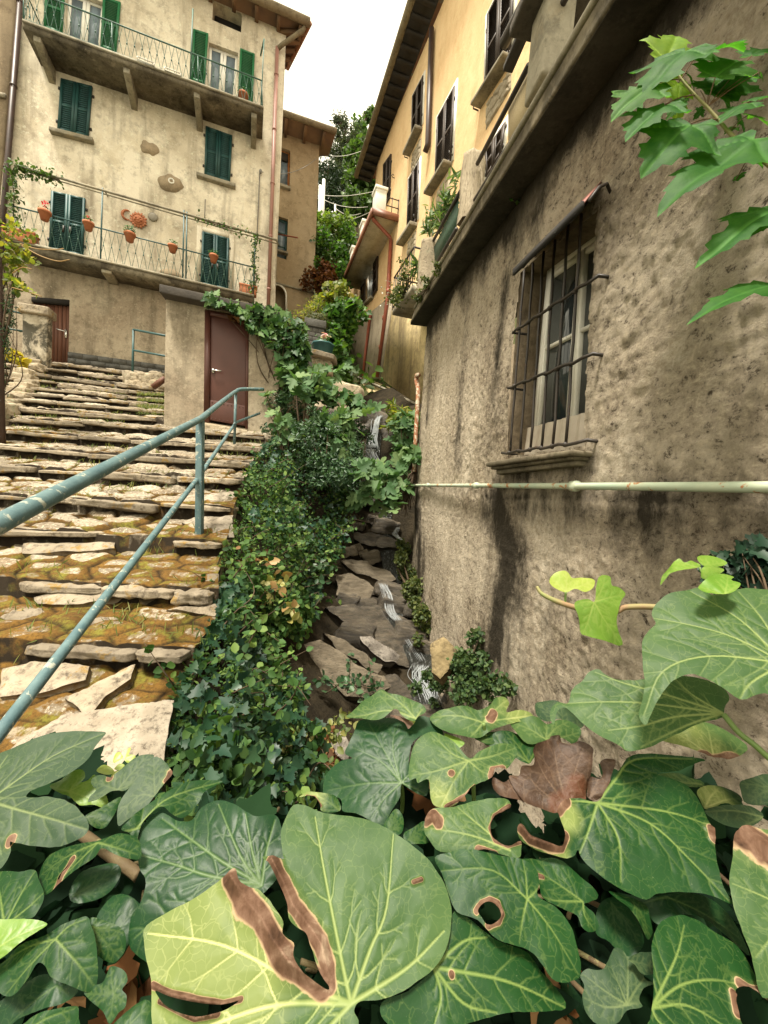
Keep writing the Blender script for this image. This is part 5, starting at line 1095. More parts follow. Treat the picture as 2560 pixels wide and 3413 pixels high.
rocks = [
    ('dark wet streaked slab sloping beside the stream', M_RKD, [z8(640, 700), z8(760, 685), z8(930, 690), z8(1010, 790), z8(1190, 1005), z8(1140, 1040), z8(1040, 1015), z8(830, 850)], (800, 850), .10, (.35, -.55, .8), .25),
    ('broad tan slab with pale streaks beside the ravine leaves', M_RKT, [z8(520, 910), z8(610, 885), z8(740, 950), z8(960, 1090), z8(1000, 1150), z8(860, 1200), z8(760, 1190), z8(600, 1060)], (760, 1050), .16, (.30, -.6, .8), .25),
    ('long thin pale slab between the tan slab and the speckled one', M_RKT, [z8(628, 845), z8(690, 850), z8(830, 930), z8(970, 1030), z8(940, 1060), z8(820, 1000), z8(680, 900)], (800, 950), .18, (.3, -.6, .8), .2),
    ('speckled grey slab leaning against the dark wet slab', M_RKP, [z8(820, 850), z8(880, 855), z8(1060, 970), z8(1040, 1010), z8(960, 1000), z8(850, 905)], (930, 930), .2, (.3, -.7, .7), .2),
    ('blocky tan boulder above the little cascade', M_RKT, [z8(695, 530), z8(760, 505), z8(890, 560), z8(905, 600), z8(885, 660), z8(790, 670), z8(710, 640)], (800, 590), .2, (.15, -.75, .65), .35),
    ('flat brown ledge crossing the stream above the tan boulder', M_RKT, [z8(715, 435), z8(800, 428), z8(1000, 505), z8(1030, 540), z8(960, 560), z8(760, 480)], (870, 490), .2, (.1, -.5, .85), .3),
    ('black wet ledge high in the stream under the fig leaves', M_RKD, [z8(790, 290), z8(900, 285), z8(1080, 340), z8(1080, 375), z8(950, 370), z8(800, 330)], (930, 330), .15, (.05, -.5, .85), .3),
    ('pale grey stone lying at the foot of the leafy bank', M_RKP, [z8(665, 1400), z8(720, 1385), z8(775, 1440), z8(765, 1540), z8(700, 1510), z8(655, 1455)], (710, 1460), .2, (.1, -.75, .65), .2),
    ('ochre rock at the foot of the grey wall beside the stream', M_RKY, [z8(1215, 900), z8(1280, 865), z8(1345, 930), z8(1340, 1030), z8(1260, 1100), z8(1215, 1060)], (1280, 980), .12, (-.2, -.8, .55), .35),
    ('dark rock under the ferns at the wall foot', M_RKD, [z8(1230, 1100), z8(1400, 1070), z8(1560, 1150), z8(1600, 1260), z8(1300, 1280)], (1400, 1180), .1, (-.2, -.7, .65), .4),
    ('dark boulder at the lower end of the stream', M_RKD, [z8(900, 1080), z8(1020, 1070), z8(1160, 1170), z8(1230, 1260), z8(1000, 1280)], (1060, 1180), .06, (.2, -.6, .8), .3)]
for j, (lb, mt, px, c, off, n, th) in enumerate(rocks):
    V, F = px_slab(px, rock_pl(RW.hit(z8(*c), .42) if mt is M_RKY else on_ravine(z8(*c), off), n), th, 40 + j, 30, .055, .035); tag(link('rock', V, F, mt), lb, 'rock')
for j, (x, y, s, lb) in enumerate(((770, 395, .09, 'leftmost of four small angular stones above the brown ledge'), (810, 375, .07, 'highest of four small angular stones above the brown ledge'), (850, 405, .06, 'smallest of four angular stones above the brown ledge'), (895, 425, .11, 'largest and rightmost of four angular stones above the brown ledge'))):
    V, F = rough_box(on_ravine(z8(x, y), .12), (s, 0, .3 * s), (0, s * .8, 0), (-.3 * s, 0, s * .7), 80 + j, .3, .2, 9); tag(link('rock', V, F, M_RKT, None, True), lb, 'rock')
m = MB()
rg = np.random.default_rng(4)
for j in range(26):
    Y = rg.uniform(2.6, 7.0); X = np.interp(Y, SY, SX) + rg.normal() * .3; s = rg.uniform(.06, .2); V, F = rough_box((X, Y, ravine_z(np.array([X]), np.array([Y]))[0] + s * .2), (s, 0, -.2 * s), (0, s, 0), (.2 * s, 0, s * .55), 120 + j, .3, .25, 8)
    tag(link('rock', V, F, M_RKD, None, True), 'small dark wet stone in the stream bed', 'rock', 'small dark stones in the stream bed')
def mk_water():
    k = NT('tumbling_water'); v = k.pos((13, 3.0, 3.0)); n = k.noise(5.0, 9, .8, v, .35); f = k.ramp(n, [(.54, 0), (.74, .8)]); c = k.mix(f, (.025, .026, .022), (.55, .58, .58))
    return k.fin(c, k.ramp(f, [(0, .06), (1, .45)]), k.bump(k.noise(9, 6, .7, v, .8), .9, .04), .6)
M_WATER = mk_water()
yv = np.linspace(2.4, 7.6, 260); uv_ = np.linspace(-1, 1, 15); YW, UW = np.meshgrid(yv, uv_, indexing='ij'); wd_ = .10 + .09 * vnoise(np.stack([YW * 1.3, 0 * YW, 0 * YW], -1)) + np.clip((4.2 - YW) * .05, 0, .1)
XW = np.interp(YW, SY, SX) + .08 + UW * wd_ + .06 * np.sin(YW * 5); ZW = ravine_z(XW, YW) + .10 + .03 * fbm(np.stack([XW * 8, YW * 5, 0 * XW], -1), 3, 6) - .05 * UW ** 2
n1, n2 = XW.shape; ii = (np.arange(n1 - 1)[:, None] * n2 + np.arange(n2 - 1)[None]).ravel()
tag(link('stream_water', np.stack([XW, YW, ZW], -1).reshape(-1, 3), (np.stack([ii, ii + 1, ii + n2 + 1, ii + n2], 1).ravel(), np.full(len(ii), 4, np.int32)), M_WATER, None, True), 'narrow tumbling stream at the bottom of the gully', 'water', kind='structure')
k = NT('white_fall_water'); M_FALL = k.fin((.66, .70, .72), .2, k.bump(k.noise(30, 4), .5, .01), .5, trans=.3); tp_ = k.n('ShaderNodeBsdfTransparent'); m2_ = k.n('ShaderNodeMixShader'); m2_.inputs[0].default_value = .6; k.t.links.new(k.o.inputs[0].links[0].from_socket, m2_.inputs[1]); k.t.links.new(tp_.outputs[0], m2_.inputs[2]); k.t.links.new(m2_.outputs[0], k.o.inputs[0])
m = MB(); rg = np.random.default_rng(9)
wf = thing('waterfall', at(z6(960, 1700), 7.0), 'thin white cascade dropping down the dark rock between the leaves', 'waterfall')
def fallrun(pts, n, sp, r):
    m = MB()
    for j in range(n):
        o = rg.normal(size=3) * sp; P = curve([p + o * np.array([1, .3, .1]) + rg.normal(size=3) * sp * np.array([.5, .2, 0]) for p in pts], 5); ks = len(P); m.tube(P, [r * (.4 + rg.random()) * (1 if 0 < i < ks - 1 else .2) for i in range(ks)], 5)
    o = m.build('water_strands', M_FALL, wf, True); o['kind'] = 'stuff'
fallrun([at(z6(1015, 1430), 7.35), at(z6(995, 1490), 7.2), at(z6(985, 1550), 7.15), at(z6(965, 1640), 7.1), at(z6(960, 1700), 7.05)], 20, .032, .008)
fallrun([at(z6(985, 1540), 7.15), at(z6(995, 1640), 7.1), at(z6(1000, 1715), 7.05)], 7, .018, .006)
fallrun([at(z6(960, 1715), 7.05), at(z6(935, 1740), 6.95), at(z6(965, 1810), 6.9), at(z6(940, 1850), 6.85)], 16, .05, .008)
fallrun([on_ravine(z8(950, 570), .28), on_ravine(z8(985, 640), .22), on_ravine(z8(1000, 720), .16), on_ravine(z8(1040, 780), .14)], 26, .03, .0022)
fallrun([on_ravine(z8(1170, 1020), .16), on_ravine(z8(1150, 1080), .14), on_ravine(z8(1190, 1140), .12), on_ravine(z8(1230, 1240), .1)], 30, .035, .0022)
fallrun([on_ravine(z8(1050, 800), .12), on_ravine(z8(1110, 900), .12), on_ravine(z8(1170, 1000), .12)], 10, .02, .002)
fallrun([at(z8(1040, 260), 5.75), at(z8(1030, 300), 5.65), at(z8(1060, 330), 5.6)], 8, .03, .006)
# dark rock face behind the cascade
V, F = rough_box(at(z6(960, 1640), 7.75), (1.0, .1, 0), (0, .45, 0), (0, 0, .50), 91, .25, .3, 22, 3.0, .05); tag(link('cascade_rock', V, F, M_RKD, None, True), 'black wet rock face behind the thin cascade', 'rock')
V, F = rough_box(at(z6(560, 1400), 7.9), (.75, .1, 0), (0, .35, 0), (0, 0, .5), 92, .2, .2, 18, 3.0); tag(link('rubble_bank', V, F, M_STUD, None, True), 'mossy rubble bank half hidden behind the fig leaves', 'rock')

# ------------------------------------------------------------------ plants
L_FIG = m_leaf('fig_leaves', [(.04, .095, .032), (.065, .135, .05), (.105, .18, .07), (.05, .11, .038), (.145, .215, .085)], .6, .25, .25)
L_SHRUB = m_leaf('privet_leaves', [(.02, .05, .022), (.038, .085, .035), (.07, .125, .055), (.03, .08, .03)], .45, .15, .4)
L_BANK = m_leaf('bank_leaves', [(.018, .05, .014), (.045, .105, .026), (.075, .145, .034), (.024, .062, .017), (.14, .215, .052)], .6, .25, .2)
L_IVY = m_leaf('ivy_leaves', [(.012, .04, .02), (.02, .06, .028), (.035, .085, .035), (.016, .05, .03)], .45, .12, .35)
L_FERN = m_leaf('fern_leaves', [(.06, .085, .018), (.11, .125, .03), (.035, .06, .014)], .6, .25); L_FERND = m_leaf('dark_fern_leaves', [(.02, .05, .014), (.04, .08, .02), (.07, .11, .03)], .6, .2)
L_CREEP = m_leaf('creeper_leaves', [(.03, .085, .014), (.06, .14, .022), (.02, .06, .012), (.10, .19, .03)], .5, .35); L_YEL = m_leaf('yellow_green_leaves', [(.10, .145, .022), (.19, .21, .03), (.05, .09, .015), (.30, .27, .045)], .5, .4)
L_PALEY = m_leaf('pale_yellow_leaves', [(.45, .44, .16), (.55, .52, .24), (.30, .34, .08), (.4, .25, .1)], .5, .3, tmul=1); L_BRNL = m_leaf('dead_brown_leaves', [(.10, .04, .014), (.17, .07, .025), (.06, .026, .012), (.22, .12, .05)], .7, .2, .2, 1)
L_CON = m_leaf('conifer_sprays', [(.035, .05, .028), (.055, .075, .04), (.08, .095, .05)], .7, .15, .2); L_TREE = m_leaf('tree_leaves', [(.03, .065, .015), (.055, .10, .022), (.08, .135, .03), (.04, .08, .018)], .55, .3)
L_BRIGHT = m_leaf('lime_shrub_leaves', [(.09, .145, .025), (.14, .195, .035), (.055, .10, .018)], .55, .35); L_OLE = m_leaf('oleander_leaves', [(.05, .10, .03), (.09, .15, .05), (.14, .2, .07)], .45, .25)  # shrub leaves: plain light yellow-green tints
LANCE2 = fanleaf([(.17, .25), (.21, .5), (.10, .82)], .25, .3)
def stems(m, base, tips, r, seed, sag=.1):
    g = np.random.default_rng(seed)
    for t in tips:
        mid = (np.array(base) + t) / 2 + g.normal(size=3) * .08 * np.linalg.norm(np.array(t) - base); P = curve([base, mid, t], 5); k = len(P); m.tube(P, [r * (1 - .75 * i / (k - 1)) for i in range(k)], 6)
def plant(name, label, cat, cs, n, size, tmpl, mat, seed, nrm=None, jit=.8, base=None, sr=.02, shell=.5, group=None, ns=9, down=0.0, smat=None):
    gx_ = np.random.default_rng(seed + 500); cs0 = cs; cs = [(c, tuple(np.array(r) * .62)) for c, r in cs] + [(c + gx_.normal(size=3) * np.array(r) * .55, tuple(np.array(r) * gx_.uniform(.22, .55))) for c, r in cs for _ in range(5)]
    b = base if base is not None else np.mean([c for c, _ in cs], 0) - [0, 0, max(r[2] for _, r in cs)]
    t = thing(name, b, label, cat, group); P = blobs(cs, n, seed, shell); V, F = leafcloud(P, size, tmpl, nrm, jit, seed, down); link('foliage', V, F, mat, t)
    m = MB(); g = np.random.default_rng(seed); stems(m, b, [P[i] for i in g.choice(len(P), min(ns, len(P)), replace=False)], sr, seed); m.build('stem', smat or M_STEM, t)
    return t
ca = lambda z, x, y, d, rx, rz=None, ry=None: (at(z(x, y), d), (rx, ry or rx, rz or rx))
plant('fig_tree', 'pale green fig tree with big lobed leaves growing beside the shed', 'tree', [ca(z6, 480, 1190, 6.1, .42, .25), ca(z6, 340, 1180, 5.9, .28, .2), ca(z6, 640, 1250, 6.3, .35, .22), ca(z6, 790, 1320, 6.5, .28, .16), ca(z6, 560, 1070, 6.4, .28, .14), ca(z6, 700, 1100, 6.6, .18, .1)], 150, .21, FIG, L_FIG, 31, (0, -.6, .6), .5, base=at(z6(400, 1720), 6.2), sr=.026)
plant('fig_sapling', 'young fig sapling with broad lobed leaves at the shed corner', 'tree', [ca(z6, 220, 1490, 5.5, .22, .2), ca(z6, 200, 1390, 5.6, .12, .1), ca(z6, 290, 1640, 5.5, .2, .1)], 26, .17, FIG, L_FIG, 32, (0, -.8, .5), .45, base=at(z6(215, 1740), 5.5), sr=.018, ns=5)
plant('fig_tree', 'shaded fig branches hanging left of the cascade', 'tree', [ca(z6, 600, 1520, 5.9, .5, .3), ca(z6, 740, 1520, 6.1, .30, .25), ca(z6, 720, 1650, 5.9, .28, .2), ca(z6, 800, 1400, 6.3, .22, .12)], 140, .19, FIG, L_FIG, 33, (0, -.6, .6), .6, base=at(z6(560, 1850), 6.0), sr=.022)
plant('fig_tree', 'low fig bush with blue green leaves below the cascade', 'tree', [ca(z6, 1010, 1930, 5.3, .34, .24), ca(z6, 1130, 2010, 5.3, .3, .25), ca(z6, 930, 2080, 5.2, .28, .2), ca(z6, 1180, 1870, 5.5, .22, .12), ca(z6, 1100, 2130, 5.1, .22, .14)], 120, .19, FIG, L_FIG, 34, (0, -.65, .6), .5, base=at(z6(1080, 2180), 5.4), sr=.02)
plant('fig_branch', 'narrow leafy growth climbing beside the rusty pipe right of the cascade', 'plant', [ca(z6, 1230, 1470, 6.9, .26, .2), ca(z6, 1240, 1620, 6.7, .22, .3), ca(z6, 1210, 1740, 6.5, .22, .2)], 130, .16, FIG, L_FIG, 35, (0, -.6, .6), .6, base=at(z6(1240, 1880), 6.7))
plant('grassy_tuft', 'bright grassy tuft hanging above the cascade on its right', 'plant', [ca(z6, 1170, 1430, 7.05, .26, .18), ca(z6, 1120, 1500, 7.0, .14, .14)], 330, .16, LANCE, L_GRASSY if False else L_YEL, 36, (0, -.5, .3), .9, down=.8)
plant('dark_shrub', 'dense dark shrub of tiny glossy leaves filling the gully below the fig', 'shrub', [ca(z6, 470, 1760, 5.6, .5, .34), ca(z6, 640, 1840, 5.5, .4, .3), ca(z6, 780, 1760, 5.7, .34, .3), ca(z6, 400, 1560, 5.9, .42, .3), ca(z6, 560, 1640, 6.0, .4, .22), ca(z6, 840, 1900, 5.5, .26, .2), ca(z6, 700, 2000, 5.3, .34, .18), ca(z6, 540, 1960, 5.4, .34, .2), ca(z6, 300, 1330, 6.6, .4, .5), ca(z6, 850, 1560, 6.6, .25, .25)], 5600, .065, LANCE2, L_SHRUB, 37, (0, -.4, .7), .85, base=at(z6(600, 2000), 5.7))
# ground cover on the ravine bank: one continuous mat
g = np.random.default_rng(12); N = 19000; Y = 1.45 + 5.6 * g.random(N) ** 1.25; xe = XE(Y); xc = np.interp(Y, SY, SX)
bpx = sorted([tuple(on_ravine(p)[:2][::-1]) for p in (Dz(745, 1130), Dz(725, 1210), Dz(700, 1290), Dz(672, 1370), Dz(640, 1440), Dz(625, 1520), Dz(640, 1600), Dz(660, 1700), Dz(690, 1800))]); xb = np.interp(Y, [a for a, _ in bpx], [b for _, b in bpx]); u = g.random(N); X = xe - .06 + (xb - xe) * u
lump = .04 + .46 * np.clip(.5 + 1.2 * fbm(np.stack([X * 2.6, Y * 2.0, 0 * X], -1), 4, 14), 0, 1); off = lump * g.random(N) ** .7 * np.clip(u * 6, .15, 1)
Pb = np.stack([X + off * .55, Y - off * .25, ravine_z(X, Y) + off * .75], 1)
hole_ = fbm(Pb * 3.2, 3, 23) > -.30; Pb = Pb[hole_]; Y = Y[hole_]; N = len(Pb); big_ = fbm(Pb * 1.5 + 9, 3, 24); szl = np.where(big_ > .12, .058, np.where(big_ > -.1, .042, .032)); up_ = Pb[:, 1] > 4.3
V1 = joinc([leafcloud(Pb[big_ > -.02], szl[big_ > -.02], OVAL, (.35, -.45, .7), .8, 13), leafcloud(Pb[big_ <= -.02], szl[big_ <= -.02], LANCE2, (.3, -.4, .6), .9, 18)]); N2 = 3600; idx = g.choice(N, N2, replace=False); sel = idx[(fbm(np.c_[Pb[idx] * 1.1], 2, 3) > -.05) | (Pb[idx][:, 1] < 2.6)]
V2 = leafcloud(Pb[sel] + [.02, -.03, .03], .062, IVY, (.5, -.6, .5), .5, 14)
gc = link('bank_foliage', V1[0], V1[1], L_BANK); tag(gc, 'dense mat of small mixed leaves covering the ravine bank', 'ground cover', kind='stuff')
gi = link('bank_ivy', V2[0], V2[1], L_IVY); tag(gi, 'dark small leaved ivy trailing over the edge of the steps', 'ivy', kind='stuff')
# upright sprigs on the bank
def sprig(m, P, L, dirv, seed, n, leaf):
    g = np.random.default_rng(seed); d = np.array(dirv, float); d /= np.linalg.norm(d); pts = curve([P, P + d * L * .5 + g.normal(size=3) * .04, P + d * L + [0, 0, -.06] + g.normal(size=3) * .05], 5); m.tube(pts, [.005 * (1.2 - i / len(pts)) for i in range(len(pts))], 5); ks = []
    for i in range(n): q = pts[int((.15 + .85 * i / n) * (len(pts) - 1))]; ks.append(q + g.normal(size=3) * leaf * .35)
    return ks
sm_ = MB(); Ls = []; g = np.random.default_rng(77)
for j in range(150):
    k_ = int(g.integers(0, N)); q = Pb[k_]
    if q[1] < 1.7: continue
    Ls += sprig(sm_, q, g.uniform(.18, .5), (g.normal() * .6 + .5, g.normal() * .5 - .3, .7), j, 13, .05)
V, F = leafcloud(Ls, .05, OVAL, (.2, -.5, .7), .6, 15); bs = thing('bank_sprigs', on_ravine(z8(300, 900)), 'slender leafy shoots rising from the mat of leaves on the bank', 'plant'); link('foliage', V, F, L_BANK, bs); q_ = sm_.build('stem', M_STEM, bs); q_['kind'] = 'stuff'
sm_ = MB(); Ls = []
for j, (x, y, x2, y2) in enumerate(((760, 1180, 770, 930), (770, 1100, 900, 960), (780, 1130, 960, 1090), (600, 1090, 720, 1180), (640, 1180, 830, 1180), (800, 590, 890, 650), (420, 560, 720, 440), (450, 610, 690, 540))):
    a = on_ravine(z8(x, y), .1) ; b = at(z8(x2, y2), a @ Fv - .12); Ls += sprig(sm_, a, np.linalg.norm(b - a), b - a, j + 200, 16, .045)
V, F = leafcloud(Ls, .06, OVAL, (0, -.6, .6), .6, 16); bs = thing('leafy_sprays', on_ravine(z8(760, 1180)), 'dark leafy sprays reaching out over the tan streamside slabs', 'plant'); link('foliage', V, F, L_SHRUB, bs); q_ = sm_.build('stem', M_STEM, bs); q_['kind'] = 'stuff'
plant('pale_shoot', 'pale cream and yellow leaved shoots amid the green bank', 'plant', [(on_ravine(z8(370, 580), .35), (.14, .1, .2)), (on_ravine(z8(300, 560), .33), (.1, .08, .12)), (on_ravine(z8(450, 720), .35), (.1, .08, .14))], 60, .085, OVAL, L_PALEY, 41, (0, -.7, .4), .6, sr=.006, down=.6)
V, F = leafcloud(np.array([on_ravine(z8(g.uniform(430, 720), g.uniform(1380, 1600)), .05 + .1 * g.random()) for _ in range(260)] + [on_ravine(z8(g.uniform(150, 320), g.uniform(370, 480)), .3) for _ in range(24)] + [on_ravine(z8(g.uniform(170, 320), g.uniform(1380, 1700)), .3) for _ in range(14)]), .06, OVAL, (0, -.5, .7), .9, 17)
tag(link('leaf_litter', V, F, L_BRNL), 'brown fallen leaves at the foot of the leafy bank', 'leaf litter', kind='stuff')
plant('yellow_shrub', 'yellowish small leaved shrub low on the bank near the ivy', 'shrub', [(on_ravine(z8(470, 1560), .2), (.28, .2, .2)), (on_ravine(z8(560, 1680), .2), (.25, .2, .18))], 520, .045, OVAL, m_leaf('olive_yellow_leaves', [(.10, .13, .03), (.2, .21, .05), (.30, .28, .09), (.05, .09, .025)], .5, .3), 42)
plant('silver_shrub', 'grey green shrub of small pointed leaves at the near end of the bank', 'shrub', [(on_ravine(z8(150, 1500), .35), (.26, .2, .2)), (on_ravine(z8(260, 1640), .3), (.22, .18, .2)), (on_ravine(z8(60, 1640), .3), (.2, .18, .16))], 700, .05, OVAL, m_leaf('grey_green_leaves', [(.06, .11, .06), (.10, .15, .09), (.04, .08, .04)], .5, .2), 43)
# wall-foot plants
plant('wall_fern', 'yellow green ferny growth hanging down the wall corner by the stream', 'fern', [(RW.hit(z8(1072, 390), .1), (.13, .13, .26)), (RW.hit(z8(1092, 520), .14), (.14, .14, .25)), (RW.hit(z8(1130, 640), .14), (.16, .15, .24)), (RW.hit(z8(1175, 750), .14), (.16, .15, .2))], 3600, .045, OVAL, L_FERN, 44, (-.4, -.5, .5), .9, down=.5)
plant('wall_bush', 'dark green ferny bush at the foot of the grey wall', 'bush', [(RW.hit(z8(1330, 1060), .2), (.14, .13, .15)), (RW.hit(z8(1440, 1030), .18), (.15, .13, .16)), (RW.hit(z8(1420, 1120), .2), (.18, .14, .15)), (RW.hit(z8(1540, 1130), .2), (.14, .12, .12)), (RW.hit(z8(1270, 1140), .2), (.1, .1, .09))], 3000, .034, OVAL, L_FERND, 45, (-.2, -.5, .6), .9, shell=.35)
m = MB(); g = np.random.default_rng(5)
for j in range(70):
    a = at(z6(g.uniform(1285, 1320), g.uniform(1880, 1960)), 5.5); m.tube(curve([a, a + g.normal(size=3) * .05 + [-.07, -.04, -.16], a + [-.18 + g.normal() * .11, -.08, -.38 - .2 * g.random()]], 4), .005, 4)
tag(m.build('dry_roots', M_STEM), 'tuft of dry brown roots hanging under the rusty pipe', 'roots')
# shed ivy
def on_poly(pl, px, n, seed, o0, o1):
    g = np.random.default_rng(seed); a = np.array(px); out = []
    while len(out) < n:
        q = a.min(0) + (a.max(0) - a.min(0)) * g.random((n, 2)); q = q[inside(q, a)]
        out += [pl.hit(p, o0 + (o1 - o0) * g.random() ** 1.2) for p in q]
    return np.array(out[:n])
pi_ = on_poly(HP, [z2(1020, 610), z2(1042, 565), z2(1120, 588), z2(1220, 640), z2(1330, 628), z2(1430, 650), z2(1530, 740), z2(1545, 900), z2(1500, 950), z2(1440, 1000), z2(1405, 950), z2(1398, 870), z2(1340, 800), z2(1260, 770), z2(1248, 705), z2(1150, 652)], 520, 3, .04, .36)
pj_ = np.concatenate([on_poly(HP, [z6(190, 880), z6(410, 820), z6(420, 1000), z6(300, 1080), z6(260, 1340), z6(205, 1330)], 260, 4, -.5, .2)])
V, F = leafcloud(np.concatenate([pi_, pj_]), .135, IVY, (0, -.85, .45), .5, 21, down=.5); iv = thing('shed_ivy', HP.hit(z2(1420, 1000)), 'glossy ivy draped over the right shoulder of the shed', 'ivy'); link('foliage', V, F, m_leaf('glossy_ivy', [(.02, .055, .018), (.035, .085, .025), (.06, .13, .035), (.09, .16, .04), (.025, .07, .02)], .5, .15, .2), iv)
m = MB(); stems(m, HP.hit(z2(1425, 1120), -.1), [pi_[i] for i in range(0, 120, 8)], .014, 3); m.build('stem', M_STEM, iv)
V, F = leafcloud(on_poly(HP, [z2(1155, 680), z2(1220, 690), z2(1218, 730), z2(1165, 715)], 9, 8, .04, .1), .12, IVY, (0, -.9, .2), .5, 22); tag(link('dead_ivy_leaves', V, F, L_BRNL), 'withered brown ivy leaves hanging over the top of the metal door', 'leaves', kind='stuff')
# creeper column by the orange house, shrubs and trees beyond
plant('creeper', 'bright green creeper climbing beside the orange house', 'climber', [ca(z6, 660, 600, 9.7, .42, .5), ca(z6, 760, 700, 9.9, .32, .45), ca(z6, 650, 780, 9.5, .36, .5), ca(z6, 700, 1000, 9.3, .36, .5), ca(z6, 720, 560, 10, .4, .3)], 1500, .15, MAPLE, L_CREEP, 51, (-.1, -.7, .5), .6, sr=.03)
plant('creeper', 'yellow green leafy crown hanging at the corner of the annexe roof', 'climber', [ca(z6, 660, 400, 10.6, .26, .3), ca(z6, 620, 470, 10.6, .22, .22), ca(z6, 720, 470, 10.6, .3, .4)], 500, .13, MAPLE, L_YEL, 52, (0, -.7, .5), .6)
plant('dead_shrub', 'rust brown withered shrub between the two houses', 'shrub', [ca(z6, 560, 250, 14, .55, .75), ca(z6, 545, 380, 13.8, .5, .5), ca(z6, 600, 330, 14, .4, .5)], 1500, .12, OVAL, m_leaf('withered_leaves', [(.09, .035, .014), (.15, .055, .02), (.21, .085, .03), (.06, .025, .012)], .7, .25, .2, 1.1), 53)
plant('green_shrub', 'loose green shrub above the withered brown one', 'shrub', [ca(z6, 520, 100, 14.8, .5, .55), ca(z6, 560, 20, 15, .5, .5)], 1100, .13, OVAL, L_TREE, 54)
plant('green_shrub', 'tall mid green shrub right of the withered brown one', 'shrub', [ca(z6, 690, 130, 14.4, .55, .8), ca(z6, 680, 260, 14.2, .5, .6), ca(z6, 730, 30, 14.8, .6, .5)], 1900, .13, OVAL, L_CREEP, 55)
plant('lime_shrub', 'yellow green shrub at the foot of the pale poles', 'shrub', [ca(z3, 600, 1960, 17, .9, .8), ca(z3, 760, 1990, 17, .8, .6), ca(z3, 530, 1900, 17.5, .4, .5), ca(z3, 800, 1890, 18, .5, .5)], 2000, .15, OVAL, L_BRIGHT, 56)
plant('low_weeds', 'straggling pale weeds growing behind the shed ivy', 'plant', [ca(z6, 370, 640, 10, .4, .3), ca(z6, 510, 560, 10.6, .35, .35)], 500, .1, LANCE, L_YEL, 57, down=-.5)
def tree(name, label, base, top, cs, n, size, tmpl, mat, seed, jit=.8, nb=14, r=.16, shell=.45, down=0.0):
    t = thing(name, base, label, 'tree', 'trees on the hillside beyond the houses'); m = MB(); P = blobs(cs, n, seed, shell)
    k = 9; m.tube([base + (top - base) * i / k + np.array([.08 * math.sin(i * 1.3 + seed), 0, 0]) for i in range(k + 1)], [r * (1 - .8 * i / k) for i in range(k + 1)], 8)
    g = np.random.default_rng(seed)
    for c, rr in cs:
        a = base + (top - base) * np.clip(((c - base) @ (top - base)) / ((top - base) @ (top - base)) - .08, .1, .95)
        for j in range(max(1, nb // len(cs))): e = c + g.normal(size=3) * np.array(rr) * .45; m.tube(curve([a, (a + e) / 2 + [0, 0, .1], e], 4), [r * .28, r * .24, r * .2, r * .16, r * .14, r * .12, r * .1, r * .08, r * .06][:9], 5)
    m.build('trunk', M_STEM, t); V, F = leafcloud(P, size, tmpl, None, jit, seed, down); link('crown', V, F, mat, t); return t
B_ = lambda x, y, d: at(z3(x, y), d)
tree('conifer', 'tall thin conifer with see-through drooping sprays against the sky', B_(735, 2400, 26), B_(745, 985, 26), [ca(z3, 735 + 40 * math.sin(i * 2.4), 1010 + i * 62, 26, .42 + .06 * i, .40) for i in range(9)] + [ca(z3, 850, 1180, 26.5, .6, .9), ca(z3, 660, 1280, 26, .5, .25), ca(z3, 690, 1010, 26, .35, .3)], 2600, .28, LANCE, L_CON, 61, .9, 40, .2, .1, .7)
tree('evergreen', 'dark dense evergreen right behind the pale poles', B_(600, 2400, 24), B_(600, 1420, 24), [ca(z3, 600, 1480, 24, .95, .8), ca(z3, 590, 1640, 23.5, 1.1, 1.0), ca(z3, 720, 1600, 24, .8, 1.0), ca(z3, 640, 1800, 23.5, 1.2, .8), ca(z3, 800, 1780, 23.5, .9, .7)], 5200, .26, LANCE, m_leaf('dark_evergreen', [(.012, .028, .012), (.022, .045, .018), (.035, .06, .024)], .6, .1, .25), 62, .9, 20, .2, .5, .5)
tree('broadleaf_tree', 'lighter green broadleaf tree under the deep eave of the orange house', B_(930, 2400, 22), B_(930, 1350, 22), [ca(z3, 880, 1330, 22, .8, .7), ca(z3, 930, 1560, 22, 1.1, .9), ca(z3, 900, 1750, 21.5, .9, .7), ca(z3, 990, 1650, 22, .6, .8)], 3600, .24, OVAL, L_TREE, 63, .8, 20)
tree('broadleaf_tree', 'feathery green tree topping out left of the deep eave', B_(870, 2300, 28), B_(900, 1020, 28), [ca(z3, 890, 1120, 28, .6, .7), ca(z3, 900, 1240, 28, .8, .6), ca(z3, 960, 1000, 29, .35, .4), ca(z3, 990, 940, 30, .25, .18)], 1500, .26, OVAL, L_TREE, 64, .8, 16, .14, .2)
# background slope cover behind everything
g = np.random.default_rng(66); N3 = 5000; Xh = g.uniform(-9, 3, N3); Yh = g.uniform(11, 34, N3); Ph = np.stack([Xh, Yh, hill_z(Xh, Yh) + .2 + .8 * g.random(N3) ** 2], 1)
V, F = leafcloud(Ph, .3, OVAL, None, .9, 67); tag(link('hill_undergrowth', V, F, L_TREE), 'tangled green undergrowth over the hillside behind the houses', 'undergrowth', kind='stuff')
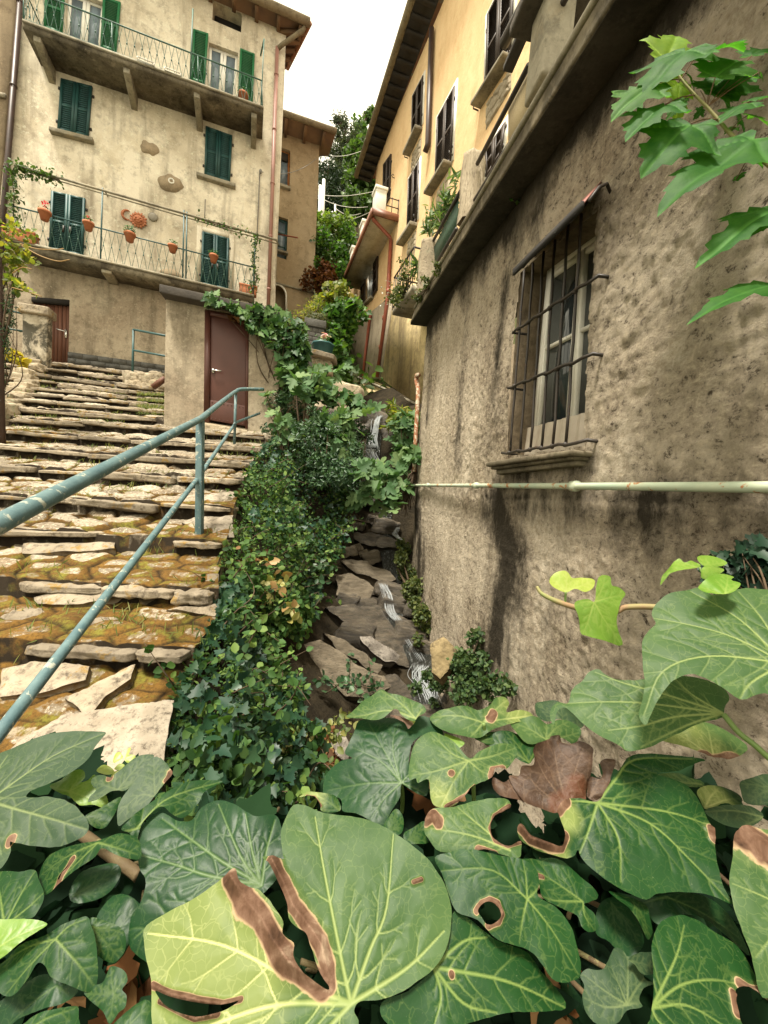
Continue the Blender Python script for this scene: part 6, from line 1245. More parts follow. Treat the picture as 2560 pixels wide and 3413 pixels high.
# poles and wires
for j, (a, b, d, r, lb) in enumerate(((z3(586, 1528), z3(566, 2200), 19, .075, 'taller of two pale poles in front of the dark evergreen'), (z3(556, 1580), z3(541, 2200), 18.6, .08, 'shorter of two pale poles at the brown house edge'), (z3(682, 1740), z3(688, 2200), 20, .05, 'thin pale pole standing apart under the conifer'))):
    tag(MB().tube([at(a, d), at(b, d)], r, 10).build('utility_pole', M_POLE), lb, 'pole')
for j, (a, d1, b, d2, sag, lb) in enumerate(((z3(590, 1660), 19, z3(1030, 1625), 14, .1, 'upper cable from the taller pale pole to the orange house'), (z3(590, 1700), 19, z3(960, 1760), 16, .15, 'lower slack cable crossing the trees right of the poles'), (z3(655, 1895), 20, z3(990, 1800), 15, .1, 'cable rising from the thin pole to the annexe roof'), (z3(630, 1320), 24, z3(1160, 1150), 13.5, .3, 'thin cable strung from the trees to the eave of the orange house'), (z3(685, 1770), 20, z3(900, 1815), 18, .2, 'short sagging wire behind the annexe'))):
    A0, B0 = at(a, d1), at(b, d2); tag(MB().tube([A0 + (B0 - A0) * t - np.array([0, 0, 4 * sag * t * (1 - t)]) for t in np.linspace(0, 1, 12)], .010, 5).build('overhead_cable', M_POLE), lb, 'cable')
# terrace plants
ot = plant('oleander', 'oleander with long narrow leaves behind the terrace rail', 'shrub', [(RW.hit(z4(590, 1210), -.1), (.18, .14, .15)), (RW.hit(z4(660, 1110), -.1), (.14, .12, .14)), (RW.hit(z4(545, 1270), -.1), (.12, .1, .11)), (RW.hit(z4(640, 1220), -.1), (.14, .1, .2))], 300, .14, LANCE, L_OLE, 71, (0, -.4, .3), .8, base=RW.hit(z4(640, 1420), -.1), down=-.7)
plant('hanging_plant', 'trailing plant with white flowers spilling off the small iron balcony', 'plant', [(bp_ + OT * .35 + [0, 0, .1], (.25, .2, .22)), (bp_ + OT * .7 + OB.n * .1 + [0, 0, .0], (.32, .22, .25)), (bp_ + OT * .9 + [0, 0, .3], (.25, .2, .2))], 900, .055, OVAL, L_FERN, 72, jit=1, down=.5)
V, F = leafcloud(blobs([(bp_ + OT * .4 + OB.n * .2 + [0, 0, .12], (.3, .15, .35))], 45, 8), .04, OVAL, seed=9); tag(link('white_blossoms', V, F, M_WHITE), 'small white blossoms among the trailing balcony plant', 'blossoms', kind='stuff')
plant('potted_yucca', 'small spiky plant beside the mossy terrace post', 'plant', [(RW.hit(z4(490, 1470), .05), (.08, .07, .08))], 46, .15, LANCE, L_OLE, 73, jit=1.2, down=-.6)
plant('ledge_weeds', 'weeds rooted along the mossy lip of the terrace slab', 'plant', [(RW.hit(z4(545, 1570), .33), (.1, .07, .07)), (RW.hit(z4(600, 1490), .33), (.07, .055, .05)), (RW.hit(z4(500, 1650), .33), (.11, .07, .055))], 500, .03, OVAL, L_FERN, 74, jit=1, sr=.006)
plant('wall_weed', 'tiny weed sprouting under the terrace slab', 'plant', [(RW.hit(z4(1020, 1040), .06), (.07, .05, .09))], 40, .045, OVAL, L_CREEP, 75, sr=.004)
# balcony climbers
def garland(px, n, rr, size, mat, seed, label, pl=LF, off=.6):
    P = [pl.hit(p, off) for p in px]; g = np.random.default_rng(seed); Q = []
    for _ in range(n):
        i = g.integers(0, len(P) - 1); Q.append(P[i] + (P[i + 1] - P[i]) * g.random() + g.normal(size=3) * rr)
    t = thing('climbing_plant', P[-1], label, 'climber'); V, F = leafcloud(Q, size, OVAL, (0, -.6, .5), .8, seed); link('foliage', V, F, mat, t); MB().tube(curve(P, 4), .012, 5).build('stem', M_STEM, t)
garland([z1(300, 905), z1(180, 870), z1(95, 835), z1(62, 870), z1(70, 1000), z1(62, 1180)], 420, .075, .085, L_TREE, 81, 'climber wound around the far end of the clothes rail and its left post')
garland([z1(985, 1095), z1(1120, 1140), z1(1285, 1180), z2(1288, 330), z2(1270, 420), z2(1290, 500), z2(1262, 560)], 330, .055, .07, L_TREE, 82, 'thin climber along the right end of the clothes rail and post')
vn = plant('vine', 'yellow green vine on a dark post at the left edge', 'climber', [ca(z2, 30, 250, 5, .16, .2), ca(z2, 70, 320, 5, .16, .14), ca(z2, 95, 420, 5, .14, .14), ca(z2, 40, 400, 5, .16, .2), ca(z2, 70, 520, 5, .14, .12), ca(z2, 140, 560, 4.9, .1, .05), ca(z2, 110, 370, 4.9, .09, .08)], 330, .075, OVAL, L_YEL, 83, (0, -.4, .7), .8, base=at(z2(0, 900), 5), sr=.012)
plant('vine', 'dark lower growth of the vine tangled in wire netting', 'climber', [ca(z2, 10, 640, 5, .12, .3), ca(z2, 20, 780, 5, .12, .3), ca(z2, 10, 900, 5, .1, .3)], 700, .055, LANCE, L_SHRUB, 84, jit=1.2, base=at(z2(0, 1100), 5), sr=.01)
m = MB(); g = np.random.default_rng(6)
for px in ([(110, 330), (200, 380), (290, 408), (350, 400)], [(100, 320), (180, 345), (270, 350), (320, 345)], [(60, 470), (110, 440), (160, 448)], [(60, 540), (130, 560), (210, 585)]): m.tube(curve([at(z2(*p), 4.9) for p in px], 5), .006, 5)
m.build('stem', m_paint('ochre_tendril', (.32, .19, .06), (.25, .15, .05)), vn)
a, b = at(z2(-22, 120), 4.95), at(z2(4, 1345), 4.95); tag(MB().tube([a, b], .05, 10).build('fence_post', M_DKPIPE), 'dark brown upright post at the left edge of the steps', 'post')
plant('yellow_weed', 'yellow leaved plant growing out of the dry stone wall', 'plant', [(at(z0(170, 1230), 8.3), (.16, .12, .14)), (at(z0(220, 1300), 8.2), (.1, .1, .1))], 90, .13, OVAL, m_leaf('yellow_leaves', [(.45, .36, .03), (.55, .42, .04), (.36, .34, .05)], .5, .35, tmul=1), 85)
# grass on the steps
g = np.random.default_rng(31); Pg = []
for j in range(150):
    v = g.uniform(2.0, 9.6); x = g.uniform(-2.4 - .8 * v, float(XE(v))); n_ = g.integers(6, 22)
    for _ in range(n_): q = v + g.normal() * .04; x2 = x + g.normal() * .12; Pg.append((x2, float(Yof(x2, q)), float(stair_z(q)) + .03))
for j in range(900):
    q = on_stair(z7(g.uniform(775, 935), g.uniform(195, 310))); Pg.append((q[0], q[1], float(stair_z(q[1])) + .03))
for j in range(260):
    q = on_stair(z0(g.uniform(370, 480), g.uniform(1420, 1640))); Pg.append((q[0], q[1], q[2] + .05))
BLADE = (LANCE[0] * np.array([.38, 1, .4]), LANCE[1]); V, F = leafcloud(Pg, .075, BLADE, (0, -1, .1), .6, 32, down=-1.6); tag(link('step_grass', V, F, M_GRASS), 'tufts of yellow green grass growing between the step stones', 'grass', kind='stuff')
# ------------------------------------------------------------------ the ivy right in front: every leaf in view is a part of its own
def mk_ivyleaf(name, ca_, cb_, vein, rough=.36, trans=.12, spec=.5):
    k = NT(name); v = k.attr('uvl').outputs['Vector']; vn_ = k.attr('vein').outputs['Fac']; br = k.attr('brown').outputs['Fac']; ye = k.attr('yellow').outputs['Fac']
    c = k.mix(k.ramp(k.noise(16, 4, .55, v), [(.3, 0), (.7, 1)]), ca_, cb_)
    c = k.mix(k.math('MULTIPLY', k.ramp(k.noise(520, 2, .6, v), [(.66, 0), (.74, 1)]), .18), c, (.3, .34, .2))
    c = k.mix(k.ramp(ye, [(.05, 0), (.95, 1)]), c, k.mix(k.noise(20, 4, .6, v), (.105, .145, .034), (.165, .20, .066)))
    wv = k.n('ShaderNodeVectorMath', operation='ADD'); k.put(wv.inputs[0], v); nz_ = k.n('ShaderNodeTexNoise'); k.put(nz_.inputs['Vector'], v); nz_.inputs['Scale'].default_value = 55; sc_ = k.n('ShaderNodeVectorMath', operation='SCALE'); k.put(sc_.inputs[0], nz_.outputs['Color']); sc_.inputs['Scale'].default_value = .022; k.put(wv.inputs[1], sc_.outputs[0])
    net = k.voro(95, wv.outputs[0], 'DISTANCE_TO_EDGE'); nm = k.math('MULTIPLY', k.ramp(net, [(.0, .22), (.05, 0)]), k.ramp(k.noise(18, 3, .6, v), [(.35, .25), (.65, 1)]))
    vm = k.math('MAXIMUM', k.ramp(vn_, [(.1, 0), (.95, .8)]), nm, True)
    c = k.mix(vm, c, k.mix(k.ramp(ye, [(.1, 0), (.9, 1)]), vein, (.50, .50, .22)))
    bf = k.ramp(k.math('ADD', br, k.math('MULTIPLY', k.math('SUBTRACT', k.noise(60, 6, .7, v), .5), .4)), [(.40, 0), (.47, 1)])
    bc = k.ramp(k.noise(42, 5, .62, v, .5), [(.3, (.035, .018, .010)), (.45, (.095, .050, .030)), (.58, (.15, .088, .058)), (.72, (.30, .215, .15))]); bc = k.mix(k.ramp(br, [(.46, .9), (.56, 0)]), bc, (.36, .26, .15))
    c = k.mix(bf, c, bc)
    h = k.math('SUBTRACT', k.math('MULTIPLY', k.noise(90, 3, .55, v), .25), k.math('MULTIPLY', vm, .12))
    return k.fin(c, k.mix(bf, k.mix(k.noise(25, 4, .6, v), (rough * .8,) * 3, (rough * 1.25,) * 3), (.75, .75, .75)), k.bump(h, .3, .003), spec, trans=trans, tcol=k.mix(1.0, c, (1.6, 1.8, .8), 'MULTIPLY'))
IV = {'d': mk_ivyleaf('ivy_leaf_dark', (.005, .027, .008), (.010, .043, .012), (.085, .14, .045), .40, .08, .18),
      'm': mk_ivyleaf('ivy_leaf_mid', (.005, .029, .006), (.013, .049, .011), (.15, .21, .055), .42, .1, .15),
      'p': mk_ivyleaf('ivy_leaf_pale', (.026, .062, .017), (.050, .094, .028), (.23, .28, .095), .46, .12, .16),
      'g': mk_ivyleaf('ivy_leaf_grey', (.018, .042, .019), (.034, .062, .027), (.16, .20, .08), .5, .1, .2),
      'b': mk_ivyleaf('ivy_leaf_bright', (.10, .21, .02), (.16, .27, .035), (.36, .42, .12), .4, .3),
      'y': mk_ivyleaf('ivy_leaf_yellow', (.24, .33, .05), (.36, .42, .09), (.50, .50, .2), .4, .3)}
BEDN = np.array([0, -.5, .87]); BEDN = BEDN / np.linalg.norm(BEDN); BEDP = at(Dz(829, 1700), .52)
def bed_depth(p, lift=0.0): r = ray(p); return ((BEDP + BEDN * lift) @ BEDN) / (r @ BEDN)
def smooth_loop(P, k=4):
    n = len(P); out = []
    for i in range(n):
        a, b, c, d = P[i - 1], P[i], P[(i + 1) % n], P[(i + 2) % n]
        for j in range(k):
            t = j / k; out.append(.5 * (2 * b + (c - a) * t + (2 * a - 5 * b + 4 * c - d) * t * t + (3 * b - a - 3 * c + d) * t ** 3))
    return np.array(out)
def segdist(P, A, B):
    ab = B - A; t = np.clip(((P[:, None] - A[None]) * ab[None]).sum(2) / ((ab * ab).sum(1)[None] + 1e-14), 0, 1)
    return np.linalg.norm(P[:, None] - A[None] - t[..., None] * ab[None], axis=2), t
ivy = thing('ivy_plant', at(Dz(829, 2100), .42) - [0, 0, .1], 'large leaved ivy spilling over the parapet right in front', 'ivy'); LEAFN = [0]
def leaf(z, out, base, tips, mat, lift=0.0, tilt=(0, 0), depth=None, nrm=None, holes=(), brown=(), yellow=(), droop=.12, wave=.05, vw=1.0, parent=None, label=None, gap=.075, name='leaf', fold=0.0, step=3.7, sec=True, m=None):
    px = np.array([z(*p) for p in out], float); bp = np.array(z(*base), float); seed = LEAFN[0] = LEAFN[0] + 1; g = np.random.default_rng(seed)
    n = np.array(nrm, float) if nrm is not None else BEDN + np.array([tilt[0], 0, 0]) + np.array([0, -tilt[1], tilt[1] * .6]); n /= np.linalg.norm(n)
    d = depth if depth is not None else bed_depth(bp, lift); O = at(bp, d); ex = Rv - n * (Rv @ n); ex /= np.linalg.norm(ex); ey = np.cross(n, ex)
    def un(p): r = ray(p); q = r * ((O @ n) / (r @ n)) - O; return np.array([q @ ex, q @ ey])
    B = smooth_loop(np.array([un(p) for p in px]), 4); R_ = np.max(np.linalg.norm(B, axis=1)); h = d * step / FPX
    bl = []
    for i in range(len(B)):
        a, b = B[i], B[(i + 1) % len(B)]; k = max(1, int(np.linalg.norm(b - a) / h))
        for j in range(k): bl.append(a + (b - a) * j / k)
    B = np.array(bl); B = B + R_ * .006 * np.stack([fbm(np.c_[B / R_ * 14, B[:, :1] * 0 + seed], 2, seed), fbm(np.c_[B / R_ * 14, B[:, :1] * 0 + seed + 5], 2, seed)], 1)
    H = [smooth_loop(np.array([un(z(*p)) for p in hh]), 4) for hh in holes]
    lo, hi = B.min(0), B.max(0); G = np.stack(np.meshgrid(np.arange(lo[0], hi[0], h), np.arange(lo[1], hi[1], h), indexing='ij'), -1).reshape(-1, 2); G = G + g.normal(size=G.shape) * h * .12
    G = G[inside(G, B)]; loops = [B] + H; pts = [Vector(p) for L in loops for p in L] + [Vector(p) for p in G]; ed = []; o = 0
    for L in loops: ed += [(o + i, o + (i + 1) % len(L)) for i in range(len(L))]; o += len(L)
    vo, eo, fo, *_ = delaunay_2d_cdt(pts, ed, [], 1, 1e-9); Q = np.array([[v[0], v[1]] for v in vo]); F = np.array([f for f in fo if len(f) == 3])
    if H:
        c = Q[F].mean(1)
        for hh in H: F = F[~inside(c, hh)] if False else F; ok = ~inside(c, hh); F = F[ok]; c = c[ok]
    # veins
    SA, SB, SW = [], [], []
    TP = [[np.zeros(2)] + [un(z(*q)) for q in (t if isinstance(t, list) else [t])] for t in tips]
    for T in TP:
        L = 0; tot = sum(np.linalg.norm(T[i + 1] - T[i]) for i in range(len(T) - 1))
        if len(T) == 2:
            a, b = T; pr = np.array([-(b - a)[1], (b - a)[0]]) * g.uniform(-.06, .06); T = [a, (a + b) / 2 + pr, b]
        T = np.array(curve([np.r_[q, 0] for q in T], 5))[:, :2]
        for i in range(len(T) - 1):
            SA.append(T[i]); SB.append(T[i + 1]); SW.append((1 - .75 * i / len(T)) * .0135 * R_ * vw)
        if not sec: continue
        ln = tot; nsb = max(2, int(ln / (R_ * .17)))
        for i in range(1, nsb + 1):
            f = (i - .35) / (nsb + .3) * .95; k = min(len(T) - 2, int(f * (len(T) - 1))); p = T[k]; dv = T[k + 1] - T[k]; dv = dv / (np.linalg.norm(dv) + 1e-12)
            for sg in (-1, 1):
                an = sg * math.radians(g.uniform(38, 55)); q = p + dv * 0; w = .0062 * R_ * vw * (1 - .5 * f); L = ln * g.uniform(.26, .40) * (1.1 - .6 * f)
                for st in range(5):
                    dd = np.array([dv[0] * math.cos(an) - dv[1] * math.sin(an), dv[0] * math.sin(an) + dv[1] * math.cos(an)]); q2 = q + dd * L / 5; SA.append(q); SB.append(q2); SW.append(w * (1 - .15 * st)); q = q2; an *= .88; an += g.normal() * .12
                    if st == 2:
                        a3 = an + sg * .7; d3 = np.array([dv[0] * math.cos(a3) - dv[1] * math.sin(a3), dv[0] * math.sin(a3) + dv[1] * math.cos(a3)]); SA.append(q); SB.append(q + d3 * L * .3); SW.append(w * .55)
    SA, SB, SW = map(np.array, (SA, SB, SW)); wmin = 3.4 * d / FPX; amp_ = np.clip(SW / wmin, .3, 1); SW = np.maximum(SW, wmin); vein = np.zeros(len(Q)); dmain = np.full(len(Q), 9.0); nm = sum(1 for _ in SW)
    for i in range(0, len(Q), 4000):
        dd, t = segdist(Q[i:i + 4000], SA, SB); vein[i:i + 4000] = np.max(np.clip(1.3 - dd / SW[None], 0, 1) * amp_[None], 1); dmain[i:i + 4000] = dd.min(1)
    EB = np.concatenate(loops); EA2 = np.concatenate([np.roll(L, -1, 0) for L in loops]); de = np.zeros(len(Q))
    for i in range(0, len(Q), 3000): de[i:i + 3000] = segdist(Q[i:i + 3000], EB, EA2)[0].min(1)
    brown_ = np.zeros(len(Q)); yel = np.zeros(len(Q)); pxm = d / FPX
    for poly, w in brown:
        q = np.array([un(z(*p)) for p in poly]); q = np.concatenate([q, q + 1e-6]) if len(q) == 1 else q; w = w * pxm * 1.05
        dd = segdist(Q, q[:-1], q[1:])[0].min(1) * (1 + .35 * fbm(np.c_[Q / R_ * 9, Q[:, :1] * 0], 3, seed)); brown_ = np.maximum(brown_, np.clip(1.0 - .6 * dd / w, 0, 1)); yel = np.maximum(yel, np.clip(1.05 - .6 * dd / w, 0, 1) * .7)
    for p, w in yellow:
        q = un(z(*p)); yel = np.maximum(yel, np.clip(1.6 - np.linalg.norm(Q - q, axis=1) / (w * pxm) + .5 * fbm(np.c_[Q / R_ * 5, Q[:, :1] * 0], 3, seed), 0, 1))
    r = np.linalg.norm(Q, axis=1) / R_; th = np.arctan2(Q[:, 1], Q[:, 0]); near = np.exp(-de / (.10 * R_))
    w = R_ * (-droop * r ** 2 + wave * (.35 + near) * r * np.sin(th * 5 + seed * 1.7 + 2 * r) + .03 * r * fbm(np.c_[Q / R_ * 2.2, Q[:, :1] * 0 + seed], 2, seed) + .009 * (1 - np.exp(-dmain / (.06 * R_))) - .002 * vein + fold * np.abs(Q[:, 0]) / R_)
    w = w + R_ * .07 * brown_ ** 2 * (.6 + .8 * fbm(np.c_[Q / R_ * 7, Q[:, :1] * 0 + 3], 2, seed))
    V = O + Q[:, :1] * ex + Q[:, 1:] * ey + w[:, None] * n
    ob = link(name, V, (F.ravel().astype(np.int32), np.full(len(F), 3, np.int32)), m or IV[mat], parent or ivy, True, {'vein': vein, 'brown': brown_, 'yellow': yel, 'uvl': np.c_[Q + seed * .37, np.zeros(len(Q))]})
    if label: ob['label'] = label
    return ob, O, n
I_ = lambda x, y: Dz(x, y)
# hero leaf and its neighbours
leaf(I_, [(607, 1800), (618, 1760), (640, 1733), (700, 1752), (778, 1763), (847, 1794), (910, 1842), (953, 1895), (974, 1959), (969, 2034), (937, 2092), (884, 2134), (820, 2158), (778, 2163), (764, 2185), (775, 2215), (745, 2290), (560, 2330), (400, 2300), (330, 2240), (322, 2150), (318, 2110), (308, 2060), (300, 2002), (340, 1972), (420, 1932), (484, 1890), (510, 1877), (522, 1908), (562, 1922), (590, 1957), (611, 1990), (611, 2018), (634, 2037), (634, 2066), (656, 2102), (702, 2137), (710, 2132), (692, 2105), (672, 2046), (660, 2020), (641, 2004), (624, 1982), (620, 1950), (601, 1905), (581, 1868), (566, 1848), (590, 1852), (612, 1856), (610, 1845)],
     (758, 2168), [[(735, 2060), (700, 1880), (680, 1760)], [(800, 2050), (835, 1960), (850, 1800)], [(880, 2090), (960, 2010)], [(640, 2120), (480, 2040), (310, 2010)], [(600, 2170), (440, 2220), (340, 2270)], [(700, 2230), (640, 2290)]], 'p', .062, (.0, .12), holes=[[(328, 2138), (365, 2152), (430, 2166), (478, 2170), (515, 2162), (478, 2184), (425, 2196), (362, 2176)]],
     brown=[([(500, 1895), (532, 1945), (566, 1985), (590, 2030), (626, 2080), (695, 2132)], 40), ([(590, 1862), (612, 1905), (634, 1958), (668, 2000), (694, 2040), (708, 2090), (710, 2130)], 27), ([(322, 2125), (365, 2145), (430, 2160), (480, 2168), (520, 2158)], 10), ([(340, 2160), (420, 2200), (470, 2190)], 9), ([(893, 1905), (910, 1900)], 8)],
     yellow=[((420, 2010), 190), ((500, 2080), 170), ((380, 2070), 150)], droop=.06, wave=.015, vw=.75, label='largest ivy leaf, half yellow with a brown torn gash', step=4.2)
leaf(I_, [(345, 1745), (372, 1760), (405, 1765), (425, 1740), (440, 1728), (465, 1720), (500, 1730), (530, 1752), (555, 1763), (580, 1758), (600, 1762), (610, 1800), (612, 1870), (575, 1925), (520, 1960), (480, 2000), (400, 2010), (340, 2025), (325, 2075), (300, 2068), (272, 2035), (278, 1978), (298, 1950), (312, 1905), (297, 1865), (292, 1820), (300, 1785), (320, 1757)],
     (565, 1912), [[(520, 1850), (470, 1730)], [(545, 1840), (530, 1756)], [(575, 1840), (594, 1768)], [(480, 1860), (400, 1800), (345, 1758)], [(450, 1890), (380, 1865), (298, 1840)], [(420, 1960), (330, 1990), (285, 2020)]], 'd', .035, (.1, .1), wave=.035, label='broad dark glossy ivy leaf behind the yellow torn one')
leaf(s1, [(-260, 560), (-120, 470), (0, 405), (200, 330), (400, 245), (640, 203), (780, 200), (885, 206), (850, 270), (800, 340), (760, 430), (700, 500), (600, 580), (430, 670), (320, 712), (255, 745), (225, 790), (300, 795), (400, 783), (530, 808), (640, 860), (715, 955), (738, 1030), (695, 1105), (560, 1172), (430, 1208), (250, 1204), (120, 1180), (92, 1180), (80, 1260), (40, 1350), (-40, 1420), (-240, 1400)],
     (-100, 830), [[(100, 680), (450, 430), (870, 215)], [(150, 900), (420, 970), (720, 1050)], [(-60, 1050), (0, 1280)], [(-40, 600), (60, 430)]], 'g', .05, (-.05, .1), brown=[([(92, 1150), (80, 1190)], 14)], droop=.08, wave=.012, label='large two lobed grey green ivy leaf at the left edge')
leaf(s1, [(780, 660), (795, 625), (840, 605), (900, 607), (935, 625), (965, 628), (990, 600), (1100, 505), (1190, 438), (1290, 424), (1330, 445), (1260, 560), (1160, 680), (1080, 740), (1015, 738), (960, 745), (890, 790), (820, 825), (762, 836), (775, 790), (830, 730), (800, 700)], (1015, 733), [(1285, 430), (785, 655), (770, 830), [(1120, 690), (1240, 560)]], 'g', .03, (0, .2), droop=.05, wave=.02, brown=[([(950, 632)], 12)])
leaf(s1, [(1325, 440), (1400, 462), (1460, 530), (1490, 600), (1410, 690), (1340, 780), (1250, 890), (1100, 985), (1020, 1035), (1010, 920), (1045, 810), (1140, 680), (1240, 545)], (1340, 790), [[(1330, 620), (1325, 460)], [(1200, 780), (1030, 930)], [(1420, 640), (1470, 560)]], 'g', .036, (.15, .1), droop=.08, wave=.01, brown=[([(1485, 585), (1460, 640)], 16)])
leaf(s1, [(430, 700), (520, 640), (620, 575), (710, 555), (732, 620), (705, 665), (760, 650), (820, 600), (870, 690), (910, 800), (900, 870), (800, 850), (690, 865), (600, 790), (520, 760)], (598, 745), [(720, 570), (440, 700), (900, 830), (690, 860), (860, 640)], 'b', .012, (0, .1), wave=.05)
for px, lf in (([(980, 500), (990, 420), (1030, 402), (1058, 440), (1040, 470)], 1), ([(1075, 470), (1110, 432), (1160, 428), (1160, 460), (1110, 500)], 1), ([(835, 570), (880, 520), (940, 525), (980, 570), (920, 600)], 1), ([(990, 545), (1030, 505), (1075, 515), (1060, 560), (1000, 560)], 1), ([(960, 620), (990, 575), (1030, 570), (1010, 610)], 1), ([(1085, 455), (1100, 380), (1125, 362), (1115, 420)], 1)):
    c = np.mean(px, 0); leaf(s1, px, tuple(px[0]), [tuple(px[2])], 'y', -.01, (0, .3), wave=.06, sec=False, name='young_leaf')
leaf(I_, [(262, 1792), (285, 1765), (312, 1742), (350, 1715), (395, 1690), (425, 1682), (482, 1684), (455, 1700), (440, 1712), (428, 1735), (400, 1763), (372, 1758), (348, 1742), (312, 1772), (300, 1800), (294, 1825), (280, 1800)], (294, 1790), [[(350, 1732), (410, 1705), (475, 1687)], [(400, 1750)], [(270, 1795)]], 'm', .045, (.35, .1), wave=.05)
leaf(I_, [(72, 1877), (95, 1842), (160, 1825), (215, 1815), (262, 1800), (296, 1812), (296, 1850), (255, 1848), (222, 1832), (205, 1850), (150, 1890), (97, 1932), (80, 1915)], (212, 1820), [[(150, 1845), (78, 1885)], [(160, 1870), (98, 1925)], [(250, 1830), (292, 1843)]], 'm', .055, (-.2, .2), brown=[([(155, 1855), (132, 1890), (122, 1918)], 10)], holes=[[(147, 1868), (136, 1884), (130, 1900), (126, 1896), (134, 1878)]], wave=.05)
leaf(I_, [(182, 1765), (215, 1745), (260, 1718), (252, 1745), (240, 1770), (225, 1787), (204, 1786)], (186, 1765), [(255, 1722), (226, 1783)], 'm', .03, (.2, .1))
leaf(I_, [(-60, 1878), (0, 1880), (40, 1882), (70, 1876), (84, 1902), (95, 1932), (80, 1968), (62, 1984), (0, 1988), (-60, 1992)], (10, 2000), [[(40, 1940), (72, 1880)], [(60, 1960), (92, 1930)], [(0, 1940), (-20, 1885)]], 'm', .05, (-.1, .1), wave=.03)
leaf(I_, [(-60, 1988), (0, 1985), (60, 1984), (88, 1989), (93, 1998), (62, 2020), (30, 2045), (0, 2070), (-60, 2100)], (-60, 2085), [[(20, 2030), (90, 1995)]], 'b', .07, (-.1, .2), wave=.02)
leaf(I_, [(0, 2078), (40, 2040), (95, 2022), (130, 2000), (165, 1984), (188, 1980), (198, 2000), (205, 2030), (206, 2075), (200, 2125), (185, 2141), (150, 2130), (110, 2110), (98, 2088), (82, 2080), (60, 2112), (32, 2145), (12, 2152), (-20, 2132), (-60, 2110)], (120, 2028), [[(165, 2080), (196, 2128)], [(60, 2090), (12, 2146)], [(150, 2000), (186, 1985)], [(60, 2045), (0, 2078)]], 'm', .058, (.0, .1), wave=.03, label='three lobed mid green ivy leaf in the lower left corner')
leaf(I_, [(196, 1982), (230, 1990), (266, 2008), (271, 2045), (256, 2070), (238, 2078), (208, 2060), (204, 2020)], (198, 2002), [(266, 2015), (255, 2066), (225, 2060)], 'm', .045, (.2, .1))
leaf(I_, [(238, 2087), (258, 2090), (272, 2102), (275, 2120), (264, 2137), (273, 2150), (270, 2175), (255, 2188), (235, 2212), (222, 2185), (180, 2147), (190, 2131), (220, 2122), (230, 2102)], (246, 2146), [(240, 2090), (184, 2146), (236, 2206), (270, 2165), (272, 2110)], 'm', .05, (0, .1), wave=.02, label='small five lobed ivy leaf over the brown dead leaves')
leaf(I_, [(20, 2245), (75, 2192), (125, 2178), (164, 2174), (168, 2200), (165, 2270), (40, 2290)], (20, 2260), [[(90, 2205), (160, 2178)]], 'm', .07, (0, .2))
leaf(I_, [(215, 2250), (262, 2196), (322, 2160), (328, 2280), (230, 2290)], (235, 2265), [(318, 2170), (322, 2260)], 'm', .045)
leaf(I_, [(55, 2120), (110, 2105), (170, 2135), (140, 2165), (90, 2180), (40, 2200), (0, 2230), (-40, 2200)], (120, 2130), [(20, 2210), (150, 2150)], 'd', .03)
leaf(I_, [(150, 1925), (180, 1880), (240, 1862), (262, 1880), (240, 1920), (200, 1945), (160, 1950)], (158, 1935), [(255, 1872), (230, 1920)], 'd', .02, (.2, 0))
leaf(I_, [(200, 2010), (240, 1930), (300, 1950), (290, 2010), (260, 2050)], (240, 2030), [(245, 1940), (292, 1960)], 'd', .012)
# centre group
leaf(s3, [(455, 345), (520, 320), (600, 310), (720, 315), (830, 350), (900, 345), (960, 312), (1050, 335), (1110, 380), (1138, 450), (1120, 470), (1000, 460), (900, 520), (865, 620), (862, 720), (880, 800), (950, 830), (1018, 830), (1003, 945), (920, 930), (840, 880), (802, 865), (788, 960), (740, 1040), (690, 1130), (650, 1205), (560, 1150), (440, 1085), (335, 1060), (322, 985), (290, 942), (180, 930), (168, 830), (200, 740), (270, 680), (345, 650), (408, 645), (352, 600), (380, 530), (430, 420)],
     (800, 850), [[(680, 620), (540, 360)], [(735, 600), (750, 400)], [(640, 680), (410, 560)], [(500, 850), (210, 880)], [(660, 980), (560, 1130)], [(870, 780), (1000, 700)], [(900, 890), (990, 935)]], 'd', .02, (-.12, .2), wave=.03, vw=.85, label='large dark shiny ivy leaf left of the centre stalk')
leaf(s3, [(358, 302), (400, 262), (430, 228), (490, 170), (560, 138), (640, 100), (700, 140), (830, 168), (950, 228), (992, 260), (990, 292), (930, 330), (905, 362), (860, 355), (805, 315), (775, 275), (735, 266), (690, 300), (650, 330), (590, 345), (510, 330), (420, 318)], (915, 345), [[(700, 270), (500, 300), (370, 302)], [(800, 230), (640, 110)], [(950, 290), (975, 265)]], 'p', .05, (-.1, .1), wave=.04, vw=.9, label='pale folded ivy leaf topping the centre group')
leaf(s3, [(712, 314), (780, 322), (850, 350), (910, 362), (885, 400), (855, 426), (835, 390), (790, 360)], (890, 362), [(720, 318), (855, 420)], 'y', .04, (0, .3), brown=[([(720, 318), (800, 350), (855, 420)], 22)], wave=.05)
leaf(r3, [(348, 862), (350, 800), (368, 735), (410, 702), (445, 697), (500, 728), (545, 780), (572, 800), (605, 772), (680, 742), (735, 745), (740, 785), (705, 832), (660, 836), (648, 868), (600, 890), (572, 903), (555, 930), (500, 974), (445, 972), (425, 940), (418, 870), (380, 880), (372, 860)], (562, 808), [[(450, 840), (355, 850)], [(500, 780), (430, 705)], [(650, 790), (735, 755)], [(510, 880), (465, 970)], [(600, 840), (642, 862)]], 'p', .055, (0, .15), brown=[([(645, 868), (652, 840), (690, 832)], 11), ([(500, 852)], 13), ([(480, 975), (555, 930), (585, 900)], 6)], yellow=[((450, 960), 45)], wave=.03, label='pale three lobed ivy leaf with brown nibbled edges right of centre')
